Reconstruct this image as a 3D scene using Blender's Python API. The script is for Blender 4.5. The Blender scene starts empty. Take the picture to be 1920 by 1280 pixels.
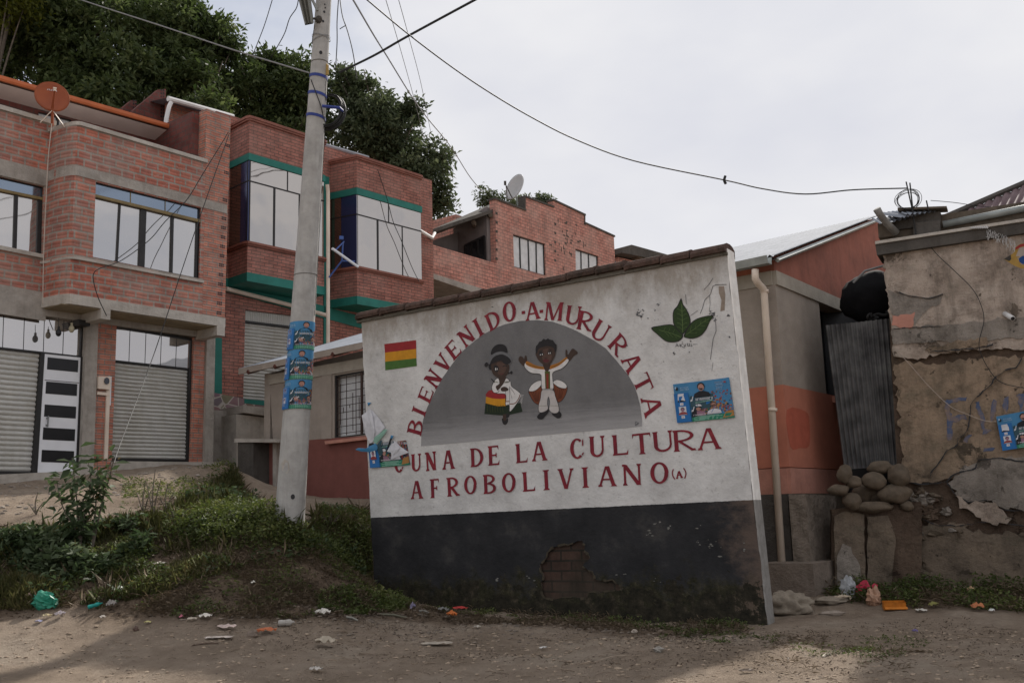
import bpy, math, random
import numpy as np
from mathutils import Vector, Matrix, noise
from mathutils.geometry import tessellate_polygon
R = math.radians
random.seed(7); rng = np.random.default_rng(7)
sc = bpy.context.scene

# ---------------------------------------------------------------- camera
FPX, PITCH, ROLL, EYE = 1867.0, 9.8, -1.75, 1.4
cd = bpy.data.cameras.new('camera'); cam = bpy.data.objects.new('camera', cd)
sc.collection.objects.link(cam); sc.camera = cam
cd.sensor_width = 36; cd.lens = 36 * FPX / 1920; cd.clip_end = 2000; cd.clip_start = .1
CM = Matrix.Rotation(R(90 + PITCH), 3, 'X') @ Matrix.Rotation(R(ROLL), 3, 'Z')
cam.matrix_world = Matrix.Translation((0, 0, EYE)) @ CM.to_4x4()
sc.render.resolution_x, sc.render.resolution_y = 1024, 682

# ---------------------------------------------------------------- light
SUN_H = Vector((.50, 1.03)); SUN_EL = 41.3
world = bpy.data.worlds.new('World'); sc.world = world; world.use_nodes = True
wn, wl = world.node_tree.nodes, world.node_tree.links
wn.clear()
wo = wn.new('ShaderNodeOutputWorld'); bg = wn.new('ShaderNodeBackground'); sky = wn.new('ShaderNodeTexSky')
sky.sky_type = 'NISHITA'; sky.sun_disc = False; sky.sun_elevation = R(SUN_EL)
sky.sun_rotation = math.atan2(SUN_H.x, SUN_H.y); sky.altitude = 1500
tc = wn.new('ShaderNodeTexCoord'); mp = wn.new('ShaderNodeMapping'); mp.inputs['Scale'].default_value = (1.6, 1.6, 3.4)
nz = wn.new('ShaderNodeTexNoise'); nz.inputs['Scale'].default_value = 1.6; nz.inputs['Detail'].default_value = 6; nz.inputs['Roughness'].default_value = .55
vd = wn.new('ShaderNodeVectorMath'); vd.operation = 'DOT_PRODUCT'; vd.inputs[1].default_value = Vector((-.47, .68, .56)).normalized()
ma = wn.new('ShaderNodeMapRange'); ma.inputs[1].default_value = .90; ma.inputs[2].default_value = 1.0; ma.inputs[3].default_value = .0; ma.inputs[4].default_value = .38
ad = wn.new('ShaderNodeMath'); ad.operation = 'SUBTRACT'
rp = wn.new('ShaderNodeValToRGB'); rp.color_ramp.elements[0].position = .10; rp.color_ramp.elements[1].position = .42
rp.color_ramp.elements[0].color = (.25, .25, .25, 1)
mx = wn.new('ShaderNodeMix'); mx.data_type = 'RGBA'
nz2 = wn.new('ShaderNodeTexNoise'); nz2.inputs['Scale'].default_value = 2.4; nz2.inputs['Detail'].default_value = 4
cr = wn.new('ShaderNodeValToRGB'); cr.color_ramp.elements[0].position = .3; cr.color_ramp.elements[1].position = .62
cr.color_ramp.elements[0].color = (7.0, 7.1, 7.7, 1); cr.color_ramp.elements[1].color = (8.1, 8.1, 8.35, 1)
wl.new(tc.outputs['Generated'], mp.inputs[0]); wl.new(mp.outputs[0], nz.inputs['Vector']); wl.new(mp.outputs[0], nz2.inputs['Vector'])
wl.new(tc.outputs['Generated'], vd.inputs[0]); wl.new(vd.outputs['Value'], ma.inputs[0])
wl.new(nz.outputs['Fac'], ad.inputs[0]); wl.new(ma.outputs[0], ad.inputs[1]); wl.new(ad.outputs[0], rp.inputs[0])
wl.new(rp.outputs[0], mx.inputs[0]); wl.new(sky.outputs[0], mx.inputs[6]); wl.new(nz2.outputs['Fac'], cr.inputs[0]); wl.new(cr.outputs[0], mx.inputs[7])
wl.new(mx.outputs[2], bg.inputs[0]); bg.inputs[1].default_value = .1; wl.new(bg.outputs[0], wo.inputs[0])
sd = bpy.data.lights.new('sun', 'SUN'); sd.energy = 5.0; sd.angle = R(2.0); sd.color = (1, .94, .86)
sun = bpy.data.objects.new('sun', sd); sc.collection.objects.link(sun); sun.location = (20, 40, 40)
sv = Vector((SUN_H.x, SUN_H.y, SUN_H.length * math.tan(R(SUN_EL)))).normalized()
sun.rotation_euler = sv.to_track_quat('Z', 'Y').to_euler()
sc.view_settings.view_transform = 'Standard'; sc.view_settings.look = 'None'
sc.view_settings.exposure = .06; sc.view_settings.gamma = 1

# ---------------------------------------------------------------- geometry helpers
def ray(u, v): return CM @ Vector(((u - 960) / FPX, (640 - v) / FPX, -1))
def G(u, v, d):
    r = ray(u, v); return Vector((0, 0, EYE)) + r * (d / r.y)
def proj(p):
    q = CM.transposed() @ (Vector(p) - Vector((0, 0, EYE)))
    return 960 - q.x / q.z * FPX, 640 + q.y / q.z * FPX
class PL:
    """vertical plane: d points to the right, n out towards the viewer"""
    def __init__(s, p, d):
        s.p = Vector(p[:2]); s.d = Vector(d).normalized(); s.n = Vector((s.d.y, -s.d.x))
    def sz(s, u, v, off=0):
        r = ray(u, v); t = ((s.p + s.n * off).dot(s.n)) / (r.x * s.n.x + r.y * s.n.y)
        X = Vector((r.x * t, r.y * t)); return Vector(((X - s.p).dot(s.d), EYE + r.z * t))
    def W(s, a, z, off=0):
        q = s.p + s.d * a + s.n * off; return Vector((q.x, q.y, z))
    def px(s, pts, off=0): return [s.sz(u, v, off) for u, v in pts]
WORLD = PL((0, 0), (1, 0))
class MB:
    def __init__(s): s.v = []; s.f = []; s.m = []
    def add(s, vs, fs, mi=0):
        b = len(s.v); s.v += [tuple(x) for x in vs]
        for f in fs: s.f.append(tuple(b + i for i in f)); s.m.append(mi)
    def flat(s, pl, pts, off, mi=0, loops=None):
        L = [[Vector((a, b, 0)) for a, b in pts]] + ([[Vector((a, b, 0)) for a, b in h] for h in loops] if loops else [])
        tr = tessellate_polygon(L); P = [q for l in L for q in l]
        out = []
        for t in tr:
            a, b, c = (P[i] for i in t)
            cr = (b - a).cross(c - a).z
            if abs(cr) < 1e-9: continue
            out.append(t if cr > 0 else (t[0], t[2], t[1]))
        s.add([pl.W(q.x, q.y, off) for q in P], out, mi)
    def prism(s, pl, pts, o0, o1, mi=0, holes=(), mside=None):
        if o0 > o1: o0, o1 = o1, o0
        pts = [tuple(p) for p in pts]; holes = [[tuple(p) for p in h] for h in holes]
        s.flat(pl, pts, o1, mi, holes)
        b = len(s.v)
        s.flat(pl, pts, o0, mi, holes)
        for k in range(len(s.f)):
            if s.f[k][0] >= b: s.f[k] = tuple(reversed(s.f[k]))
        ms = mi if mside is None else mside
        for l in [pts] + holes:
            n = len(l)
            vs = [pl.W(a, z, o1) for a, z in l] + [pl.W(a, z, o0) for a, z in l]
            ar = sum(l[i][0] * l[(i + 1) % n][1] - l[(i + 1) % n][0] * l[i][1] for i in range(n))
            ccw = ar > 0
            if l is not pts: ccw = not ccw
            fs = []
            for i in range(n):
                j = (i + 1) % n
                fs.append((j, i, n + i, n + j) if ccw else (i, j, n + j, n + i))
            s.add(vs, fs, ms)
    def bar(s, pl, a, b, w, o0, o1, mi=0):
        a, b = Vector(a), Vector(b); t = (b - a).normalized(); p = Vector((-t.y, t.x)) * w / 2
        s.prism(pl, [a - p, b - p, b + p, a + p], o0, o1, mi)
    def box(s, c, sx, sy, sz, rz=0, mi=0, tilt=None):
        M = Matrix.Rotation(rz, 3, 'Z')
        if tilt: M = M @ tilt
        vs = [Vector(c) + M @ Vector((x * sx / 2, y * sy / 2, z * sz / 2)) for x in (-1, 1) for y in (-1, 1) for z in (-1, 1)]
        s.add(vs, [(0, 1, 3, 2), (4, 6, 7, 5), (0, 4, 5, 1), (2, 3, 7, 6), (0, 2, 6, 4), (1, 5, 7, 3)], mi)
    def tube(s, pts, r, n=8, mi=0, cap=True):
        pts = [Vector(p) for p in pts]; m = len(pts)
        rs = r if isinstance(r, (list, tuple)) else [r] * m
        t0 = (pts[1] - pts[0]).normalized()
        ux = t0.cross(Vector((0, 0, 1)));
        if ux.length < .05: ux = t0.cross(Vector((1, 0, 0)))
        ux.normalize(); vs = []
        for i, p in enumerate(pts):
            t = (pts[min(i + 1, m - 1)] - pts[max(i - 1, 0)]).normalized()
            ux = (ux - t * ux.dot(t)).normalized(); uy = t.cross(ux)
            for k in range(n):
                a = 2 * math.pi * k / n; vs.append(p + (ux * math.cos(a) + uy * math.sin(a)) * rs[i])
        fs = [(i * n + k, i * n + (k + 1) % n, (i + 1) * n + (k + 1) % n, (i + 1) * n + k) for i in range(m - 1) for k in range(n)]
        if cap: fs += [tuple(range(n))[::-1], tuple((m - 1) * n + k for k in range(n))]
        s.add(vs, fs, mi)
    def grid(s, fn, nu, nv, mi=0):
        b = [fn(i / nu, j / nv) for j in range(nv + 1) for i in range(nu + 1)]
        s.add(b, [(j * (nu + 1) + i, j * (nu + 1) + i + 1, (j + 1) * (nu + 1) + i + 1, (j + 1) * (nu + 1) + i) for j in range(nv) for i in range(nu)], mi)
    def blob(s, c, rx, ry, rz, seed=0, amp=.15, n=12, m=8, rot=None, mi=0, freq=1.6):
        vs = []; c = Vector(c); rot = rot or Matrix.Identity(3)
        for j in range(m + 1):
            th = math.pi * j / m
            for i in range(n):
                ph = 2 * math.pi * i / n
                d = Vector((math.sin(th) * math.cos(ph), math.sin(th) * math.sin(ph), math.cos(th)))
                k = 1 + amp * noise.noise(d * freq + Vector((seed * 3.7, seed, 0))) * 2
                vs.append(c + rot @ Vector((d.x * rx * k, d.y * ry * k, d.z * rz * k)))
        s.add(vs, [(j * n + i, (j + 1) * n + i, (j + 1) * n + (i + 1) % n, j * n + (i + 1) % n) for j in range(m) for i in range(n)], mi)
def rootloc(p):
    q = Vector((0, 0, 0))
    while p is not None: q += Vector(p.location); p = p.parent
    return q
def tag(o, label=None, cat=None, group=None, kind=None):
    if label: o['label'] = label
    if cat: o['category'] = cat
    if group: o['group'] = group
    if kind: o['kind'] = kind
    return o
def obj(name, mb, mats, parent=None, pl=None, smooth=False, label=None, cat=None, group=None, kind=None, base=None):
    me = bpy.data.meshes.new(name)
    V = np.array([tuple(x) for x in mb.v], dtype=float).reshape(-1, 3)
    if parent is not None: loc = rootloc(parent)
    elif base is not None: loc = Vector(base)
    elif kind == 'structure' or kind == 'stuff': loc = Vector((0, 0, 0))
    else: loc = Vector((float(V[:, 0].mean()), float(V[:, 1].mean()), float(V[:, 2].min())))
    me.from_pydata((V - np.array(loc)).tolist(), [], mb.f)
    if not isinstance(mats, (list, tuple)): mats = [mats]
    for m in mats: me.materials.append(m)
    me.polygons.foreach_set('material_index', mb.m)
    pl = pl or WORLD
    uv = me.uv_layers.new(name='UVMap')
    nl = len(me.loops); vi = np.empty(nl, dtype=np.int32); me.loops.foreach_get('vertex_index', vi)
    npoly = len(me.polygons); no = np.empty(npoly * 3); me.polygons.foreach_get('normal', no); no = no.reshape(-1, 3)
    lt = np.empty(npoly, dtype=np.int32); me.polygons.foreach_get('loop_total', lt)
    X = V[vi]; D = np.array([pl.d.x, pl.d.y, 0]); N = np.array([pl.n.x, pl.n.y, 0])
    P0 = np.array([pl.p.x, pl.p.y, 0])
    a = (X - P0) @ D; b = (X - P0) @ N; z = X[:, 2]
    nd = np.abs(no @ D); nn = np.abs(no @ N); nzv = np.abs(no[:, 2])
    ax = np.where((nzv >= nd) & (nzv >= nn), 2, np.where(nd > nn, 1, 0)); axl = np.repeat(ax, lt)
    U = np.where(axl == 1, b, a); Vv = np.where(axl == 2, b, z)
    uv.data.foreach_set('uv', np.stack([U, Vv], 1).ravel())
    if smooth: me.polygons.foreach_set('use_smooth', [True] * npoly)
    me.update()
    o = bpy.data.objects.new(name, me); sc.collection.objects.link(o)
    if parent is not None: o.parent = parent
    else: o.location = loc
    return tag(o, label, cat, group, kind)
def thing(name, label, cat, loc, group=None):
    o = bpy.data.objects.new(name, None); sc.collection.objects.link(o); o.location = loc
    o.empty_display_size = .3
    return tag(o, label, cat, group)
def sm(pts, n=5, closed=True):
    P = [Vector(p) for p in pts]; N = len(P); out = []
    for i in range(N if closed else N - 1):
        g = lambda k: P[k % N] if closed else P[max(0, min(N - 1, k))]
        a, b, c, d = g(i - 1), g(i), g(i + 1), g(i + 2)
        for j in range(n):
            t = j / n
            out.append(.5 * ((2 * b) + (c - a) * t + (2 * a - 5 * b + 4 * c - d) * t * t + (3 * b - a - 3 * c + d) * t ** 3))
    if not closed: out.append(P[-1])
    return out

# ---------------------------------------------------------------- material helpers
class MT:
    def __init__(s, name, rough=.85, spec=.3, metal=0):
        s.m = bpy.data.materials.new(name); s.m.use_nodes = True
        s.n = s.m.node_tree.nodes; s.l = s.m.node_tree.links; s.b = s.n['Principled BSDF']
        s.b.inputs['Roughness'].default_value = rough; s.b.inputs['Specular IOR Level'].default_value = spec
        s.b.inputs['Metallic'].default_value = metal; s._c = None
    def co(s, kind='Object', scale=(1, 1, 1)):
        t = s.n.new('ShaderNodeTexCoord'); m = s.n.new('ShaderNodeMapping'); m.inputs['Scale'].default_value = scale
        s.l.new(t.outputs[kind], m.inputs[0]); return m.outputs[0]
    def noise(s, scale, detail=4, rough=.55, vec=None, dist=0):
        t = s.n.new('ShaderNodeTexNoise'); t.inputs['Scale'].default_value = scale; t.inputs['Detail'].default_value = detail
        t.inputs['Roughness'].default_value = rough; t.inputs['Distortion'].default_value = dist
        s.l.new(vec or s.co(), t.inputs['Vector']); return t.outputs['Fac']
    def ramp(s, f, stops):
        r = s.n.new('ShaderNodeValToRGB'); e = r.color_ramp.elements
        while len(e) < len(stops): e.new(.5)
        for k, (p, c) in enumerate(stops):
            e[k].position = p; c = (c, c, c) if not isinstance(c, (tuple, list)) else c; e[k].color = (*c, 1)
        s.l.new(f, r.inputs[0]); return r.outputs[0]
    def mix(s, f, a, b, mode='MIX'):
        m = s.n.new('ShaderNodeMix'); m.data_type = 'RGBA'; m.blend_type = mode
        for i, x in ((0, f), (6, a), (7, b)):
            if isinstance(x, (tuple, list)): m.inputs[i].default_value = (*x, 1)
            elif isinstance(x, (int, float)): m.inputs[i].default_value = x if i == 0 else (x, x, x, 1)
            else: s.l.new(x, m.inputs[i])
        return m.outputs[2]
    def math(s, op, a, b=0.0):
        m = s.n.new('ShaderNodeMath'); m.operation = op
        for i, x in enumerate((a, b)):
            if isinstance(x, (int, float)): m.inputs[i].default_value = x
            else: s.l.new(x, m.inputs[i])
        return m.outputs[0]
    def sep(s, vec):
        m = s.n.new('ShaderNodeSeparateXYZ'); s.l.new(vec, m.inputs[0]); return m.outputs
    def color(s, c):
        if isinstance(c, (tuple, list)): s.b.inputs['Base Color'].default_value = (*c, 1)
        else: s.l.new(c, s.b.inputs['Base Color'])
        return s
    def bump(s, f, dist=.01, strength=1):
        b = s.n.new('ShaderNodeBump'); b.inputs['Distance'].default_value = dist; b.inputs['Strength'].default_value = strength
        s.l.new(f, b.inputs['Height'])
        if s._c: s.l.new(s._c, b.inputs['Normal'])
        s._c = b.outputs[0]; s.l.new(s._c, s.b.inputs['Normal']); return s
def simple(name, c, rough=.8, var=.18, scale=6, spec=.3, metal=0, bump=0, c2=None):
    t = MT(name, rough, spec, metal)
    f = t.noise(scale, 5)
    d = c2 or tuple(x * (1 - var) for x in c); e = tuple(min(1, x * (1 + var)) for x in c)
    t.color(t.ramp(f, [(.3, d), (.7, e if not c2 else c)]))
    if bump: t.bump(t.noise(scale * 6, 4), bump)
    return t.m
def brickmat(name, c1, c2, mortar, bw, bh, ms=.012, dirt=(.30, .27, .24), dirtamt=.35, dark=None, ribs=False):
    t = MT(name, .9, .2); uv = t.co('UV')
    # slightly uneven courses
    nzv = t.n.new('ShaderNodeTexNoise'); nzv.inputs['Scale'].default_value = 2.5; t.l.new(uv, nzv.inputs['Vector'])
    vm = t.n.new('ShaderNodeVectorMath'); vm.operation = 'SCALE'; vm.inputs['Scale'].default_value = .022
    vs = t.n.new('ShaderNodeVectorMath'); vs.operation = 'SUBTRACT'; vs.inputs[1].default_value = (.5, .5, .5)
    va = t.n.new('ShaderNodeVectorMath'); va.operation = 'ADD'
    t.l.new(nzv.outputs['Color'], vs.inputs[0]); t.l.new(vs.outputs[0], vm.inputs[0]); t.l.new(vm.outputs[0], va.inputs[0]); t.l.new(uv, va.inputs[1])
    b = t.n.new('ShaderNodeTexBrick'); t.l.new(va.outputs[0], b.inputs['Vector'])
    b.inputs['Scale'].default_value = 1; b.inputs['Mortar Size'].default_value = ms; b.inputs['Mortar Smooth'].default_value = .25
    b.inputs['Brick Width'].default_value = bw; b.inputs['Row Height'].default_value = bh; b.inputs['Bias'].default_value = -.1
    b.inputs['Color1'].default_value = (*c1, 1); b.inputs['Color2'].default_value = (*c2, 1); b.inputs['Mortar'].default_value = (*mortar, 1)
    sp = t.noise(30, 4, .6, uv)
    c = t.mix(.5, b.outputs['Color'], t.ramp(sp, [(.3, .6), (.7, 1.0)]), 'MULTIPLY')
    c = t.mix(1.0, c, t.ramp(t.noise(3.4, 3, .6, uv), [(.32, .72), (.55, 1.0), (.72, 1.18)]), 'MULTIPLY')
    big = t.ramp(t.noise(.9, 6, .65, uv), [(.42, 0), (.68, dirtamt)])
    c = t.mix(big, c, dirt)
    c = t.mix(t.ramp(t.noise(2.4, 6, .75, t.co('UV', (2.2, .22, 1))), [(.48, 0), (.70, .38)]), c, tuple(x * .45 for x in dirt))
    if dark: c = t.mix(t.ramp(t.noise(1.6, 6, .7, t.co('UV', (1.5, .5, 1))), [(.5, 0), (.72, .6)]), c, dark)
    if ribs:
        w = t.n.new('ShaderNodeTexWave'); w.bands_direction = 'Y'; w.inputs['Scale'].default_value = .314 * 4 / bh / 2 ; w.inputs['Distortion'].default_value = .6; w.inputs['Detail'].default_value = 1; t.l.new(va.outputs[0], w.inputs['Vector'])
        c = t.mix(t.math('MULTIPLY', t.math('SUBTRACT', 1, b.outputs['Fac']), .75), c, t.ramp(w.outputs['Fac'], [(.1, .70), (.5, 1.0)]), 'MULTIPLY')
        t.bump(w.outputs['Fac'], .006)
        sm_ = t.ramp(t.noise(7, 6, .8, uv), [(.56, 0), (.66, .75)]); c = t.mix(sm_, c, mortar)
    t.color(c)
    t.bump(b.outputs['Fac'], .012, -1); t.bump(sp, .004)
    return t.m
def stained(name, c, stain, amt=.5, scale=1.2, rough=.9, bump=.006, streak=True, c2=None):
    """plaster / concrete with blotches, streaks and fine grain"""
    t = MT(name, rough, .2)
    uv = t.co('UV')
    base = t.ramp(t.noise(scale * 3, 6, .65, uv), [(.3, c2 or tuple(x * .8 for x in c)), (.65, c)])
    base = t.mix(t.ramp(t.noise(scale, 7, .7, uv), [(.45, 0), (.7, amt)]), base, stain)
    if streak: base = t.mix(t.ramp(t.noise(scale * 2, 5, .6, t.co('UV', (3, .3, 1))), [(.5, 0), (.75, amt * .7)]), base, stain)
    base = t.mix(t.ramp(t.noise(40, 3, .6, uv), [(.62, 0), (.75, amt * .6)]), base, tuple(x * .5 for x in stain))
    t.color(base); t.bump(t.noise(25, 6, .7, uv), bump); t.bump(t.noise(4, 4, .5, uv), bump * 3)
    return t.m
def glass(name, tint=(.62, .60, .58), rough=.03, wav=.0012, metal=.85):
    t = MT(name, rough, .8, metal); t.color(tint); t.bump(t.noise(.8, 2), wav * 8); return t.m
def leafmat(name, c1, c2, c3, rough=.62, trans=.35, clump=.9):
    m = bpy.data.materials.new(name); m.use_nodes = True; n, l = m.node_tree.nodes, m.node_tree.links; n.clear()
    o = n.new('ShaderNodeOutputMaterial'); p = n.new('ShaderNodeBsdfPrincipled'); tr = n.new('ShaderNodeBsdfTranslucent'); mxs = n.new('ShaderNodeMixShader')
    g = n.new('ShaderNodeNewGeometry'); r = n.new('ShaderNodeValToRGB'); e = r.color_ramp.elements; e.new(.5)
    for k, (q, c) in enumerate(((0, c1), (.6, c2), (1, c3))): e[k].position = q; e[k].color = (*c, 1)
    tcn = n.new('ShaderNodeTexCoord'); nn_ = n.new('ShaderNodeTexNoise'); nn_.inputs['Scale'].default_value = clump; nn_.inputs['Detail'].default_value = 3; l.new(tcn.outputs['Object'], nn_.inputs['Vector'])
    mr = n.new('ShaderNodeMapRange'); mr.inputs[1].default_value = .32; mr.inputs[2].default_value = .68; l.new(nn_.outputs['Fac'], mr.inputs[0])
    mxf = n.new('ShaderNodeMix'); mxf.inputs[0].default_value = .5; l.new(g.outputs['Random Per Island'], mxf.inputs[2]); l.new(mr.outputs[0], mxf.inputs[3])
    l.new(mxf.outputs[0], r.inputs[0]); l.new(r.outputs[0], p.inputs['Base Color'])
    hs = n.new('ShaderNodeHueSaturation'); hs.inputs['Value'].default_value = 1.25; hs.inputs['Saturation'].default_value = 1.15; l.new(r.outputs[0], hs.inputs['Color']); l.new(hs.outputs[0], tr.inputs[0])
    p.inputs['Roughness'].default_value = rough; p.inputs['Specular IOR Level'].default_value = .22
    mxs.inputs[0].default_value = trans; l.new(p.outputs[0], mxs.inputs[1]); l.new(tr.outputs[0], mxs.inputs[2]); l.new(mxs.outputs[0], o.inputs[0])
    return m
# ---------------------------------------------------------------- materials
M = {}
M['brickA'] = brickmat('orange_brick', (.56, .20, .135), (.38, .125, .095), (.33, .29, .25), .27, .165, .020, dirt=(.36, .31, .27), dirtamt=.5, ribs=True)
M['brickA2'] = brickmat('orange_brick_small', (.62, .25, .17), (.46, .17, .12), (.26, .22, .19), .25, .108, .013, dirt=(.38, .31, .27), dirtamt=.3, ribs=True)
M['brickB'] = brickmat('trim_brick', (.42, .175, .135), (.30, .12, .095), (.10, .07, .06), .25, .084, .010, dirt=(.42, .28, .235), dirtamt=.35)
M['brickC'] = brickmat('weathered_brick', (.62, .285, .225), (.50, .215, .17), (.22, .135, .11), .28, .125, .014, dirt=(.52, .37, .31), dirtamt=.5, dark=(.20, .14, .12))
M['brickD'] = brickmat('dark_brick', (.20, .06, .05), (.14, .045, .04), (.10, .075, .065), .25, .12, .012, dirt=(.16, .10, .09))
M['brickE'] = brickmat('old_mossy_brick', (.085, .050, .038), (.052, .034, .027), (.030, .026, .021), .30, .13, .014, dirt=(.060, .048, .036), dirtamt=.9, dark=(.018, .018, .013))
M['conc'] = stained('grey_concrete', (.40, .365, .325), (.17, .15, .13), .6, 1.5, bump=.012)
M['conclt'] = stained('pale_concrete', (.50, .46, .41), (.24, .215, .18), .55, 1.5, bump=.012)
M['concyel'] = stained('yellowish_soffit', (.33, .27, .18), (.14, .12, .09), .6, 2)
M['rough'] = stained('rough_poured_concrete', (.27, .225, .185), (.10, .085, .065), .75, 2.2, bump=.03)
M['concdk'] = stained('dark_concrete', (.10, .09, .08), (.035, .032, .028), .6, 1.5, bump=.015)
M['plgrey'] = stained('cement_render', (.36, .31, .265), (.22, .19, .16), .35, .9, streak=True)
M['cream'] = stained('cream_paint', (.42, .38, .32), (.22, .19, .16), .4, 1.2)
M['salmon'] = stained('salmon_paint', (.50, .19, .125), (.34, .13, .09), .3, .8, bump=.003)
M['gable'] = stained('faded_shaded_gable', (.36, .135, .095), (.15, .07, .055), .6, 1.0)  # faded salmon, darkened further to carry the roof overhang's shade
M['salmondk'] = stained('salmon_patch', (.46, .12, .075), (.36, .10, .065), .4, 2, bump=.004)
M['salmonlt'] = stained('faded_salmon', (.52, .25, .19), (.32, .16, .12), .5, 1.5)
M['oxide'] = stained('oxide_red_paint', (.22, .085, .07), (.15, .06, .05), .4, 1, bump=.003)
M['white'] = simple('white_paint', (.72, .73, .76), .4, .05, 3)
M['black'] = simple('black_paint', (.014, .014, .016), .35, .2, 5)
M['frame'] = simple('dark_window_frame', (.022, .021, .021), .45, .2, 8)
M['gold'] = simple('bronze_rail', (.20, .145, .06), .5, .2, 5)
M['glass'] = glass('mirror_glass', (.52, .50, .485))
M['glassW'] = glass('pale_mirror_glass', (.46, .43, .405), wav=.002)
M['glassB'] = glass('blue_grey_glass', (.22, .27, .34), .08)
M['glassV'] = glass('deep_blue_glass', (.04, .055, .14), .15, metal=.5)
M['glassD'] = glass('dark_glass', (.10, .10, .11), .1)
M['curtain'] = simple('white_curtain', (.60, .61, .62), .9, .12, 4)
M['shut'] = stained('galvanised_shutter', (.52, .515, .485), (.27, .235, .18), .5, 1.1, rough=.5, bump=.001)
M['corr'] = simple('corrugated_zinc', (.30, .31, .32), .45, .2, 3, metal=.5, c2=(.2, .2, .2))
M['corrdk'] = simple('old_dark_zinc', (.15, .148, .145), .65, .3, 4, metal=.15, c2=(.045, .044, .045))
M['rooflt'] = simple('bright_zinc_roof', (.30, .32, .36), .8, .15, 3, metal=0, c2=(.20, .22, .25), spec=.1)
M['roofred'] = simple('old_red_zinc_roof', (.10, .06, .065), .75, .3, 2.5, c2=(.17, .12, .125))
M['orange'] = simple('orange_gutter', (.46, .125, .045), .5, .15, 3)
M['pinksof'] = simple('pale_pink_soffit', (.80, .70, .69), .8, .07, 2)
M['teal'] = simple('teal_paint', (.018, .155, .125), .6, .15, 3)
M['cornice'] = simple('oxide_cornice', (.22, .085, .06), .6, .2, 5)
M['pvc'] = simple('cream_pvc', (.74, .64, .54), .45, .12, 2, c2=(.60, .50, .41))
M['pvcw'] = simple('white_pvc', (.62, .61, .60), .45, .12, 2)
M['zincgut'] = simple('zinc_gutter', (.28, .30, .29), .45, .25, 4, metal=.4)
M['wood'] = simple('weathered_wood', (.10, .08, .06), .85, .3, 8, bump=.004)
M['stone'] = simple('river_stone', (.155, .118, .083), .8, .25, 5, c2=(.07, .054, .038), bump=.01)
M['rock'] = stained('rough_rock', (.30, .255, .20), (.15, .125, .10), .5, 4, bump=.015)
M['wire'] = simple('black_cable', (.02, .02, .02), .6, .1)
M['wiregrey'] = simple('grey_cable', (.22, .22, .22), .6, .1)
M['rope'] = simple('pale_cord', (.40, .33, .28), .8, .1)
M['blueband'] = simple('blue_strap', (.03, .05, .22), .6, .2)
M['polec'] = stained('pole_concrete', (.43, .42, .40), (.20, .19, .175), .5, 2.2, bump=.004)
M['bluesteel'] = simple('blue_steel', (.05, .10, .30), .5, .2)
M['dishor'] = simple('orange_dish', (.31, .075, .022), .55, .12, 3, c2=(.22, .05, .017))
M['dishgr'] = simple('grey_dish', (.50, .50, .50), .5, .08, 3)
M['bark'] = simple('bark', (.12, .10, .08), .9, .3, 6, bump=.01)
M['leafT'] = leafmat('tree_leaf', (.022, .036, .013), (.070, .095, .036), (.17, .20, .09))
M['leafT2'] = leafmat('mango_leaf', (.026, .038, .019), (.076, .096, .050), (.17, .19, .115))
M['leafY'] = leafmat('sunny_leaf', (.05, .06, .01), (.10, .11, .018), (.17, .16, .03), trans=.5)
M['leafG'] = leafmat('weed_leaf', (.034, .050, .015), (.095, .118, .038), (.24, .24, .10))
M['leafP'] = leafmat('plant_leaf', (.035, .055, .026), (.07, .098, .048), (.15, .18, .11))
M['leafR'] = leafmat('young_leaf', (.09, .06, .03), (.14, .10, .04), (.12, .13, .05))
M['grass'] = leafmat('grass_blade', (.050, .058, .020), (.105, .105, .042), (.24, .20, .10))
M['dry'] = leafmat('dry_straw', (.12, .09, .06), (.20, .155, .105), (.34, .27, .19), trans=.15)
def red_letter():
    t = MT('crimson_lettering', .6, .3); f = t.noise(9, 5)
    t.color(t.ramp(f, [(.3, (.13, .008, .018)), (.55, (.195, .010, .022)), (.75, (.25, .025, .032))])); return t.m
M['red'] = red_letter()
def flatc(name, c, r=.7): return simple(name, c, r, .12, 14)
# dirt ground
def dirt():
    t = MT('bare_earth', .95, .15); c0 = t.co('Object')
    a = t.ramp(t.noise(.8, 7, .6, c0), [(.3, (.29, .225, .165)), (.5, (.40, .315, .24)), (.7, (.49, .405, .32))])
    a = t.mix(t.ramp(t.noise(6, 6, .7, c0), [(.4, .0), (.7, .5)]), a, (.20, .155, .12))
    v = t.n.new('ShaderNodeTexVoronoi'); v.inputs['Scale'].default_value = 16; t.l.new(c0, v.inputs['Vector'])
    a = t.mix(t.ramp(v.outputs['Distance'], [(.05, .35), (.14, 0)]), a, (.46, .40, .33))
    v2 = t.n.new('ShaderNodeTexVoronoi'); v2.inputs['Scale'].default_value = 34; t.l.new(c0, v2.inputs['Vector'])
    a = t.mix(t.ramp(v2.outputs['Distance'], [(.08, .6), (.16, 0)]), a, (.13, .10, .08))
    at = t.n.new('ShaderNodeAttribute'); at.attribute_name = 'soil'
    a = t.mix(at.outputs['Fac'], a, t.ramp(t.noise(5, 6, .7, c0), [(.3, (.070, .048, .031)), (.55, (.15, .105, .070)), (.75, (.27, .20, .14))]))
    t.color(a)
    t.bump(t.noise(3, 8, .75, c0), .12); t.bump(t.noise(11, 7, .8, c0), .08); t.bump(v.outputs['Distance'], .014, -1); t.bump(t.noise(45, 5, .75, c0), .02)
    return t.m
M['dirt'] = dirt()
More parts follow.
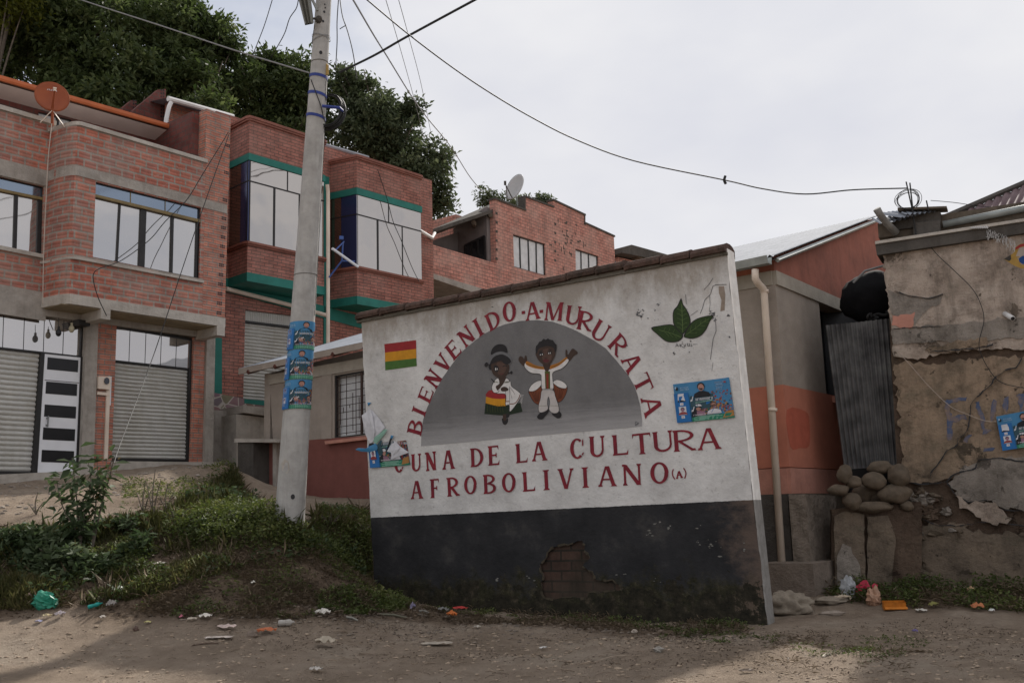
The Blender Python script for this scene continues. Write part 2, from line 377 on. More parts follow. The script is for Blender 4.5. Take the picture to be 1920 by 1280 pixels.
# ---------------------------------------------------------------- planes the buildings stand on
PM = PL((2.96, 11.67), (.852, -.524))           # mural wall front
PA0 = PL((-8.8, 19.5), (.616, .788))            # brick house, ground floor front
PB0 = PL(tuple(G(425, 500, 23.6))[:2], (.65, .76))   # green trimmed house
PC0 = PL(tuple(G(928, 400, 34))[:2], (.595, .804))   # far brick house
PE0 = PL(tuple(G(1482, 900, 14.2))[:2], (.788, -.616))   # low house, long face (runs left)
PE1 = PL(tuple(G(1482, 900, 14.2))[:2], (.60, .80))      # low house, short face (runs right)
PF = PL(tuple(G(1690, 900, 14.0))[:2], (.89, -.456))     # adobe house
def onp(pl, u, v, off=0):
    a = pl.sz(u, v, off); return pl.W(a.x, a.y, off)

# ---------------------------------------------------------------- ground
CP = [(-10, 0, 0), (0, 0, 0), (10, 0, 0), (-8, 6, .02), (-3, 6, 0), (0, 5, 0), (3, 6.5, 0), (8, 6, 0), (0, -20, 0), (-40, -10, 0), (40, -10, 0), (-25, 5, .2), (20, 6, 0),
      (-4.25, 10.3, .08), (-1.5, 9.5, .03), (1.5, 8.6, .0), (0, 10.6, .06), (3.2, 9.6, 0), (5.5, 9.5, 0), (7.5, 10, 0),
      (-2, 22, 1.9), (2, 20, 1.2), (6, 18, .5), (11, 15, .2), (14, 24, 1.5), (0, 27, 4.5), (0, 34, 7.5), (5, 34, 7.2), (10, 32, 5),
      (-20, 38, 9.5), (-10, 34, 8.0), (-9, 42, 10.5), (-3, 42, 10), (3, 46, 10), (-34, 30, 9), (-60, 60, 22), (0, 80, 22), (60, 60, 12), (60, 20, 1), (-60, 10, 5), (0, 130, 30), (-130, 130, 40), (130, 130, 25), (-130, -60, 0), (130, -60, 0), (0, -130, -2),
      (-18, 20, 2.4), (-14, 15, 1.5), (-15, 26, 3.0), (-10, 26, 3.0), (-5, 27, 3.2)]
for u, v, d in [(0, 1150, 11.9), (-250, 1150, 12), (250, 1158, 11.5), (430, 1166, 11.1), (560, 1160, 11.3), (640, 1140, 12.4),
                (900, 1185, 11.2), (1150, 1205, 10.3), (1480, 1114, 13.9), (1600, 1100, 13.9), (1750, 1102, 13.4), (1920, 1112, 12.9), (2200, 1130, 12.2),
                (1500, 1190, 11.0), (1700, 1172, 11.4), (1900, 1165, 11.6), (1600, 1225, 9.9),
                (0, 1050, 12.9), (-250, 1050, 13), (200, 1075, 12.6), (420, 1050, 12.5), (0, 968, 14.6), (-200, 970, 14.6), (200, 1000, 13.7), (200, 935, 16.2), (330, 930, 15.6),
                (430, 875, 18.6), (300, 895, 18.0), (90, 925, 16.8), (540, 975, 13.6), (400, 1000, 13.4), (600, 1030, 13.9), (650, 985, 15.6), (480, 945, 17.5), (445, 905, 18.3), (380, 935, 15.6),
                (620, 1085, 12.9), (500, 1085, 12.3)]:
    CP.append(tuple(G(u, v, d)))
for u, v in [(700, 1116), (850, 1142), (1070, 1156), (1250, 1166), (1438, 1175)]: CP.append(tuple(onp(PM, u, v, .05)))
for u, v in [(-60, 910), (0, 905), (110, 893), (215, 880), (355, 869), (405, 868)]: CP.append(tuple(onp(PA0, u, v)))
for u, v in [(570, 942), (640, 938), (690, 936)]: CP.append(tuple(onp(PE0, u, v)))
CPa = np.array(CP)
_D = np.linalg.norm(CPa[:, None, :2] - CPa[None, :, :2], axis=2)
_K = np.sqrt(_D ** 2 + .15 ** 2) + np.eye(len(CP)) * -.02
_A = np.block([[_K, np.ones((len(CP), 1))], [np.ones((1, len(CP))), np.zeros((1, 1))]])
_w = np.linalg.solve(_A, np.append(CPa[:, 2], 0))
def hz(x, y):
    x = np.atleast_1d(np.asarray(x, float)); y = np.atleast_1d(np.asarray(y, float)); out = np.empty(x.size)
    for k in range(0, x.size, 20000):
        d = np.sqrt((x[k:k + 20000, None] - CPa[:, 0]) ** 2 + (y[k:k + 20000, None] - CPa[:, 1]) ** 2 + .15 ** 2)
        out[k:k + 20000] = d @ _w[:-1] + _w[-1]
    return out
def gz(x, y, full=True):
    z = float(hz(x, y)[0])
    return z + bumpy(x, y) if full else z
def bumpy(x, y):
    n = noise.noise(Vector((x * .9, y * .9, 3))) * .05 + noise.noise(Vector((x * 2.7, y * 2.7, 9))) * .025 + noise.noise(Vector((x * 8, y * 8, 1))) * .016 + noise.noise(Vector((x * 17, y * 17, 4))) * .009
    return n
def axis(lo, hi, st, far):
    a = list(np.arange(lo, hi, st)); s = st
    while a[-1] < far: s *= 1.22; a.append(a[-1] + s)
    s = st
    while a[0] > -far: s *= 1.22; a.insert(0, a[0] - s)
    return np.array(a)
gx, gy = axis(-9.5, 8.5, .075, 260), axis(6.5, 19.0, .075, 260)
XX, YY = np.meshgrid(gx, gy); ZZ = hz(XX.ravel(), YY.ravel())
BB = np.array([bumpy(x, y) if abs(x) < 16 and 3 < y < 30 else 0 for x, y in zip(XX.ravel(), YY.ravel())])
ZG = ZZ + BB
me = bpy.data.meshes.new('ground'); nx, ny = len(gx), len(gy)
idx = np.arange(nx * ny).reshape(ny, nx)
F4 = np.stack([idx[:-1, :-1].ravel(), idx[:-1, 1:].ravel(), idx[1:, 1:].ravel(), idx[1:, :-1].ravel()], 1)
me.from_pydata(np.stack([XX.ravel(), YY.ravel(), ZG], 1).tolist(), [], F4.tolist())
me.materials.append(M['dirt']); me.polygons.foreach_set('use_smooth', [True] * len(F4))
# worn and soil covered zones, in plan
def inpoly(x, y, P):
    x = np.asarray(x); y = np.asarray(y); c = np.zeros(x.shape, bool); n = len(P)
    for i in range(n):
        x1, y1 = P[i]; x2, y2 = P[(i + 1) % n]
        if y1 == y2: continue
        c ^= ((y1 > y) != (y2 > y)) & (x < (x2 - x1) * (y - y1) / (y2 - y1) + x1)
    return c
def plan(pts):   # picture outline dropped on the terrain -> plan outline
    out = []
    for u, v in pts:
        r = ray(u, v); t = 6.0
        for _ in range(900):
            p = Vector((0, 0, EYE)) + r * t
            if p.z < float(hz(p.x, p.y)[0]): break
            t += .03
        out.append((p.x, p.y))
    return out
def drop(u, v, lift=0):
    r = ray(u, v); t = 6.0
    for _ in range(1500):
        p = Vector((0, 0, EYE)) + r * t
        if p.z < gz(p.x, p.y): break
        t += .02
    return Vector((p.x, p.y, gz(p.x, p.y) + lift))
Z_BANK = plan([(-200, 1000), (0, 1002), (110, 1005), (215, 985), (300, 972), (345, 948), (400, 905), (440, 880), (452, 905), (500, 950), (545, 985), (610, 960), (690, 955), (702, 1105), (655, 1060), (600, 1050), (520, 1052), (430, 1080), (340, 1100), (260, 1125), (130, 1145), (0, 1140), (-200, 1140)])
Z_SOIL = plan([(-200, 980), (200, 985), (440, 880), (560, 990), (690, 960), (705, 1125), (860, 1150), (1060, 1165), (1260, 1175), (1400, 1180), (1400, 1192), (1150, 1190), (900, 1170), (720, 1160), (640, 1165), (520, 1170), (400, 1165), (260, 1160), (100, 1162), (-200, 1155)])
Z_RIGHT = plan([(1545, 1112), (1600, 1100), (1930, 1108), (2300, 1120), (2300, 1160), (1900, 1150), (1750, 1146), (1640, 1136), (1560, 1128)])
xr, yr = XX.ravel(), YY.ravel()
jx = xr + np.array([noise.noise(Vector((a * 2, b * 2, 5))) for a, b in zip(xr, yr)]) * .35; jy = yr + np.array([noise.noise(Vector((a * 2, b * 2, 15))) for a, b in zip(xr, yr)]) * .35
soil = np.where(inpoly(jx, jy, Z_SOIL) | inpoly(jx, jy, Z_RIGHT), .85, 0.0)
S2 = soil.reshape(ny, nx)
for _ in range(5):
    S2[1:-1, 1:-1] = (S2[1:-1, 1:-1] * 2 + S2[:-2, 1:-1] + S2[2:, 1:-1] + S2[1:-1, :-2] + S2[1:-1, 2:]) / 6
at = me.attributes.new('soil', 'FLOAT', 'POINT'); at.data.foreach_set('value', S2.ravel())
me.update(); go = bpy.data.objects.new('ground', me); sc.collection.objects.link(go); tag(go, kind='structure')
# ---------------------------------------------------------------- mural wall
P = PM
TL, TR = P.sz(677, 594), P.sz(1361, 466); BL, BR = P.sz(704, 1135), P.sz(1440, 1190)
base = P.W(BL.x * .5 + BR.x * .5, gz(.3, 13.2) - .1)
MW = thing('mural_wall', 'white and black free-standing wall painted with a welcome mural and tiled along its sloping top', 'wall', base)
TH = .24
lineB = (P.sz(697, 970), P.sz(1403, 937))
def zline(a): A, B = lineB; return A.y + (B.y - A.y) * (a - A.x) / (B.x - A.x)
def murmat():
    t = MT('mural_plaster', .85, .2); uv = t.co('UV')
    w = t.ramp(t.noise(1.3, 7, .7, uv), [(.35, (.46, .45, .435)), (.6, (.645, .635, .615)), (.75, (.70, .69, .675))])
    # grime with a shape of its own: weathering under the coping
    u = t.sep(uv); A, B = lineB; k = (B.y - A.y) / (B.x - A.x)
    T0, T1 = P.sz(672, 590), P.sz(1360, 460); kt = (T1.y - T0.y) / (T1.x - T0.x)
    dt = t.math('SUBTRACT', t.math('ADD', t.math('MULTIPLY', t.math('SUBTRACT', u[0], T0.x), kt), T0.y), u[1])
    n1 = t.noise(1.7, 6, .75, t.co('UV', (1, .45, 1)))
    top = t.math('SUBTRACT', t.math('MULTIPLY', n1, 1.25), t.math('MULTIPLY', dt, .62))
    w = t.mix(t.ramp(top, [(.22, 0), (.55, .85)]), w, (.27, .235, .195))
    top2 = t.math('SUBTRACT', t.math('MULTIPLY', t.noise(4, 6, .75, t.co('UV', (1, .6, 1))), 1.0), t.math('MULTIPLY', dt, 3.2))
    w = t.mix(t.ramp(top2, [(.05, 0), (.42, .8)]), w, (.12, .10, .075))
    w = t.mix(t.ramp(t.noise(9, 5, .8, uv), [(.57, 0), (.70, .5)]), w, (.27, .26, .25))
    w = t.mix(t.ramp(t.noise(22, 4, .8, uv), [(.61, 0), (.70, .65)]), w, (.17, .165, .165))
    blk = t.ramp(t.noise(1.5, 7, .7, uv), [(.3, (.014, .0145, .016)), (.55, (.030, .030, .032)), (.72, (.066, .062, .058))])
    hb = t.math('SUBTRACT', u[1], t.math('ADD', t.math('MULTIPLY', t.math('SUBTRACT', u[0], A.x), k), A.y))
    moss = t.math('SUBTRACT', t.math('MULTIPLY', t.noise(2.0, 7, .8, uv), 1.7), t.math('ADD', t.math('MULTIPLY', hb, 1.05), 1.72))
    blk = t.mix(t.ramp(moss, [(.0, 0), (.22, .95)]), blk, t.ramp(t.noise(9, 7, .8, uv), [(.35, (.006, .007, .004)), (.52, (.030, .028, .014)), (.68, (.085, .072, .045))]))
    dust = t.math('SUBTRACT', t.math('MULTIPLY', t.noise(2.0, 6, .7, t.co('UV', (1, 1.3, 1))), 1.2), t.math('ADD', t.math('MULTIPLY', t.math('ABSOLUTE', t.math('SUBTRACT', u[0], BR.x)), .75), .28))
    blk = t.mix(t.ramp(dust, [(.0, 0), (.25, .6)]), blk, (.16, .115, .09))
    lowm = t.math('ADD', t.math('MULTIPLY', t.noise(3.1, 7, .72, uv), 1.0), t.math('MULTIPLY', hb, .42))
    flake = t.ramp(lowm, [(.045, 1), (.055, 0)])
    blk = t.mix(flake, blk, t.ramp(t.noise(6, 7, .8, uv), [(.35, (.006, .006, .004)), (.55, (.030, .026, .017)), (.70, (.085, .066, .046))]))
    t.bump(flake, .02, -1)
    chips = t.noise(7, 6, .85, uv)
    blk = t.mix(t.ramp(chips, [(.70, 0), (.73, .55)]), blk, (.30, .29, .27))
    wob = t.math('ADD', hb, t.math('MULTIPLY', t.math('SUBTRACT', t.noise(14, 4, .6, uv), .5), .018))
    step = t.math('GREATER_THAN', wob, 0.0)
    t.color(t.mix(step, blk, w)); t.bump(t.noise(2.2, 6, .6, uv), .03); t.bump(t.noise(20, 6, .7, uv), .007); return t.m
M['mural'] = murmat()
hole = [(600 + x / 2.286, 960 + y / 2.286) for x, y in [(942, 222), (962, 205), (975, 172), (990, 155), (1020, 145), (1050, 136), (1085, 132), (1125, 122), (1136, 140), (1132, 165), (1150, 180), (1152, 200), (1134, 214), (1128, 236), (1150, 248), (1168, 256), (1178, 284), (1215, 290), (1252, 288), (1270, 305), (1296, 322), (1280, 338), (1240, 336), (1200, 346), (1150, 342), (1140, 368), (1080, 362), (1000, 374), (962, 366), (950, 338), (946, 300), (958, 276), (944, 250)]]
hs = P.px(hole)
hs2 = []
for i, p in enumerate(hs):
    q = hs[(i + 1) % len(hs)]; hs2 += [p, (p + q) / 2 + Vector((random.uniform(-.02, .02), random.uniform(-.02, .02)))]
# jagged right end so the plaster edge is not razor clean
def edge(a, b, n, amp):
    return [a + (b - a) * (i / n) + (Vector((random.uniform(-amp, amp), 0)) if 0 < i < n else Vector((0, 0))) for i in range(n + 1)]
outer = [BL] + [BR] + edge(BR, TR, 46, .010)[1:-1] + [TR, TL] + edge(TL, BL, 30, .008)[1:-1]
mb = MB(); mb.prism(P, outer, 0, -.035, 0, [hs2]); obj('front_plaster', mb, [M['mural']], MW, P)
E2 = stained('sunlit_end_plaster', (.88, .86, .82), (.50, .46, .42), .35, 2.0)  # pale tone stands in for sunlight on the wall's end
core = [BL + Vector((.015, 0)), BR - Vector((.012, 0)), TR - Vector((.012, 0)), TL + Vector((.015, 0))]
mb = MB(); mb.prism(P, core, -.035, -TH + .03); obj('brick_core', mb, M['brickE'], MW, P)
mb = MB(); mb.prism(P, [BL, BR, TR, TL], -TH + .03, -TH); obj('rear_plaster', mb, M['cream'], MW, P)
# end render: pale band with ragged front edge, grey at the foot
LR = BR + (TR - BR) * ((P.sz(1403, 937).y - BR.y) / (TR.y - BR.y))
for nm, a, b, mt, lab in (('end_render', LR, TR, E2, None), ('end_render', BR, LR, stained('grey_end_render', (.30, .29, .275), (.14, .125, .105), .6, 4), 'grey lower end of the wall')):
    mb = MB(); m_ = 24; vs = []; 
    for i in range(m_ + 1):
        q = a + (b - a) * (i / m_); w = .012 + .006 * math.sin(i * 2.1) + random.uniform(-.004, .006)
        vs += [P.W(q.x + .0, q.y, -.002), P.W(q.x + .017, q.y, -.006 - max(0, w) * .5), P.W(q.x + .017, q.y, -TH), P.W(q.x - .01, q.y, -TH - .003)]
    mb.add(vs, [(4 * i + j, 4 * i + 4 + j, 4 * i + 5 + j, 4 * i + 1 + j)[::-1] for i in range(m_) for j in range(3)])
    mb.add(vs[-4:], [(0, 1, 2, 3)]); obj('end_render', mb, mt, MW, P, label=lab)
# coping: long curved tiles laid end to end along the slope
cp = [P.sz(u, v) for u, v in [(671, 601), (1364, 472)]]
tt = (cp[1] - cp[0]); L = tt.length; tt.normalize(); up = Vector((-tt.y, tt.x)); nseg = 13
tm = stained('old_clay_coping', (.12, .075, .060), (.030, .027, .021), .9, 3.2, bump=.03)
ml = stained('mossy_mortar', (.15, .135, .11), (.05, .045, .03), .7, 6)
pos = 0.0; random.seed(5)
for i in range(nseg):
    w = L / nseg * random.uniform(.85, 1.15) if i < nseg - 1 else L - pos
    a = cp[0] + tt * (pos + .008); b = cp[0] + tt * (min(L, pos + w) - .008); pos += w
    rise = random.uniform(-.014, .014); mb = MB()
    prof = [(.07, .0), (.082, .045), (.05, .095), (-.02, .118), (-TH / 2 - .02, .125), (-TH + .02, .112), (-TH - .06, .07), (-TH - .055, 0)]
    n = len(prof); vs = []
    for q, e in ((a, -.012 + random.uniform(-.006, .01)), (a * .93 + b * .07, .006), (b * .93 + a * .07, .010), (b, .016 + random.uniform(-.006, .006))):
        for o, h in prof: c = q + up * (h + rise + e); vs.append(P.W(c.x, c.y, o))
    fs = [(k * n + j, (k + 1) * n + j, (k + 1) * n + (j + 1) % n, k * n + (j + 1) % n) for k in range(3) for j in range(n)]
    mb.add(vs, fs + [tuple(range(n)), tuple(3 * n + j for j in range(n))[::-1]]); obj('coping_tile', mb, tm, MW, P)
mb = MB()
c0, c1 = cp[0] - up * .004, cp[1] - up * .004
mb.prism(P, [c0 - up * .035, c1 - up * .035, c1, c0], .03, -TH - .03); obj('coping_bed', mb, ml, MW, P)

# ---- painted arch
ap = [(789.5, 836), (790.5, 808), (794, 785), (801, 764), (811, 744), (820, 726), (830, 708), (849, 681), (867.5, 658), (892, 637.5), (908, 626), (924, 617), (948, 607.5), (976, 601.5), (1008, 600), (1036, 603), (1060, 611), (1082, 620.5), (1112, 637), (1136, 653), (1157, 677), (1178, 703), (1188, 720), (1195, 738), (1201, 762), (1204, 785), (1204, 799), (1150, 804), (1080, 810), (954, 821), (870, 829)]
t = MT('grey_arch_paint', .8, .2); uv = t.co('UV')
q0, q1 = P.sz(790, 836), P.sz(1204, 799); ks = (q1.y - q0.y) / (q1.x - q0.x); U = t.sep(uv)
hh = t.math('SUBTRACT', U[1], t.math('ADD', t.math('MULTIPLY', t.math('SUBTRACT', U[0], q0.x), ks), q0.y))
g = t.ramp(t.noise(1.6, 6, .7, t.co('UV', (1, .6, 1))), [(.3, (.125, .122, .122)), (.7, (.19, .186, .186))])
br = t.math('ADD', t.math('MULTIPLY', hh, 1.7), t.math('MULTIPLY', t.math('SUBTRACT', t.noise(5, 5, .8, t.co('UV', (.25, 4, 1))), .5), .8))
g = t.mix(t.ramp(br, [(.0, .85), (.62, 0)]), g, (.36, .352, .35))
g = t.mix(t.ramp(t.noise(16, 4, .8, uv), [(.66, 0), (.74, .5)]), g, (.09, .09, .09)); t.color(g); t.bump(t.noise(20, 6, .7, uv), .006)
mb = MB(); mb.flat(P, P.px(ap), .003); obj('painted_arch', mb, t.m, MW, P)

# ---- lettering
def glyph(ch, w):
    T, t = .205, .085; o = []
    def rect(x0, y0, x1, y1): o.append([(x0, y0), (x1, y0), (x1, y1), (x0, y1)])
    def dg(x0, y0, x1, y1, T): o.append([(x0 - T / 2, y0), (x0 + T / 2, y0), (x1 + T / 2, y1), (x1 - T / 2, y1)])
    def sf(x, y, hw=.15):
        s = 1 if y < .5 else -1
        o.append([(x - hw, y), (x + hw, y), (x + hw * .75, y + s * .055), (x + .10, y + s * .095), (x - .10, y + s * .095), (x - hw * .75, y + s * .055)])
    def arc(cx, cy, rx, ry, a0, a1, T=T, t=t, n=14):
        for i in range(n):
            a, b = R(a0 + (a1 - a0) * i / n), R(a0 + (a1 - a0) * (i + 1) / n)
            o.append([(cx + rx * math.cos(a), cy + ry * math.sin(a)), (cx + rx * math.cos(b), cy + ry * math.sin(b)), (cx + (rx - T) * math.cos(b), cy + (ry - t) * math.sin(b)), (cx + (rx - T) * math.cos(a), cy + (ry - t) * math.sin(a))])
    l = .06 + T / 2; r = w - l
    if ch == 'I': rect(w / 2 - T / 2, .02, w / 2 + T / 2, .98); sf(w / 2, 0, .2); sf(w / 2, 1, .2)
    elif ch == 'A':
        dg(.10, .02, w / 2 - .03, .98, .12); dg(w - .13, .02, w / 2 + .03, .98, T); rect(.2, .30, w - .22, .38); sf(.11, 0, .13); sf(w - .12, 0, .17)
    elif ch == 'V': dg(w / 2, 0, .14, .98, T); dg(w / 2 + .03, 0, w - .11, .98, .11); sf(.14, 1, .17); sf(w - .11, 1, .13)
    elif ch == 'B':
        rect(l - T / 2, .02, l + T / 2, .98); sf(l - .03, 0, .14); sf(l - .03, 1, .14); m = l + T / 2; rw = w - m
        rect(m, .915, m + .1, 1); rect(m, .485, m + .1, .565); rect(m, 0, m + .1, .085)
        arc(m + .06, .76, rw - .12, .24, -90, 90, .17, .085); arc(m + .06, .28, rw - .06, .28, -90, 90, .18, .085)
    elif ch == 'D':
        rect(l - T / 2, .02, l + T / 2, .98); sf(l - .03, 0, .14); sf(l - .03, 1, .14); m = l + T / 2
        rect(m, .915, m + .06, 1); rect(m, 0, m + .06, .085); arc(m + .02, .5, w - m - .02, .5, -90, 90, .2, .085, 20)
    elif ch == 'R':
        rect(l - T / 2, .02, l + T / 2, .98); sf(l, 0, .17); sf(l - .03, 1, .14); m = l + T / 2
        rect(m, .915, m + .1, 1); rect(m, .44, m + .1, .52); arc(m + .05, .72, w - m - .1, .28, -90, 90, .18, .085); dg(w - .12, .02, m + .06, .47, T); sf(w - .10, 0, .14)
    elif ch == 'E' or ch == 'F' or ch == 'L':
        rect(l - T / 2, .02, l + T / 2, .98); sf(l - .02, 0, .15); sf(l - .02, 1, .15)
        if ch != 'L':
            rect(l, .915, w - .05, 1); o.append([(w - .12, .94), (w - .03, .76), (w - .05, .99)]); rect(l, .47, w - .18, .55); rect(w - .22, .40, w - .16, .62)
        if ch != 'F': rect(l, 0, w - .04, .09); o.append([(w - .12, .05), (w - .03, .0), (w + .01, .26)])
    elif ch == 'N':
        rect(l - .12, .02, l + .0, .98); rect(w - .2, .02, w - .09, .98); dg(w - .17, .0, l - .06, .98, T + .03); sf(l - .06, 0, .13); sf(w - .145, 1, .13); sf(l - .1, 1, .1)
    elif ch == 'M':
        rect(.06, .02, .16, .98); rect(w - .26, .02, w - .06, .98); dg(w / 2 - .03, .02, .18, .98, .19); dg(w / 2 - .03, .02, w - .2, .98, .10); sf(.11, 0, .12); sf(w - .16, 0, .16); sf(.1, 1, .1); sf(w - .12, 1, .12)
    elif ch == 'U':
        rect(l - T / 2, .3, l + T / 2, .98); rect(w - .2, .3, w - .1, .98); sf(l, 1, .16); sf(w - .15, 1, .13)
        cx = (l - T / 2 + w - .1) / 2; rx = (w - .1 - l + T / 2) / 2; arc(cx, .31, rx, .31, 180, 270, .2, .10); arc(cx, .31, rx, .31, 270, 360, .11, .10)
    elif ch == 'O': arc(w / 2, .5, w / 2 - .02, .5, 0, 360, .2, .09, 32)
    elif ch == 'C': arc(w / 2 + .02, .5, w / 2 - .02, .5, 48, 312, .2, .09, 26); o.append([(w - .12, .62), (w - .04, .62), (w - .03, .97), (w - .1, .86)]); o.append([(w - .1, .14), (w - .02, .28), (w - .08, .3), (w - .16, .2)])
    elif ch == 'T': rect(w / 2 - T / 2, .02, w / 2 + T / 2, .96); sf(w / 2, 0, .18); rect(.03, .91, w - .03, 1); o.append([(.02, .76), (.1, .93), (.03, .99)]); o.append([(w - .1, .93), (w - .02, .76), (w - .03, .99)])
    elif ch == '-': rect(.02, .4, w - .02, .56)
    return o
def letters(rows, name, W):
    for ch, (bu, bv), (tu, tv), wpx in rows:
        b, tp = P.sz(bu, bv), P.sz(tu, tv); y = tp - b; h = y.length; x = Vector((y.y, -y.x)) / h
        w = wpx * W / h; mb = MB()
        for k, pg in enumerate(glyph(ch, w)):
            q = [b + x * ((px_ - w / 2) * h) + y * py_ for px_, py_ in pg]
            ar = sum(q[i].x * q[(i + 1) % len(q)].y - q[(i + 1) % len(q)].x * q[i].y for i in range(len(q)))
            if ar < 0: q = q[::-1]
            if len(q) > 4: mb.flat(P, q, .005 + k * .00025)
            else: mb.add([P.W(c.x, c.y, .005 + k * .00025) for c in q], [tuple(range(len(q)))])
        obj('letter', mb, M['red'], MW, P)
mpx = (P.sz(1003, 620) - P.sz(997, 620)).length / 6      # metres per picture pixel near the middle of the wall
V0 = .98
letters([('B', (792.5, 804.5), (766, 797), 25), ('I', (798, 776.3), (774, 765.5), 17), ('E', (810, 745.5), (787.5, 734), 23), ('N', (824.5, 718.5), (801.5, 699), 24), ('V', (842, 690.5), (819.5, 671), 25),
         ('E', (859, 668), (841, 643.5), 23), ('N', (883.5, 643), (866, 616.5), 26), ('I', (904, 628.5), (889.5, 599), 17), ('D', (930.5, 615), (919, 585.5), 26), ('O', (957.5, 602.8), (953.5, 565.6), 27),
         ('-', (982, 603), (981.2, 567), 8), ('A', (999.7, 599.4), (997.6, 565.6), 27), ('-', (1015.8, 601), (1015, 565), 8), ('M', (1037.5, 601), (1041, 566.5), 33), ('U', (1072.5, 608.8), (1078, 573.5), 28),
         ('R', (1094, 619), (1101.5, 584), 27), ('U', (1117, 637), (1135.5, 605), 28), ('R', (1148, 659), (1172, 633.5), 26), ('A', (1170.5, 688.7), (1200, 669.5), 26), ('T', (1191.4, 726), (1220, 711), 28), ('A', (1205.4, 765.5), (1240, 754.5), 30)], 'arch', mpx)
letters([('C', (749, 885.5), (747, 851), 22), ('U', (781.5, 883.2), (780.5, 850.5), 23), ('N', (810, 881.6), (808, 846.7), 23), ('A', (841.5, 879.2), (840, 843.2), 25),
         ('D', (895, 874.5), (893.5, 839.4), 26), ('E', (926.5, 871.7), (925, 835.3), 22), ('L', (979, 867), (977, 831.2), 22), ('A', (1012, 863.5), (1010, 827), 27),
         ('C', (1083, 859.8), (1081, 821.5), 26), ('U', (1121, 856.3), (1119, 817.3), 28), ('L', (1164, 852.7), (1161.5, 814.5), 26), ('T', (1205, 850.9), (1202, 812), 31),
         ('U', (1245, 846.4), (1241.5, 808), 33), ('R', (1284, 845), (1281, 805.2), 34), ('A', (1330.5, 842.4), (1327.5, 801.5), 34)], 'line', mpx)
letters([('A', (782, 934.6), (781, 900.3), 25), ('F', (816.5, 932.8), (815, 897.3), 20), ('R', (850.5, 929.6), (848.5, 894.2), 25), ('O', (883, 926), (882, 891.2), 26), ('B', (919, 925), (917.5, 889), 25),
         ('O', (955, 922.3), (953.8, 886), 27), ('L', (992.5, 920.5), (990.5, 884), 23), ('I', (1025.5, 918.3), (1023.5, 880.5), 18), ('V', (1062, 916), (1060.5, 878), 28), ('I', (1098.5, 913.8), (1096.5, 875.5), 18),
         ('A', (1139, 911.4), (1137.5, 872.7), 30), ('N', (1187, 909), (1185, 869.5), 31), ('O', (1237.5, 906.3), (1236, 865.8), 30)], 'line', mpx)
def stroke(mb, pts, wpx, off, mi=0, closed=False, pl=None):
    pl = pl or P
    q = [pl.sz(u, v) for u, v in pts]; w = wpx * mpx / 2; n = len(q); L_, R_ = [], []
    for i in range(n):
        a, b = q[max(i - 1, 0)], q[min(i + 1, n - 1)]
        t_ = (b - a).normalized(); p_ = Vector((-t_.y, t_.x)) * w; L_.append(q[i] + p_); R_.append(q[i] - p_)
    mb.add([pl.W(c.x, c.y, off) for c in L_ + R_], [(i, n + i, n + i + 1, i + 1) for i in range(n - 1)], mi)
mb = MB()
stroke(mb, sm([(1263, 879), (1260.9, 885.5), (1262, 892), (1265.8, 898)], 4, False), 1.8, .005); stroke(mb, sm([(1281.8, 876.8), (1285.5, 883), (1286.2, 889), (1284.1, 896.5)], 4, False), 1.8, .005)
stroke(mb, [(1269.5, 896), (1272.8, 883)], 2.2, .0053); stroke(mb, [(1278.5, 894.6), (1273.3, 882.6)], 2.6, .0056); stroke(mb, [(1271, 890.3), (1276, 889.6)], 1.4, .0059); stroke(mb, [(1268, 896.3), (1271.6, 896)], 1.6, .0062); stroke(mb, [(1276.5, 894.8), (1280.8, 894)], 1.8, .0065)
obj('lettering', mb, M['red'], MW, P)

# ---- painted flag and leaf
def painted(name, shapes, cols, label=None, base=.005):
    mb = MB(); mats = []
    keys = {}
    for k, s in enumerate(shapes):
        kind, c, pts = s[0], s[1], s[2]
        if c not in keys: keys[c] = len(keys); mats.append(cols[c])
        off = base + k * .00022
        if kind == 'p': mb.flat(P, P.px(pts), off, keys[c])
        elif kind == 's': mb.flat(P, P.px([tuple(x) for x in sm(pts, 5)]), off, keys[c])
        elif kind == 'l': stroke(mb, pts, s[3], off, keys[c])
        elif kind == 'c': stroke(mb, [tuple(x) for x in sm(pts, 4, False)], s[3], off, keys[c])
        elif kind == 'o':   # filled smooth outline with a dark edge line
            q = [tuple(x) for x in sm(pts, 5)]; mb.flat(P, P.px(q), off, keys[c])
            if 'k' not in keys: keys['k'] = len(keys); mats.append(cols['k'])
            stroke(mb, q + [q[0]], .75, off + .0001, keys['k'])
    return obj(name, mb, mats, MW, P, label=label)
C = {'k': flatc('mural_black', (.018, .016, .017)), 'r': flatc('mural_red', (.27, .02, .022)), 'y': flatc('mural_yellow', (.52, .235, .012)), 'g': flatc('mural_green', (.055, .13, .025)),
     'gd': flatc('mural_dark_green', (.012, .022, .010)), 'sk': flatc('mural_brown_skin', (.050, .030, .022)), 'sk2': flatc('mural_lit_skin', (.085, .048, .036)), 'w': flatc('mural_white', (.60, .58, .56)), 'w2': flatc('mural_offwhite', (.45, .42, .40)),
     'gy': flatc('mural_hat_grey', (.13, .13, .135)), 'dr': flatc('mural_drum_brown', (.15, .042, .018)), 'dr2': flatc('mural_drum_dark', (.05, .014, .008)), 'lip': flatc('mural_lip', (.09, .022, .024)), 'lf': flatc('mural_leaf_green', (.022, .045, .010)), 'lv': flatc('mural_leaf_vein', (.09, .14, .045)), 'or': flatc('mural_orange_trim', (.36, .13, .02)), 'vg': flatc('mural_olive', (.07, .08, .015))}
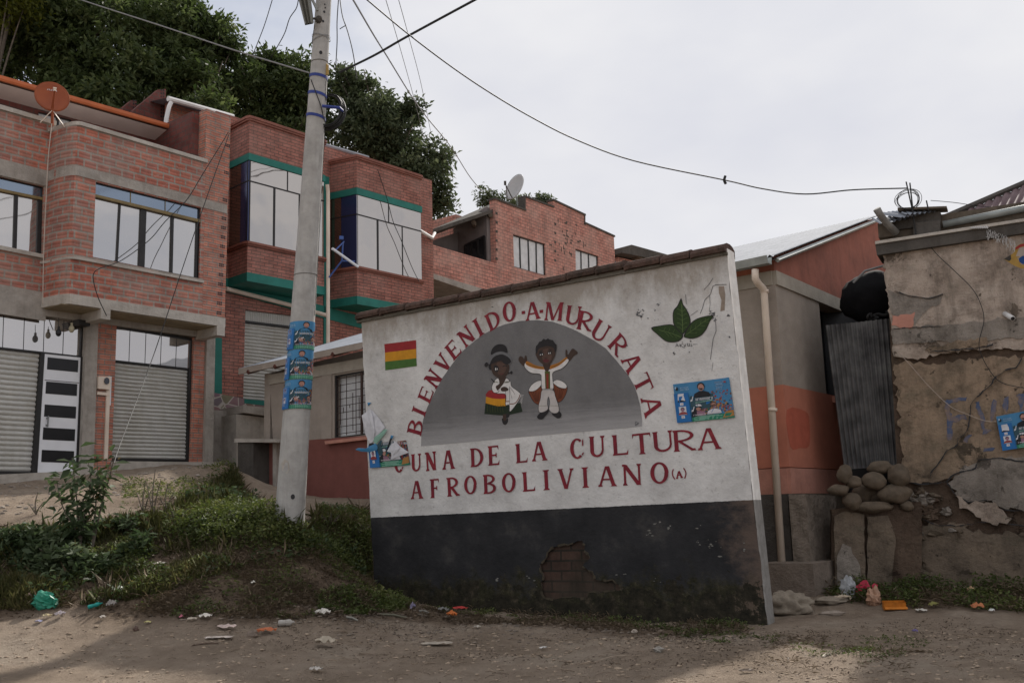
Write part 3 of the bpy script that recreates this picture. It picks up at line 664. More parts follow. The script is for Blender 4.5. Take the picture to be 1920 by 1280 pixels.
painted('painted_flag', [('p', 'r', [(721, 645), (780.5, 637.5), (780.8, 654), (722, 661)]), ('p', 'y', [(722, 661), (780.8, 654), (781, 671.5), (722.4, 678)]), ('p', 'g', [(722.4, 678), (781, 671.5), (781.8, 686), (722.8, 694)])], C)
Z = lambda pts: [(1210 + x / 11.636, 550 + y / 11.636) for x, y in pts]
painted('painted_coca_leaves', [('s', 'k', Z([(130, 755), (330, 700), (540, 675), (640, 705), (760, 800), (830, 930), (740, 1040), (590, 1070), (440, 1040), (280, 910)])),
    ('s', 'lf', Z([(160, 765), (340, 715), (540, 690), (630, 715), (745, 810), (810, 925), (730, 1025), (590, 1055), (450, 1025), (290, 900)])),
    ('s', 'k', Z([(1485, 485), (1250, 510), (1060, 590), (930, 740), (840, 930), (930, 980), (1060, 985), (1220, 920), (1330, 790), (1410, 620)])),
    ('s', 'lf', Z([(1465, 500), (1250, 525), (1070, 605), (945, 750), (865, 925), (930, 962), (1060, 968), (1210, 905), (1315, 780), (1395, 620)])),
    ('s', 'k', Z([(783, 110), (700, 270), (620, 370), (600, 520), (630, 700), (760, 860), (830, 890), (900, 800), (985, 680), (980, 520), (900, 340), (830, 240)])),
    ('s', 'lf', Z([(783, 150), (710, 290), (635, 380), (617, 520), (645, 690), (765, 840), (825, 870), (885, 790), (965, 670), (962, 520), (885, 350), (820, 260)]))]
    + [('c', 'lv', Z([(800, 230), (805, 450), (815, 650), (820, 850)]), 1.0)] + [('c', 'lv', Z([(808, y), (808 + s * 60, y - 45), (808 + s * 110, y - 60)]), .55) for y in (400, 500, 600, 700, 790) for s in (-1, 1)]
    + [('c', 'lv', Z([(300, 800), (500, 850), (650, 900), (780, 960)]), .8), ('c', 'lv', Z([(900, 900), (1100, 760), (1250, 640), (1390, 560)]), .8)]
    + [('c', 'lv', Z([(400 + k * 100, 830 + k * 25), (430 + k * 100, 770 + k * 25), (440 + k * 100, 740 + k * 22)]), .5) for k in range(3)] + [('c', 'lv', Z([(420 + k * 100, 840 + k * 25), (500 + k * 90, 910 + k * 25), (520 + k * 90, 940 + k * 20)]), .5) for k in range(3)]
    + [('c', 'lv', Z([(960 + k * 110, 860 - k * 80), (1080 + k * 100, 870 - k * 80), (1140 + k * 90, 850 - k * 70)]), .5) for k in range(4)] + [('c', 'lv', Z([(980 + k * 110, 850 - k * 80), (1000 + k * 110, 760 - k * 75), (1020 + k * 105, 710 - k * 55)]), .5) for k in range(4)], C)
mbx = MB()
for pts in ([(665, 1165), (690, 1090), (725, 1165)], [(680, 1140), (715, 1130)], [(760, 1100), (765, 1165)], [(825, 1085), (770, 1135), (830, 1175), (870, 1180)], [(845, 1110), (850, 1150), (880, 1150), (885, 1100)], [(920, 1085), (930, 1150), (955, 1150)], [(960, 1085), (965, 1150), (985, 1140)], [(1000, 1090), (1005, 1150), (1030, 1145)], [(805, 1050), (812, 1065)], [(975, 1040), (990, 1028), (1005, 1042), (990, 1058), (975, 1042)], [(738, 1130), (748, 1140)]):
    stroke(mbx, Z(pts), .85, .005 + len(mbx.v) * 1e-5)
for x in (1040, 1065, 1090, 1120): stroke(mbx, Z([(x, 1108), (x + 14, 1112)]), .9, .005 + len(mbx.v) * 1e-5)
obj('handwriting', mbx, C['k'], MW, P)
# cracks, scuffs and chipped paint
mb = MB(); Z3 = lambda pts: [(1040 + x / 3.765, 520 + y / 3.765) for x, y in pts]
for pts, w in (([(1118, 5), (1090, 50), (1055, 88)], .8), ([(1215, 50), (1140, 52), (1118, 62), (1100, 120), (1060, 160), (1045, 215), (1028, 255)], .9), ([(1095, 130), (1098, 190), (1092, 240), (1130, 262)], .6), ([(1135, 285), (1140, 380), (1120, 430), (1108, 520), (1100, 580)], .8), ([(1118, 600), (1110, 660)], .5), ([(925, 120), (930, 190)], .7), ([(1010, 235), (960, 270)], .6)):
    stroke(mb, Z3(pts), w, .0036 + len(mb.v) * 1e-5)
random.seed(3)
for cx, cy, n, sp, r in ((600, 258, 26, 34, 9), (735, 190, 12, 14, 6), (708, 232, 6, 8, 7), (1120, 262, 30, 30, 7), (1135, 300, 14, 12, 6), (1225, 270, 16, 8, 9), (1235, 420, 8, 6, 7), (845, 535, 8, 9, 7), (955, 527, 4, 6, 5), (510, 480, 6, 8, 7), (608, 474, 5, 14, 4), (580, 1030, 22, 18, 6), (660, 288, 2, 4, 6), (705, 300, 2, 3, 5), (770, 595, 2, 3, 4), (750, 710, 6, 12, 3), (430, -110, 2, 3, 6), (-440, 210, 2, 3, 7)):
    for k in range(n):
        x, y = random.gauss(cx, sp * .5), random.gauss(cy, sp * .4); rr = random.uniform(.3, 1) * r
        mb.flat(P, P.px(Z3([(x + rr * random.uniform(.5, 1.2) * math.cos(a), y + rr * random.uniform(.4, 1) * math.sin(a)) for a in [i * 1.05 for i in range(6)]])), .0038 + (k % 9) * .0001 + (cx % 7) * .0001)
obj('cracks_and_chips', mb, simple('chipped_dark', (.10, .10, .105), .9, .3, 10), MW, P)
mb = MB()
mb.prism(P, P.px(Z3([(1158, 62), (1195, 62), (1205, 120), (1200, 232), (1170, 240), (1178, 160), (1160, 110)])), .0035, .0025); obj('bare_plaster_patch', mb, stained('bare_plaster', (.30, .245, .20), (.2, .16, .12), .5, 5), MW, P)
mb = MB(); Z8 = lambda pts: [(600 + x / 2.286, 960 + y / 2.286) for x, y in pts]
for k in range(46):
    x, y, w, h = random.choice([(1450, 45, 60, 8), (1500, 66, 60, 14), (1620, 50, 60, 20), (1690, 135, 60, 22), (1620, 130, 30, 10), (1290, 262, 50, 10), (1445, 285, 40, 26), (1410, 90, 30, 14), (1717, 190, 12, 6), (1820, 150, 8, 20), (930, 300, 20, 40), (890, 250, 20, 40), (760, 284, 6, 10)])
    x += random.uniform(-w, w) / 2; y += random.uniform(-h, h); r = random.uniform(1.5, 5)
    mb.flat(P, P.px(Z8([(x + r * 1.6 * random.uniform(.5, 1.3) * math.cos(a), y + r * random.uniform(.4, 1.1) * math.sin(a)) for a in [i * 1.05 for i in range(6)]])), .0038 + (k % 9) * .0002)
obj('chipped_paint', mb, simple('chip_pale', (.17, .165, .15), .9, .4, 10), MW, P)
mb = MB()   # pale broken rim of the plaster round the bare bricks
for i in range(len(hs2)):
    if random.random() < .6:
        a, b = hs2[i], hs2[(i + 1) % len(hs2)]
        mb.bar(P, a, b, random.uniform(.012, .04), .0045, .001)
obj('broken_plaster_rim', mb, stained('broken_rim', (.08, .066, .046), (.02, .018, .014), .8, 9), MW, P)
# ---- painted figures
Y1 = lambda pts: [(900 + x / 7.111, 620 + y / 7.111) for x, y in pts]
painted('painted_girl', [
    ('p', 'gd', Y1([(75, 965), (390, 985), (540, 960), (570, 1078), (400, 1118), (300, 1128), (60, 1108)])),
    ('s', 'k', Y1([(330, 1110), (395, 1105), (385, 1150), (340, 1165)])), ('p', 'sk', Y1([(308, 1110), (352, 1112), (350, 1180), (305, 1180)])), ('s', 'k', Y1([(296, 1165), (330, 1185), (372, 1165), (374, 1215), (345, 1252), (312, 1240), (298, 1205)])), ('s', 'sk', Y1([(315, 1170), (350, 1170), (345, 1195), (320, 1195)])),
    ('p', 'y', Y1([(82, 880), (345, 895), (345, 1000), (240, 1005), (78, 965)])), ('s', 'r', Y1([(95, 825), (160, 790), (340, 850), (348, 900), (210, 905), (88, 875)])),
    ('o', 'w', Y1([(180, 690), (260, 660), (400, 665), (425, 740), (545, 845), (500, 960), (400, 1080), (392, 990), (345, 985), (345, 850), (230, 835), (165, 790)])),
    ('l', 'k', Y1([(345, 800), (342, 985)]), .6), ('l', 'k', Y1([(395, 740), (398, 1080)]), .6), ('c', 'dr', Y1([(400, 975), (470, 965), (520, 900), (535, 850)]), 1.4), ('c', 'dr', Y1([(342, 942), (395, 940)]), 1.3), ('c', 'k', Y1([(395, 750), (440, 800), (470, 850)]), .5), ('c', 'k', Y1([(395, 750), (410, 830), (430, 900)]), .4),
    ('o', 'w', Y1([(200, 665), (240, 632), (268, 665), (262, 690), (300, 700), (230, 780), (260, 800), (230, 825), (180, 815), (162, 745)])), ('o', 'w', Y1([(320, 665), (350, 632), (385, 650), (395, 680), (330, 690)])), ('c', 'vg', Y1([(190, 675), (250, 690)]), .9), ('c', 'vg', Y1([(325, 690), (395, 672)]), .9),
    ('s', 'sk', Y1([(255, 620), (350, 615), (330, 680), (290, 740), (240, 790), (215, 740), (265, 700)])), ('s', 'sk', Y1([(285, 765), (330, 745), (380, 770), (370, 800), (295, 805)])),
    ('s', 'k', Y1([(120, 470), (150, 440), (180, 480), (165, 520), (130, 515)])), ('s', 'k', Y1([(65, 445), (95, 420), (115, 450), (95, 480), (70, 475)])), ('l', 'k', Y1([(95, 455), (150, 450)]), 1.2), ('s', 'k', Y1([(405, 555), (425, 535), (440, 558), (420, 578)])), ('l', 'k', Y1([(370, 570), (415, 556)]), 1.6), ('l', 'k', Y1([(155, 640), (200, 690)]), 1.3),
    ('s', 'sk', Y1([(165, 430), (270, 370), (385, 440), (388, 540), (340, 610), (260, 625), (190, 590), (160, 520)])), ('s', 'sk2', Y1([(230, 430), (320, 430), (360, 500), (300, 590), (240, 560)])),
    ('s', 'k', Y1([(190, 475), (225, 462), (255, 490), (245, 545), (205, 540)])), ('s', 'w', Y1([(208, 500), (220, 495), (222, 525), (210, 525)])), ('s', 'w', Y1([(233, 500), (240, 500), (240, 520), (233, 520)])), ('c', 'k', Y1([(305, 480), (335, 465), (368, 472)]), 1.5), ('c', 'lip', Y1([(270, 575), (295, 582), (320, 568)]), 1.2),
    ('s', 'gy', Y1([(118, 430), (150, 335), (250, 278), (360, 300), (425, 370), (420, 430), (380, 450), (300, 390), (200, 400), (150, 440)])), ('s', 'k', Y1([(140, 440), (190, 350), (290, 315), (380, 350), (420, 410), (380, 448), (330, 440), (290, 400), (230, 415), (190, 430)])),
    ('s', 'k', Y1([(155, 320), (165, 250), (220, 192), (300, 180), (355, 215), (368, 290), (300, 275), (220, 290)])),
    ] + [('c', 'vg', Y1([(110 + k * 34, 985), (106 + k * 34, 1040), (112 + k * 34, 1085)]), .5) for k in range(7)] + [('l', 'w', Y1([(548 + 0 * k, 850 + k * 16), (590 - k * 4, 862 + k * 18)]), .5) for k in range(7)], C, 'painted girl in a bowler hat and striped skirt')
Y2 = lambda pts: [(965 + x / 7.111, 620 + y / 7.111) for x, y in pts]
painted('painted_drummer', [
    ('o', 'dr', Y2([(190, 805), (270, 800), (365, 740), (380, 830), (340, 970), (320, 985), (260, 950), (210, 870)])), ('o', 'w', Y2([(192, 800), (225, 725), (300, 672), (360, 668), (352, 730), (270, 800)])),
    ('o', 'dr', Y2([(515, 700), (600, 765), (700, 745), (690, 830), (640, 920), (580, 950), (545, 860)])), ('o', 'w', Y2([(515, 680), (570, 652), (650, 680), (698, 730), (680, 768), (600, 755), (530, 710)])),
    ] + [('l', 'dr2', Y2([(225 + k * 25, 815), (285 + k * 8, 940)]), .6) for k in range(5)] + [('l', 'dr2', Y2([(550 + k * 26, 775), (575 + k * 12, 920 - k * 6)]), .6) for k in range(5)] + [
    ('s', 'sk', Y2([(55, 385), (75, 340), (110, 350), (130, 375), (140, 335), (162, 340), (168, 420), (130, 470), (80, 430)])), ('s', 'sk', Y2([(690, 380), (682, 262), (705, 262), (715, 320), (770, 240), (820, 262), (845, 300), (790, 340), (735, 405)])),
    ('o', 'w', Y2([(150, 425), (240, 485), (390, 510), (480, 510), (600, 455), (700, 375), (722, 410), (640, 500), (520, 552), (510, 640), (515, 780), (375, 785), (360, 640), (345, 580), (220, 560), (140, 490)])),
    ('s', 'or', Y2([(155, 415), (185, 410), (280, 460), (395, 485), (395, 515), (270, 500), (160, 455)])), ('s', 'or', Y2([(480, 465), (590, 425), (685, 355), (700, 375), (600, 460), (485, 510)])), ('c', 'vg', Y2([(165, 440), (280, 480), (385, 500)]), .8), ('c', 'vg', Y2([(490, 490), (600, 440), (690, 368)]), .8),
    ('s', 'sk', Y2([(385, 440), (475, 440), (470, 500), (435, 560), (400, 510)])), ('p', 'vg', Y2([(405, 540), (475, 540), (478, 775), (415, 775)])), ('p', 'dr', Y2([(420, 570), (460, 570), (458, 775), (428, 775)])), ('l', 'r', Y2([(440, 580), (444, 770)]), .9),
    ('s', 'k', Y2([(305, 1140), (345, 1095), (400, 1085), (450, 1045), (460, 1075), (420, 1130), (370, 1178), (320, 1172)])), ('s', 'k', Y2([(500, 1105), (560, 1095), (595, 1070), (628, 1110), (620, 1150), (580, 1165), (540, 1145)])),
    ('o', 'w2', Y2([(375, 790), (515, 790), (550, 880), (590, 1000), (590, 1080), (520, 1100), (465, 1050), (475, 960), (455, 880), (440, 960), (450, 1040), (400, 1080), (335, 1085), (322, 1010), (350, 900)])), ('s', 'gy', Y2([(455, 900), (475, 960), (462, 1020), (442, 960)])), ('c', 'vg', Y2([(330, 1000), (440, 998)]), .5), ('c', 'vg', Y2([(480, 998), (588, 1000)]), .5),
    ('l', 'k', Y2([(370, 785), (520, 778)]), 2.2), ('l', 'w', Y2([(375, 786), (515, 779)]), .9),
    ('s', 'sk', Y2([(285, 290), (340, 210), (450, 190), (540, 230), (550, 310), (510, 400), (470, 450), (420, 462), (360, 430), (310, 370)])), ('s', 'sk2', Y2([(380, 260), (450, 240), (500, 330), (470, 420), (400, 420), (370, 340)])),
    ('s', 'k', Y2([(290, 290), (290, 220), (350, 145), (430, 118), (510, 130), (560, 200), (560, 260), (545, 290), (525, 230), (450, 205), (370, 220), (320, 250), (305, 300)])),
    ] + [('s', 'k', Y2([(x - 22, y), (x, y - 22), (x + 22, y), (x, y + 22)])) for x, y in ((310, 215), (345, 165), (395, 130), (450, 125), (505, 145), (545, 195))] + [
    ('s', 'k', Y2([(330, 300), (362, 285), (395, 305), (380, 335), (340, 330)])), ('s', 'k', Y2([(445, 285), (475, 270), (500, 290), (490, 315), (455, 312)])), ('s', 'w', Y2([(346, 315), (356, 315), (356, 328), (346, 328)])), ('s', 'w', Y2([(372, 308), (380, 308), (380, 324), (372, 324)])), ('s', 'w', Y2([(458, 292), (467, 292), (467, 310), (458, 310)])), ('s', 'w', Y2([(480, 290), (487, 290), (487, 306), (480, 306)])), ('c', 'k', Y2([(335, 285), (365, 268), (395, 280)]), .8), ('c', 'k', Y2([(445, 268), (475, 255), (500, 268)]), .8), ('s', 'lip', Y2([(385, 395), (425, 375), (465, 392), (450, 418), (405, 420)])), ('c', 'k', Y2([(405, 360), (425, 366), (440, 358)]), .5)], C, 'painted boy with raised arms between two drums')
# ---------------------------------------------------------------- shared building pieces
def lerp(a, b, t): return a + (b - a) * t
def hline(pl, a, b, off=0): return (pl.sz(*a, off).y + pl.sz(*b, off).y) / 2
def pane_window(root, pl, q, ref, bars, gl='glass', depth=.10, fw=.035, extra=None, label=None, frame='frame'):
    """q: picture corners TL TR BR BL on the plane at offset ref. bars: (a, b, metres)"""
    s = pl.px(q, ref); mb = MB(); o1, o0 = ref - depth + .05, ref - depth - .02
    for i in range(4): mb.bar(pl, s[i], s[(i + 1) % 4], fw, o0 - .0003 * i, o1 + .0003 * i)
    for k, (a, b, w) in enumerate(bars): mb.bar(pl, pl.sz(*a, ref), pl.sz(*b, ref), w, o0 + .001 + .0004 * k, (o1 - .004 - .0006 * k) if w > .02 else ref - depth + .016)
    f = obj('window', mb, M[frame], root, pl, label=label)
    mb = MB(); mb.prism(pl, s, ref - depth + .012, ref - depth + .004); obj('pane', mb, M[gl], f, pl)
    if extra:
        for qq, g, nm in extra:
            mb = MB(); mb.prism(pl, pl.px(qq, ref), ref - depth + .020, ref - depth + .014); obj(nm, mb, M[g], f, pl)
    return f
def shutter(root, pl, q, ref, n, off, mat='shut', vert=False, amp=.034, name='roller_shutter', label=None):
    TL_, TR_, BR_, BL_ = pl.px(q, ref); mb = MB(); K = 6
    def fn(i, j):
        if vert: a, b = TL_.lerp(TR_, j), BL_.lerp(BR_, j); c = a.lerp(b, i)
        else: a, b = TL_.lerp(BL_, j), TR_.lerp(BR_, j); c = a.lerp(b, i)
        ph = (j * n) % 1.0; h = (abs(math.sin(math.pi * ph)) if not vert else .5 + .5 * math.sin(2 * math.pi * ph))
        return pl.W(c.x, c.y, off + amp * h)
    mb.grid(fn, 2, n * K)
    return obj(name, mb, M[mat], root, pl, smooth=vert, label=label)
def ribbon(mb, pl, path, z0, z1, mi=0, cap=True, o_in=-.02):
    """vertical strip following (s, off) path, closed back to the wall"""
    n = len(path)
    vs = [pl.W(a, z0, o) for a, o in path] + [pl.W(a, z1, o) for a, o in path]
    fs = [(i, i + 1, n + i + 1, n + i) for i in range(n - 1)]
    if cap: fs += [tuple(range(n))[::-1], tuple(range(n, 2 * n))]
    mb.add(vs, fs, mi)

# ---------------------------------------------------------------- A: orange brick house with shutters
P = PA0; HA = thing('brick_house', 'orange hollow-brick shop house with roller shutters, rounded corner bay and orange eave', 'house', P.W(2.2, 2.2, 0))
OB = .75
def z1(a, b): return hline(P, a, b, OB)
Z = dict(cop1=z1((140, 232), (386, 307)), b1t=z1((145, 312), (427, 385)), b1b=z1((145, 331), (427, 400)), sl=z1((140, 481), (374, 527)), b2t=z1((142, 552), (422, 597)), b2b=z1((142, 571), (422, 613)))
sL0 = P.sz(86, 400).x; sC = P.sz(141, 400, OB).x; s1 = P.sz(386, 300, OB).x; s2 = P.sz(427, 450, OB).x; s2t = P.sz(432.5, 230, OB).x; s2b = P.sz(421, 600, OB).x
# setback wall left of the bay
W1 = [(-90, 310), (82.5, 350), (79.5, 478.5), (-90, 443)]
mb = MB(); zt = P.sz(0, 206).y; zb = P.sz(0, 582).y; sLL = P.sz(-260, 400).x
mb.prism(P, [(sLL, zb), (sL0 + .05, zb), (sL0 + .05, zt), (sLL, zt)], 0, -.25, 0, [P.px(W1)]); obj('wall', mb, M['brickA'], HA, P)
pane_window(HA, P, W1, 0, [((-90, 336), (82, 372), .05), ((34, 362), (31, 468), .06), ((79, 371), (76, 477), .09)], extra=[([(-90, 312), (82, 350.5), (82, 370), (-90, 334)], 'glassB', 'transom_pane')])
mb = MB(); mb.prism(P, P.px([(-90, 333.5), (82, 369.5), (82, 374.5), (-90, 338.5)]), -.03, -.08); obj('window_rail', mb, M['gold'], HA, P)
mb = MB()
mb.prism(P, [(sLL, zt), (sL0 + .1, zt), (sL0 + .1, zt + .09), (sLL, zt + .09)], .05, -.28); obj('parapet_coping', mb, M['conclt'], HA, P)
mb = MB(); q = P.px([(-260, 232), (90, 321), (88, 350), (-260, 268)]); mb.prism(P, q, .025, .004); obj('concrete_band', mb, M['conc'], HA, P)
q = P.px([(-90, 443), (79, 478), (79, 485), (-90, 451)]); mb = MB(); mb.prism(P, q, .07, .003); obj('window_sill', mb, M['conclt'], HA, P)
mb = MB(); q = P.px([(-260, 486), (84, 549), (84, 602), (-260, 548)]); mb.prism(P, q, .035, .005); obj('concrete_band', mb, M['conc'], HA, P)
# the bay: rounded left corner then flat front
def arcpath(r_s, o, o0=0.0, n=8): return [(sL0 + r_s * (1 - math.cos(i / n * math.pi / 2)), o0 + (o - o0) * math.sin(i / n * math.pi / 2)) for i in range(n + 1)]
rs = sC - sL0
mb = MB(); ribbon(mb, P, arcpath(rs, OB) + [(sC, -.05), (sL0, -.05)], Z['b2t'], Z['cop1']); obj('rounded_corner', mb, M['brickA'], HA, P, smooth=False)
W2 = [(180, 341), (377, 390), (374, 522), (174, 482)]
mb = MB(); mb.prism(P, [(sC, Z['b2t']), (s1, Z['b2t']), (s1, Z['cop1']), (sC, Z['cop1'])], OB, OB - .25, 0, [P.px(W2, OB)]); obj('wall', mb, M['brickA'], HA, P)
ztf = P.sz(408, 213, OB).y
mb = MB(); mb.prism(P, [(s1, Z['b2t']), (s2b, Z['b2t']), (s2t, ztf), (s1 - .02, ztf + .02), (s1 - .02, Z['cop1'] + .001), (s1, Z['cop1'])], OB + .003, OB - .27); obj('corner_pier', mb, M['brickA2'], HA, P)
mb = MB(); mb.prism(P, [(s2b - .02, Z['b2b']), (s2b - .02, Z['cop1'] + .5), (s2b - .26, Z['cop1'] + .5), (s2b - .26, Z['b2b'])], OB - .271, -5); obj('side_wall', mb, M['brickA2'], HA, P)
# hollow ends of the bricks left visible on the corner
mb = MB(); zz = Z['b2t'] + .06; k = 0; top = ztf - .3
while zz < top:
    for dx in range(3):
        for dz in range(2):
            c = P.sz(421 + 12 * (zz - Z['b2t']) / (ztf - Z['b2t']), 400, OB).x - .155 + dx * .043
            if Z['b1b'] - .05 < zz < Z['b1t'] + .02: continue
            if zz > Z['b1t'] and k % 3: continue
            mb.prism(P, [(c, zz + dz * .042), (c + .032, zz + dz * .042), (c + .032, zz + .032 + dz * .042), (c, zz + .032 + dz * .042)], OB + .006, OB + .002)
    if mb.v: obj('hollow_brick_end', mb, M['black'], HA, P); mb = MB()
    zz += .216; k += 1
pane_window(HA, P, W2, OB, [((179.5, 366), (376, 414), .05), ((228, 380), (222, 492), .03), ((272, 392), (268, 502), .13), ((326.5, 404), (324, 512), .055), ((373, 413), (370, 521), .04)],
            extra=[([(180, 341), (377, 390), (376.5, 412), (179.5, 364)], 'glassB', 'transom_pane')], depth=.09)
mb = MB()
for u, v, w in ((248, 362, 258), (313, 378, 313)): mb.bar(P, P.sz(u, v - 4, OB), P.sz(u, v + 18, OB), .015, OB - .065, OB - .06)
mb.prism(P, P.px([(179, 364), (376.5, 411.5), (376.5, 417), (179, 369)], OB), OB - .005, OB - .06); obj('window_rail', mb, M['gold'], HA, P)
def band(name, zb_, zt_, mat, proud, left=True, sR=None, bottomcap=True):
    mb = MB(); path = arcpath(rs + proud * .5, OB + proud, 0) + [(sR if sR is not None else s2b - .002, OB + proud), (sR if sR is not None else s2b - .002, -.02), (sL0, -.02)]
    path[0] = (sL0 - proud, 0); ribbon(mb, P, path, zb_, zt_); return obj(name, mb, M[mat], HA, P)
band('concrete_band', Z['b1b'], Z['b1t'], 'conc', .018)
band('window_sill', Z['sl'] - .05, Z['sl'], 'conclt', .07, sR=s1 - .02)
band('concrete_band', Z['b2b'], Z['b2t'] + .001, 'conclt', .02, sR=s2b + .01)
band('parapet_coping', Z['cop1'], Z['cop1'] + .08, 'conclt', .05, sR=s1 + .02)
mb = MB(); mb.prism(P, [(sL0 + .05, Z['b2b'] - .02), (s2b, Z['b2b'] - .02), (s2b, Z['b2b'] - .003), (sL0 + .05, Z['b2b'] - .003)], OB - .05, .0); obj('soffit', mb, M['concyel'], HA, P)
# beam below the slab, brackets
mb = MB(); sE = P.sz(400, 640).x; zq = P.sz(219, 611).y
mb.prism(P, [(sL0, zq), (sE, zq), (sE, Z['b2b'] - .02), (sL0, Z['b2b'] - .02)], .04, -.3); obj('beam', mb, M['conc'], HA, P)
for u in (196, 413):
    mb = MB(); c = P.sz(u, 600, OB); w = .10
    mb.prism(P, [(c.x - w, Z['b2b'] - .21), (c.x + w, Z['b2b'] - .21), (c.x + w, Z['b2b'] + .02), (c.x - w, Z['b2b'] + .02)], OB + .035, .0); obj('bracket', mb, M['conclt'], HA, P)
# ground floor
z0 = [P.sz(0, 905).y - .4]
def gq(name, pts, o1, o0, mat, label=None):
    mb = MB(); mb.prism(P, P.px(pts), o1, o0); return obj(name, mb, M[mat], HA, P, label=label)
gq('column', [(160, 598), (182, 602), (172, 900), (148, 900)], .06, -.3, 'conc')
gq('brick_pier', [(182.3, 600), (219, 606), (209, 885), (172.5, 885)], .0, -.25, 'brickA2')
gq('brick_pier', [(364, 632), (385, 636), (379, 880), (356, 880)], .0, -.25, 'brickA2')
gq('column', [(385.3, 628), (401, 630), (396, 880), (379.3, 880)], .06, -.3, 'conc')
pane_window(HA, P, [(-60, 572), (160, 601), (155, 668), (-60, 644)], 0, [((x, 584.5 + x * .115), (x - 2.2, 650 + x * .10), .012) for x in (-27, 12, 51, 88.5, 125)], gl='glass', depth=.12)
pane_window(HA, P, [(219, 611), (364, 636), (361, 691), (216, 675)], 0, [((x, 613 + (x - 219) * .17), (x - 2, 674 + (x - 219) * .11), .012) for x in (249, 279, 308, 336.5)], gl='glass', depth=.12)
shutter(HA, P, [(-60, 645), (81, 661), (65, 884), (-60, 882)], 0, 24, -.14)
shutter(HA, P, [(216, 677), (359, 692.5), (354, 861), (209, 859)], 0, 24, -.14)
gq('shutter_guide', [(79, 660), (86.5, 661), (72, 896), (62, 896)], -.05, -.15, 'frame')
gq('shutter_guide', [(357, 690), (364, 692), (358.5, 868), (353, 868)], -.05, -.15, 'frame')
gq('shutter_guide', [(-60, 881), (64, 884), (63.5, 894), (-60, 893)], -.05, -.15, 'frame')
gq('shutter_guide', [(209, 858.5), (354, 861), (354, 867), (209, 866)], -.05, -.15, 'frame')
# door with five dark lights
dr = gq('door', [(86.5, 662.5), (154, 669.5), (144, 895), (72, 893)], -.06, -.12, 'white')
gq('door_jamb', [(154.3, 668), (160, 668), (149, 900), (144.3, 900)], -.04, -.16, 'frame')
A_, B_, C_, D_ = [Vector((*p, 0)) for p in ((86.5, 662.5), (154, 669.5), (144, 892), (72, 890))]
for k, (t0, t1) in enumerate(((.025, .125), (.225, .325), (.415, .515), (.605, .705), (.79, .89))):
    f = lambda x, y: (A_.lerp(B_, x).lerp(D_.lerp(C_, x), y))
    mb = MB(); q = [f(.09, t1), f(.94, t1), f(.94, t0), f(.09, t0)]; mb.prism(P, P.px([(a.x, a.y) for a in q]), -.054, -.065); obj('door_light', mb, M['black'], dr, P)
mb = MB(); mb.bar(P, P.sz(91.5, 779), P.sz(90, 800), .018, -.0, -.03); mb.bar(P, P.sz(91, 782), P.sz(90.8, 785), .03, -.02, -.06); mb.bar(P, P.sz(90, 795), P.sz(89.8, 798), .03, -.02, -.06); obj('handle', mb, M['corr'], dr, P)
mb = MB(); mb.bar(P, P.sz(86.5, 711.5), P.sz(151, 717), .012, -.054, -.058); obj('door_seam', mb, M['frame'], dr, P)
# step in front of the shops
mb = MB(); mb.prism(P, P.px([(-60, 893), (215, 880), (213, 905), (-60, 925)]), .45, -.3); obj('step', mb, M['conclt'], HA, P)
mb = MB(); mb.prism(P, P.px([(208, 865), (402, 867), (402, 900), (208, 905)]), .18, -.3); obj('step', mb, M['conclt'], HA, P)
# meter box and conduit
mb = MB(); mb.prism(P, P.px([(180, 706), (203, 707), (202, 731), (179.5, 729)]), .10, .002); mbx_ = obj('meter_box', mb, M['pvc'], HA, P)
mb = MB(); c = P.sz(194.5, 715); mb.prism(P, [(c.x + .055 * math.cos(a) , c.y + .07 * math.sin(a)) for a in [i * math.pi / 5 for i in range(10)]], .125, .101); obj('meter_window', mb, M['glassD'], mbx_, P)
mb = MB(); mb.bar(P, P.sz(201.5, 731), P.sz(197, 862), .075, .04, .002); mb.bar(P, P.sz(180, 737), P.sz(203, 739), .06, .05, .003); obj('conduit', mb, M['pvc'], HA, P)
gq('mortar_smear', [(203.5, 705), (209, 706), (207.5, 760), (202.8, 758)], .006, .001, 'white')
mb = MB(); mb.prism(P, P.px([(137, 601), (159, 605), (158, 614), (139, 611)]), .22, .0); obj('lamp_box', mb, M['frame'], HA, P)
def bulb(u, v0, v1, mat, lab):
    t = P.sz(u, v0, .35); b = P.sz(u, v1, .35); mb = MB(); top = P.W(t.x, t.y, .35); bot = P.W(b.x, b.y, .35)
    mb.tube([top, bot], .006, 5); o = obj('bulb_cord', mb, M['wire'], HA, P); mb = MB()
    mb.blob(bot - Vector((0, 0, .08)), .055, .055, .075, 0, 0, 10, 8); mb.tube([bot - Vector((0, 0, .03)), bot + Vector((0, 0, .04))], .024, 8)
    obj('bulb', mb, mat, o, P, smooth=True, label=lab)
bulb(110, 596, 616, M['black'], 'black hanging bulb'); bulb(134.5, 600, 609, simple('old_bulb', (.40, .36, .25), .3), 'yellowed hanging bulb')
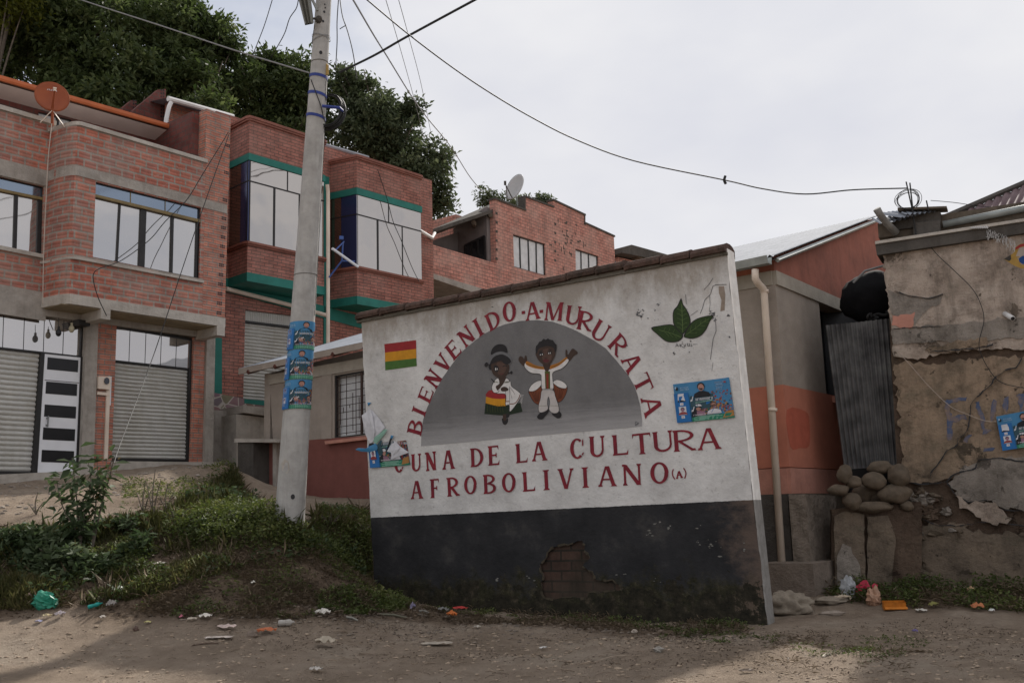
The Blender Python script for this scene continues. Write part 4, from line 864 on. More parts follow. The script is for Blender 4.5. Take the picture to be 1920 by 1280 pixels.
# top storey set back behind the terrace, orange gutter and pale soffit
OT = -.98; OG = -.50
zg0, zg1 = P.sz(0, 142, OG).y, P.sz(345, 240, OG).y; zg = (zg0 + zg1) / 2; sg1 = P.sz(347, 243, OG).x; sg0 = sLL
def gl3(u, v, o): a = P.sz(u, v, o); return P.W(a.x, a.y, o)
mb = MB(); prof = [(0, .02), (.08, .01), (.10, .05), (.10, .115), (.085, .115), (.08, .06), (.0, .05)]
zA, zB = P.sz(0, 155, OG).y, P.sz(345, 252, OG).y; kz = (zB - zA) / (P.sz(345, 252, OG).x - P.sz(0, 155, OG).x); sx0 = P.sz(0, 155, OG).x
zz = lambda s: zA + kz * (s - sx0)
vs = [P.W(s, zz(s) + h, OG + o) for s in (sg0, sg1) for o, h in prof]; n = len(prof)
mb.add(vs, [(i, (i + 1) % n, n + (i + 1) % n, n + i)[::-1] for i in range(n)] + [tuple(range(n)), tuple(range(n, 2 * n))[::-1]]); obj('gutter', mb, M['orange'], HA, P)
zs0, zs1 = P.sz(0, 187, OT), P.sz(327, 272, OT); wz = (zz(zs0.x) - zs0.y + zz(zs1.x) - zs1.y) / 2
mb = MB(); vs = [P.W(sg0, zz(sg0) - .01, OG), P.W(sg1, zz(sg1) - .01, OG), P.W(sg1 - .1, zz(sg1) - wz, OT), P.W(sg0, zz(sg0) - wz, OT), P.W(sg0, zz(sg0) + .05, OG), P.W(sg1, zz(sg1) + .05, OG), P.W(sg1, zz(sg1) + .55, OT - 2.6), P.W(sg0, zz(sg0) + .55, OT - 2.6)]
mb.add(vs, [(0, 1, 2, 3)[::-1]]); obj('soffit', mb, M['pinksof'], HA, P)
mb = MB(); mb.add(vs[4:], [(0, 1, 2, 3)]); mb.add([vs[1], vs[5], vs[6], vs[2]], [(0, 1, 2, 3)]); obj('roof', mb, M['roofred'], HA, P)
mb = MB(); s3 = P.sz(330, 262, OT).x
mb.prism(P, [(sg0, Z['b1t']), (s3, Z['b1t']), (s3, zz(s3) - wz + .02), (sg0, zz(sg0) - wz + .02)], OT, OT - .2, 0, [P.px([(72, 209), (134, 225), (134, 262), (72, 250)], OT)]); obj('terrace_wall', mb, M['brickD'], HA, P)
pane_window(HA, P, [(72, 209), (134, 225), (134, 262), (72, 250)], OT, [((110, 218), (110, 258), .05)], gl='curtain', depth=.08)
mb = MB(); sT = s1 + .0; vs0 = [P.W(sT - .16, Z['cop1'] - 1.2, OB - .26), P.W(sT - .16, Z['cop1'] - 1.2, OT - .2)]
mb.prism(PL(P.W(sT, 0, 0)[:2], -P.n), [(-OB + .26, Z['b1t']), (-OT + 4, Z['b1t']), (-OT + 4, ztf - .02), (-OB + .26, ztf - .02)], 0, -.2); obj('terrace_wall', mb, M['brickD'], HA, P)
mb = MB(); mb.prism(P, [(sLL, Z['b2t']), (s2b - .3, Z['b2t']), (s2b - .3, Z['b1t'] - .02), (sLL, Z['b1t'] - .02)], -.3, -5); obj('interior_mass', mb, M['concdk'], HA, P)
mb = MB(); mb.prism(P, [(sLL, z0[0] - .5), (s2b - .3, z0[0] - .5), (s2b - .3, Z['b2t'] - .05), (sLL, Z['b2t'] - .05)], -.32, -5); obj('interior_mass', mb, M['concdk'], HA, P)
# unfinished stepped brick walls and bright roof sheet behind
OQ = -3.0
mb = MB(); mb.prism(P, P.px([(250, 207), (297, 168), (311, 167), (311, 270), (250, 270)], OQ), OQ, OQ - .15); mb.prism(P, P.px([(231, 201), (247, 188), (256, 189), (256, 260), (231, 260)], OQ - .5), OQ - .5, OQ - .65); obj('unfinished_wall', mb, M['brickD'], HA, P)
for k in range(9):
    for (uu, v0_, oo) in ((301, 170, OQ), (249, 190, OQ - .5)):
        if v0_ == 190 and k > 2: continue
        mb = MB()
        for dx in range(2):
            c = P.sz(uu + dx * 4.5, v0_ + k * 6.2, oo); mb.prism(P, [(c.x, c.y), (c.x + .035, c.y), (c.x + .035, c.y + .04), (c.x, c.y + .04)], oo + .006, oo + .001)
        obj('hollow_brick_end', mb, M['black'], HA, P)
mb = MB(); o = -2.2
a, b = gl3(315, 185, o), gl3(437, 219, o); mb.tube([a, b], .07, 8); gt = obj('gutter', mb, M['pvcw'], HA, P)
mb = MB(); mb.prism(P, P.px([(314, 186), (384, 206), (384, 262), (312, 262)], o - .5), o - .5, o - .6); obj('terrace_wall', mb, M['brickA2'], HA, P)
mb = MB(); nrm = Vector((-P.n.x, -P.n.y, 0)); mb.add([a + Vector((0, 0, .03)), b + Vector((0, 0, .03)), b + nrm * 3 + Vector((0, 0, .5)), a + nrm * 3 + Vector((0, 0, .5))], [(0, 1, 2, 3)]); obj('roof_sheet', mb, M['rooflt'], HA, P)
mb = MB(); mb.tube([gl3(321, 192, o + .1), gl3(317, 200, o + .1), gl3(312, 222, o + .1), gl3(311, 232, o + .1)], .055, 8); obj('downpipe', mb, M['pvcw'], HA, P)

# orange dish on the parapet
def dish(name, u, v, d, r, mat, nd, label, base_pt, arm, armmat, squash=.16, face=None):
    c = G(u, v, d); t = thing(name, label, 'satellite dish', base_pt)
    N = Vector(nd).normalized(); X = N.cross(Vector((0, 0, 1))).normalized(); Yv = X.cross(N).normalized(); mb = MB(); n = 32; m = 6
    vs = []
    for side in (0, 1):
        for j in range(m + 1):
            for i in range(n):
                rr = r * j / m; a = 2 * math.pi * i / n; q = c + (X * math.cos(a) + Yv * math.sin(a) * 1.06) * rr + N * (squash * r * (j / m) ** 2 - side * .02 - squash * r); vs.append(q)
    K = (m + 1) * n
    fs = []
    for s_ in (0, 1):
        for j in range(m):
            for i in range(n):
                f = (s_ * K + j * n + i, s_ * K + j * n + (i + 1) % n, s_ * K + (j + 1) * n + (i + 1) % n, s_ * K + (j + 1) * n + i); fs.append(f if s_ == 0 else f[::-1])
    fs += [(m * n + i, m * n + (i + 1) % n, K + m * n + (i + 1) % n, K + m * n + i) for i in range(n)]
    mb.add(vs, fs); obj('reflector', mb, mat, t, smooth=True)
    return t, c, N, X, Yv
ob = gl3(98, 236, .45)
dcam = (Vector((0, 0, EYE)) - G(98, 181, 19.2)); dcam.z = 0
dt, c, N, X, Yv = dish('satellite_dish', 98, 181, P.W(P.sz(98, 236, .45).x, 0, .45).y, .325, M['dishor'], dcam.normalized() * 1 + Vector((.15, 0, .25)), 'orange satellite dish standing on the parapet of the brick shop house', ob, None, None)
mb = MB(); fp = c + N * .30 - Yv * .02; lo = c - Yv * .30 + N * .05
mb.tube([ob, lo, fp - Yv * .06], [.03, .026, .02], 8); obj('arm', mb, M['dishor'], dt)
mb = MB(); mb.tube([fp - X * .03, fp + X * .03], .028, 8); mb.tube([fp - Yv * .06, fp], .02, 8); obj('feed_horn', mb, M['pvc'], dt)
for s_ in (-1, 1):
    mb = MB(); mb.tube([ob + X * .22 * s_ + Vector((0, 0, .02)), lo + Vector((0, 0, -.05))], .010, 6); obj('stay', mb, M['pvc'], dt)
# faint lettering of short pale strokes on the dish
mb = MB()
for k in range(6):
    x = -.085 + k * .032; q = c + X * -x + Yv * .17 + N * (.006 - .052 * .7 + .0)
    h = .028
    for dx in (0, .014):
        e = c - X * (x + dx) * -1 + Yv * .165 + N * .004
    mb.tube([c + X * (x) + Yv * .155 + N * -.035, c + X * (x + .004) + Yv * (.155 + h) + N * -.03], .0045, 4)
    mb.tube([c + X * (x) + Yv * (.155 if k % 2 else .18) + N * -.035, c + X * (x + .018) + Yv * (.158 if k % 2 else .182) + N * -.03], .004, 4)
obj('lettering', mb, M['white'], dt)
# ---------------------------------------------------------------- B: green trimmed brick house with two glazed bays
P = PB0; HB = thing('bay_window_house', 'brick house with teal trim and two mirrored glass bays standing behind the lamp post', 'house', P.W(2.5, 3.2, 0))
OB2 = .85
def bz(v1, v2): return hline(P, v1, v2, OB2)
def gl3b(u, v, o): a = P.sz(u, v, o); return P.W(a.x, a.y, o)
sB0 = P.sz(418, 600).x; sB1 = P.sz(800, 560).x
zTop = P.sz(620, 300).y + .35; zBot = P.sz(440, 868).y - .5
bays = [dict(s0=P.sz(430, 400, .0).x, c=P.sz(465, 400, OB2).x, e=P.sz(608, 400, OB2).x, top=bz((466, 219), (572, 252)), gt=bz((466, 283), (566, 320)), gb=bz((466, 299), (565, 329)), tr=bz((464, 336), (561, 366)), wb=bz((462, 446), (560, 478)), tt=bz((462, 508), (600, 538)), tb=bz((462, 524), (600, 554))),
        dict(s0=P.sz(619, 400, .0).x, c=P.sz(669, 400, OB2).x, e=P.sz(790, 400, OB2).x, top=bz((668, 292), (790, 330)), gt=bz((669, 349), (790, 390)), gb=bz((669, 364), (790, 399)), tr=bz((666, 399), (786, 434)), wb=bz((666, 497), (787, 525)), tt=bz((670, 552), (770, 576)), tb=bz((670, 566), (770, 592)))]
mb = MB(); shut = [(460, 580), (560, 592), (560, 757), (456, 748)]
mb.prism(P, [(sB0 - .3, zBot), (sB1 + .3, zBot), (sB1 + .3, zTop), (sB0 - .3, zTop)], 0, -.3, 0, [P.px(shut)]); obj('wall', mb, M['brickB'], HB, P)
PV = {}
for bi, b in enumerate(bays):
    s0, c, e = b['s0'], b['c'], b['e']; O = OB2
    def rib(name, za, zb_, mat, pr, cap=True, smooth=False, sub=None):
        mb = MB(); path = [(s0 - pr, 0), (s0 - pr, .02), (c - pr * .8, O + pr), (e + pr, O + pr), (e + pr, 0)]
        if pr > .03:
            path = [(s0 - pr, 0), (c - pr, O * .93), (c - pr * .4, O + pr * .8), (c + .1, O + pr), (e - .05, O + pr), (e + pr * .7, O + pr * .7), (e + pr, O - .05), (e + pr, 0)]
        ribbon(mb, P, path, za, zb_); return obj(name, mb, M[mat], sub or HB, P)
    rib('bay_parapet', b['gt'], b['top'], 'brickB', 0)
    for k, (h0, h1, pr) in enumerate(((-.10, -.055, .05), (-.052, -.02, .075), (-.017, .02, .06))): rib('cornice', b['top'] + h0, b['top'] + h1, 'cornice', pr)
    rib('trim_band', b['gb'], b['gt'] - .001, 'teal', .02)
    rib('bay_apron', b['tt'], b['wb'] - .10, 'brickB', 0)
    for k, (h0, h1, pr) in enumerate(((-.105, -.07, .05), (-.067, -.035, .085), (-.032, -.0, .055))): rib('cornice', b['wb'] + h0, b['wb'] + h1, 'cornice', pr)
    rib('trim_band', b['tb'], b['tt'] - .001, 'teal', .02)
    mb = MB(); path = [(s0, 0), (c, O), (e, O), (e, 0)]; vs = [P.W(a, b['tb'] + .001, o) for a, o in path]; mb.add(vs, [(0, 1, 2, 3)[::-1]]); obj('soffit', mb, M['conclt'], HB, P)
    # glazing
    mb = MB(); mb.prism(P, [(c, b['wb']), (e, b['wb']), (e, b['gb']), (c, b['gb'])], O - .03, O - .06); fr = obj('window', mb, M['frame'], HB, P)
    mb = MB(); mb.prism(P, [(c + .01, b['wb']), (e - .01, b['wb']), (e - .01, b['gb']), (c + .01, b['gb'])], O - .012, O - .03); obj('pane', mb, M['glassW'], fr, P)
    mb = MB(); L_ = e - c
    mb.bar(P, (c, b['tr']), (e, b['tr']), .03, O - .014, O + .002)
    ff = ((.33, .035, 0), (.62, .02, 0), (.50, .018, 1)) if bi else ((.33, .05, 0), (.66, .03, 0), (.50, .022, 1))
    if bi == 1: ff = ((.31, .05, 0), (.69, .022, 0), (.48, .022, 1))
    for f, w, upn in ff: mb.bar(P, (c + L_ * f, b['tr'] if upn else b['wb']), (c + L_ * f, b['gb'] if upn else b['tr']), w, O - .0135, O + (.003 if not upn else .001))
    obj('glazing_bar', mb, M['frame'], fr, P)
    sp = Vector((c - s0, O)); sdp = PL(P.W(s0, 0, 0)[:2], (P.W(c, 0, O) - P.W(s0, 0, 0))[:2]); Ls = (P.W(c, 0, O) - P.W(s0, 0, 0)).to_2d().length
    mb = MB(); mb.prism(sdp, [(0, b['wb']), (Ls, b['wb']), (Ls, b['gb']), (0, b['gb'])], -.03, -.06); fs_ = obj('side_window', mb, M['frame'], HB, sdp)
    mb = MB(); f0 = .60 if bi == 0 else .42; mb.prism(sdp, [(Ls * f0, b['wb']), (Ls - .01, b['wb']), (Ls - .01, b['gb']), (Ls * f0, b['gb'])], -.004, -.029); obj('blue_pane', mb, M['glassV'], fs_, sdp)
    mb = MB(); mb.prism(sdp, [(0, b['wb']), (Ls * f0 - .006, b['wb']), (Ls * f0 - .006, b['gb']), (0, b['gb'])], -.004, -.029); obj('dark_pane', mb, glass('bronze_glass_%d' % bi, (.20, .15, .12), .06), fs_, sdp)
    mb = MB(); mb.bar(sdp, (0, b['tr']), (Ls, b['tr']), .03, -.003, .004); obj('glazing_bar', mb, M['frame'], fs_, sdp)
    # far end wall of the bay
    mb = MB(); mb.prism(PL(P.W(e - .012, 0, 0)[:2], -P.n), [(-O + .013, b['wb']), (-.003, b['wb']), (-.003, b['gb']), (-O + .013, b['gb'])], 0, -.05); obj('bay_end_wall', mb, M['brickB'], HB, P)
# strip between bays, downpipes
q = lambda name, pts, o1, o0, mat, ref=0: obj(name, (lambda m_: (m_.prism(P, P.px(pts, ref), o1, o0), m_)[1])(MB()), M[mat], HB, P)
q('trim_strip', [(606, 330), (616, 333), (616, 660), (606, 660)], .03, .002, 'teal')
q('trim_strip', [(398, 632), (415, 634), (415, 738), (398, 738)], .03, .002, 'teal')
q('trim_band', [(418, 520), (795, 628), (795, 648), (418, 545)], .03, .004, 'teal')
mb = MB(); mb.tube([gl3b(613.5, 346, .95), gl3b(615, 360, .92), gl3b(615, 655, .92)], .05, 8); obj('downpipe', mb, M['pvc'], HB, P)
mb = MB(); mb.tube([gl3b(424, 541, .12), gl3b(545, 572, .12), gl3b(612, 591, .4)], .055, 8); obj('waste_pipe', mb, M['pvc'], HB, P)
shutter(HB, P, [(460, 580), (560, 592.5), (560, 613), (460, 601)], 0, 24, -.10, vert=True, amp=.03, name='transom_sheet')
shutter(HB, P, [(460, 603), (560, 615), (560, 757), (457, 748)], 0, 23, -.12)
q('shutter_guide', [(459, 600), (560, 612.5), (560, 616), (459, 603.5)], -.02, -.10, 'frame')
q('door_sill', [(456, 748), (560, 757), (560, 768), (456, 756)], .05, -.1, 'teal')
t = MT('crazy_stone_cladding', .85, .2); uv = t.co('UV', (3.2, 3.2, 1)); v = t.n.new('ShaderNodeTexVoronoi'); v.feature = 'DISTANCE_TO_EDGE'; v.inputs['Scale'].default_value = 1.2; t.l.new(uv, v.inputs['Vector'])
v2 = t.n.new('ShaderNodeTexVoronoi'); v2.inputs['Scale'].default_value = 1.2; t.l.new(uv, v2.inputs['Vector'])
cc = t.mix(.75, (.24, .19, .165), v2.outputs['Color'], 'MULTIPLY'); cc = t.mix(.55, cc, (.25, .20, .18))
t.color(t.mix(t.ramp(v.outputs['Distance'], [(.03, 1), (.06, 0)]), cc, (.42, .38, .34))); t.bump(v.outputs['Distance'], .03); M['crazy'] = t.m
q('stone_cladding', [(398, 736), (560, 768), (560, 800), (398, 772)], .045, .001, 'crazy')
mb = MB(); mb.prism(P, P.px([(411, 767), (560, 780), (560, 800), (411, 780)]), 1.0, .0); st = obj('stoop', mb, M['conclt'], HB, P)
mb = MB(); mb.prism(P, P.px([(443, 776), (560, 790), (560, 905), (443, 900)], .9), .9, .0); obj('stoop', mb, M['conclt'], HB, P)
mb = MB(); mb.prism(P, P.px([(398, 768), (430, 770), (430, 905), (396, 900)], .3), .3, .0); obj('retaining_wall', mb, M['conc'], HB, P)
# roof sheets above and interior mass
mb = MB(); a, b_ = gl3b(608, 272, -.2), gl3b(690, 296, -.2); nr = Vector((-P.n.x, -P.n.y, 0)) * 3.2
mb.add([gl3b(430, 222, -.2), b_, b_ + nr + Vector((0, 0, .9)), gl3b(430, 222, -.2) + nr + Vector((0, 0, .9))], [(0, 1, 2, 3)]); mb.tube([a, b_], .06, 8); obj('roof_sheet', mb, M['rooflt'], HB, P)
mb = MB(); mb.prism(P, [(sB0, zBot), (sB1 + .2, zBot), (sB1 + .2, zTop - .02), (sB0, zTop - .02)], -.31, -4.5); obj('interior_mass', mb, M['brickB'], HB, P)
mb = MB(); mb.tube([gl3b(787, 432, .3), gl3b(810, 446, .1), gl3b(815, 437, -.2)], .05, 8); obj('gutter_outlet', mb, M['pvcw'], HB, P)
# blue steel bracket with a tube lamp on bay two
LB = gl3b(617, 520, 1.0); BT = thing('tube_lamp', 'white tube lamp on a blue steel bracket beside the right glass bay', 'lamp', LB)
p0, p1 = gl3b(623, 466, 1.55), gl3b(671, 500, 1.45); pj = gl3b(641, 489, 1.3)
mb = MB(); mb.tube([p0, p1], .035, 10); obj('tube', mb, M['white'], BT)
mb = MB(); mb.tube([LB, pj, gl3b(643, 455, 1.4)], .022, 6); mb.tube([pj, gl3b(665, 490, 1.4)], .02, 6); mb.tube([gl3b(628, 470, 1.5), gl3b(645, 453, 1.4)], .018, 6); obj('bracket', mb, M['bluesteel'], BT)
mb = MB(); s_ = gl3b(640, 446, 1.35); mb.box(s_, .10, .06, .09, .5); obj('clamp', mb, M['bluesteel'], BT)

# ---------------------------------------------------------------- C: brick house on the rise
P = PC0; HC = thing('hill_house', 'weathered brick house with stepped parapet, higher up behind the mural wall', 'house', P.W(3, 6.5, 0))
zc = P.sz(940, 640).y
top = P.px([(928, 374), (984, 395), (984, 370), (1042, 391), (1037, 375), (1097, 404), (1096, 419), (1151, 444)])
W_ = [(962, 439), (1022, 457), (1024, 517), (964, 500)]; W3 = [(1079, 466), (1122, 480), (1124, 545), (1080, 530)]
eR = P.sz(1151, 444).x; eL = P.sz(928, 374).x
tp = [P.px([(928, 374)])[0], P.px([(984, 395)])[0], P.px([(984, 370)])[0], P.px([(1037, 389)])[0], P.px([(1037, 376)])[0], P.px([(1096, 404)])[0], P.px([(1096, 419)])[0], P.px([(1151, 444)])[0]]
mb = MB(); mb.prism(P, [(eL, zc), (eR, zc)] + tp[::-1], 0, -.25, 0, [P.px(W_), P.px(W3)]); obj('wall', mb, M['brickC'], HC, P)
mb = MB()
for i in (0, 2, 4, 6): mb.bar(P, tp[i] + Vector((-.03, .03)), tp[i + 1] + Vector((.05, .03)), .07, .04, -.3)
for i in (1, 5): mb.bar(P, tp[i], tp[i + 1], .05, .03, -.28)
obj('parapet_coping', mb, M['concdk'], HC, P)
pane_window(HC, P, W_, 0, [((977, 443), (979, 505), .05), ((993, 448), (995, 509), .05), ((1008, 452), (1009, 513), .05)], gl='curtain', fw=.07)
pane_window(HC, P, W3, 0, [((1092, 470), (1093, 535), .05), ((1106, 475), (1108, 540), .05)], gl='curtain', fw=.07)
mb = MB(); k = 0
M['recess'] = stained('shaded_render', (.20, .18, .175), (.11, .10, .095), .5, .8); mb2 = MB(); mb2.prism(PL(P.W(eL + .02, 0, 0)[:2], -P.n), [(.26, zc), (1.8, zc), (1.8, tp[0].y - .75), (.26, tp[0].y - .25)], 0, -.2); obj('recessed_wall', mb2, M['recess'], HC, P)  # grey render darkened in its colour for the shade of the recess
PS_ = PL(P.W(eL + .02, 0, 0)[:2], -P.n); q_ = PS_.px([(872, 461), (909, 443), (912, 512), (874, 497)], -.2); mb2 = MB(); mb2.prism(PS_, q_, -.205, -.225); fs2 = obj('window', mb2, M['glassD'], HC, PS_)
mb2 = MB()
for k_ in range(4): mb2.bar(PS_, q_[0].lerp(q_[1], k_ / 3), q_[3].lerp(q_[2], k_ / 3), .07, -.20, -.24 - .001 * k_)
mb2.bar(PS_, q_[0], q_[1], .07, -.2, -.245); mb2.bar(PS_, q_[3], q_[2], .07, -.2, -.246); obj('frame', mb2, M['frame'], fs2, PS_)
for u, v0_, v1_ in ((1041, 420, 500), (931, 400, 535)):
    v_ = v0_
    while v_ < v1_:
        c = P.sz(u, v_); mb.prism(P, [(c.x - .06, c.y - .05), (c.x + .06, c.y - .05), (c.x + .06, c.y + .05), (c.x - .06, c.y + .05)], .006, .001); v_ += 17
random.seed(12)
for k in range(42):
    u = random.gauss(1070, 15); v_ = random.gauss(452, 24); c = P.sz(u, v_)
    if abs(u - 1100) < 26 and v_ > 462: continue
    w, h = (random.uniform(.03, .09), random.uniform(.02, .03)) if random.random() < .6 else (.018, random.uniform(.04, .10))
    mb.prism(P, [(c.x - w, c.y - h), (c.x + w, c.y - h), (c.x + w, c.y + h), (c.x - w, c.y + h)], .008 + (k % 7) * .0004, .001)
obj('open_joint', mb, M['concdk'], HC, P)
mb = MB(); mb.prism(P, [(eL + .01, zc), (eR - .01, zc), (eR - .01, tp[7].y - .5), (eL + .01, tp[7].y - .5)], -1.82, -3.2); obj('interior_mass', mb, M['brickC'], HC, P)
# parapet of its terrace, soffit, recessed dark front, eave
def gc(u, v, o): a = P.sz(u, v, o); return P.W(a.x, a.y, o)
mb = MB(); q4 = P.px([(810, 459), (936, 496), (936, 552), (811, 513)]); mb.prism(P, q4, .02, -.22); obj('terrace_parapet', mb, M['brickC'], HC, P)
sp_ = PL(P.W(q4[0].x, 0, .02)[:2], -P.n)
mb = MB(); mb.prism(sp_, [(0, q4[3].y), (2.4, q4[3].y), (2.4, q4[0].y), (0, q4[0].y)], 0, -.2); obj('terrace_parapet', mb, M['brickC'], HC, sp_)
mb = MB(); q5 = P.px([(810, 513), (936, 552), (936, 566), (811, 523)]); mb.prism(P, q5, .05, -3); obj('terrace_slab', mb, M['conc'], HC, P)
mb = MB(); mb.prism(P, [(q5[3].x + .1, q5[3].y - .012), (eL, q5[3].y - .012), (eL, q5[3].y - .002), (q5[3].x + .1, q5[3].y - .002)], .0, -3); obj('soffit', mb, M['concyel'], HC, P)
M['recess'] = stained('shaded_render', (.20, .18, .175), (.11, .10, .095), .5, .8); OR = -1.6; W5 = [(865, 455), (912, 437), (912, 520), (867, 505)]  # same render, recess shade mixed into its grey
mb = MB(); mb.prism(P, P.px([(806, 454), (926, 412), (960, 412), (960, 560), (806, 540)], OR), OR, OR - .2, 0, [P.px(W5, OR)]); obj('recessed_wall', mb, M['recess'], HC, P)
pane_window(HC, P, W5, OR, [((880, 449), (881, 512), .07), ((895, 443), (896, 516), .07)], gl='glassD', depth=.08)
mb = MB(); e0, e1 = gc(812, 436, -.1), gc(926, 398, -.1); f0_, f1_ = gc(800, 446, OR - .3), gc(930, 384, OR - .3)
mb.add([e0, e1, f1_, f0_] + [x + Vector((0, 0, .12)) for x in (e0, e1, f1_, f0_)], [(3, 2, 1, 0), (4, 5, 6, 7), (0, 1, 5, 4), (2, 3, 7, 6), (1, 2, 6, 5), (3, 0, 4, 7)]); obj('eave', mb, M['concdk'], HC, P)
mb = MB(); mb.tube([gc(888, 417, -.3), gc(890, 425, -.9)], .09, 6); mb.tube([gc(920, 403, -.1), gc(912, 410, -.8)], .09, 6); obj('rafter', mb, M['wood'], HC, P)
dd, c, N, X, Yv = dish('satellite_dish', 964.5, 350, P.W(P.sz(975, 390, -.4).x, 0, -.4).y, .50, M['dishgr'], (-.72, -.62, .28), 'grey satellite dish on the roof of the hill house', gc(972, 392, -.4), None, None)
mb = MB(); mb.tube([gc(972, 392, -.4), c - N * .12 - Yv * .2], .03, 8); obj('mast', mb, M['zincgut'], dd)
mb = MB(); mb.tube([c - Yv * .48, c + N * .45 - Yv * .1], .02, 6); mb.box(c + N * .45 - Yv * .08, .09, .09, .14); mb.tube([c + X * .3 - Yv * .38, c + N * .42 - Yv * .1], .012, 5); obj('feed_arm', mb, M['concdk'], dd)
# D: strip of a farther house
PD = PL(tuple(G(1165, 480, 44))[:2], (.7, .71)); HD = thing('far_house', 'low far brick house with dark roof just above the mural coping', 'house', PD.W(1, 9, 0))
mb = MB(); mb.prism(PD, PD.px([(1158, 482), (1262, 505), (1262, 640), (1158, 640)]), 0, -4); obj('wall', mb, M['brickC'], HD, PD)
mb = MB(); mb.prism(PD, PD.px([(1150, 468), (1168, 463), (1238, 482), (1262, 492), (1262, 499), (1150, 478)]), .5, -4.3); obj('roof', mb, M['concdk'], HD, PD)
for u in (1184, 1212):
    mb = MB(); mb.prism(PD, PD.px([(u, 478), (u + 8, 480), (u + 8, 488), (u, 486)]), .4, .001); obj('rafter_end', mb, M['wood'], HD, PD)
# ---------------------------------------------------------------- E: low salmon house behind the mural wall
P, Q = PE0, PE1
corner = P.W(P.sz(1482, 920).x, 0, 0); HE = thing('salmon_house', 'low house with salmon dado, cream band and bright zinc roof behind the mural wall', 'house', (corner.x, corner.y, .1))
def pe(name, pl, pts, o1, o0, mat, holes=(), ref=0, label=None, par=None):
    mb = MB(); mb.prism(pl, pl.px(pts, ref), o1, o0, 0, [pl.px(h, ref) for h in holes]); return obj(name, mb, M[mat], par or HE, pl, label=label)
zcb = (P.sz(1376, 521).y + P.sz(1449, 508).y) / 2; zcl = (P.sz(1376, 548).y + P.sz(1449, 533).y) / 2
zd = (P.sz(1400, 729).y + P.sz(1464, 720).y) / 2; zl = (P.sz(1405, 881).y + P.sz(1482, 876).y) / 2; zp = P.sz(1480, 925).y
sR = 0.0; sLf = P.sz(505, 800).x
sR = P.sz(1449, 533).x; sRb = P.sz(1482, 920).x
ztopE = zcb + .16
# long front in three coats
def strip(name, pl, a, b, za, zb_, o1, mat, holes=()):
    mb = MB(); mb.prism(pl, [(a, za), (b, za), (b, zb_), (a, zb_)], o1, -.25, 0, holes); return obj(name, mb, M[mat], HE, pl)
WL = [(627, 704), (760, 681), (760, 806), (627, 822)]
s_m = P.sz(1250, 800).x
sl_b = P.sz(505, 826).x
zdl = P.sz(620, 828).y
# left (uphill) portion
zt1, zt0 = P.sz(682, 694).y, P.sz(506, 721).y
mb = MB(); mb.prism(P, P.px([(506, 721), (800, 672), (800, 808), (512, 829)]), 0, -.25, 0, [P.px(WL)]); obj('wall', mb, M['plgrey'], HE, P)
pe('cream_band', P, [(504, 703), (800, 650), (800, 672), (506, 721)], .03, -.25, 'cream')
pe('oxide_dado', P, [(512, 829.5), (800, 808), (800, 960), (519, 960)], .012, -.25, 'oxide')
pe('corner_pilaster', P, [(604, 704.5), (623, 701.5), (623, 822), (604, 823)], .02, .001, 'plgrey')
f = pe('window_frame', P, [(626, 702), (762, 678), (762, 809), (626, 823)], -.02, -.08, 'frame', [[(629, 706), (758, 683), (758, 803), (629, 819)]])
pe('curtain', P, [(624, 698), (764, 674), (764, 812), (624, 826)], -.16, -.17, 'curtain', par=f)
mb = MB(); a0, a1 = P.sz(629, 704), P.sz(760, 672); zb0, zb1 = P.sz(629, 820), P.sz(760, 806)
n = 13
for i in range(n):
    x = lerp(a0.x, P.sz(706, 690).x, i / n); tpz = P.sz(629 + 77 * i / n, 703 - 19 * i / n).y - .02; mb.bar(P, (x, a0.y - .03 if i % 3 == 0 else a0.y - random.uniform(.1, .9)), (x, zb0.y + .03 if i % 3 == 0 else zb0.y + random.uniform(.1, .6)), .012, -.045, -.055)
for j in range(9):
    z = lerp(zb0.y, a0.y, (j + .5) / 9); mb.bar(P, (a0.x, z), (P.sz(706, 690).x, z + .02), .012, -.03, -.042)
mb.bar(P, P.sz(676, 692), P.sz(676, 816), .05, -.02, -.05)
obj('security_grille', mb, simple('rusty_grille', (.055, .035, .03), .8, .3), f, P)
pe('window_sill', P, [(617, 827), (800, 806), (800, 812), (618, 833)], .12, .001, 'salmonlt')
# part near the corner
for nm, za, zb_, mt in (('wall', zd, zcl, 'plgrey'), ('cream_band', zcl, zcb, 'cream'), ('salmon_dado', zl + .012, zd, 'salmon'), ('lower_dado', zp, zl, 'salmonlt'), ('upper_wall', zcb, ztopE, 'salmon')):
    o1 = {'cream_band': .03, 'lower_dado': .01}.get(nm, 0)
    mb = MB(); mb.prism(P, [(s_m, za), (sR if zb_ > zd else sR, za), (sR, zb_), (s_m, zb_)], o1, -.25); obj(nm, mb, M[mt], HE, P)
mb = MB(); mb.prism(P, [(s_m, zp - 1.4), (sR, zp - 1.4), (sR, zp - .002), (s_m, zp - .002)], .05, -.25); obj('plinth', mb, M['concdk'], HE, P)
mb = MB(); mb.prism(P, [(sLf - .1, -1), (s_m, -1), (s_m, zp - .3), (sLf - .1, zp - .3)], -.02, -.25); obj('plinth', mb, M['concdk'], HE, P)
mb = MB(); mb.prism(P, [(P.sz(800, 800).x - .2, zp - .3), (s_m, zp - .3), (s_m, zcb), (P.sz(800, 800).x - .2, zcb)], -.03, -.26); obj('wall', mb, M['plgrey'], HE, P)
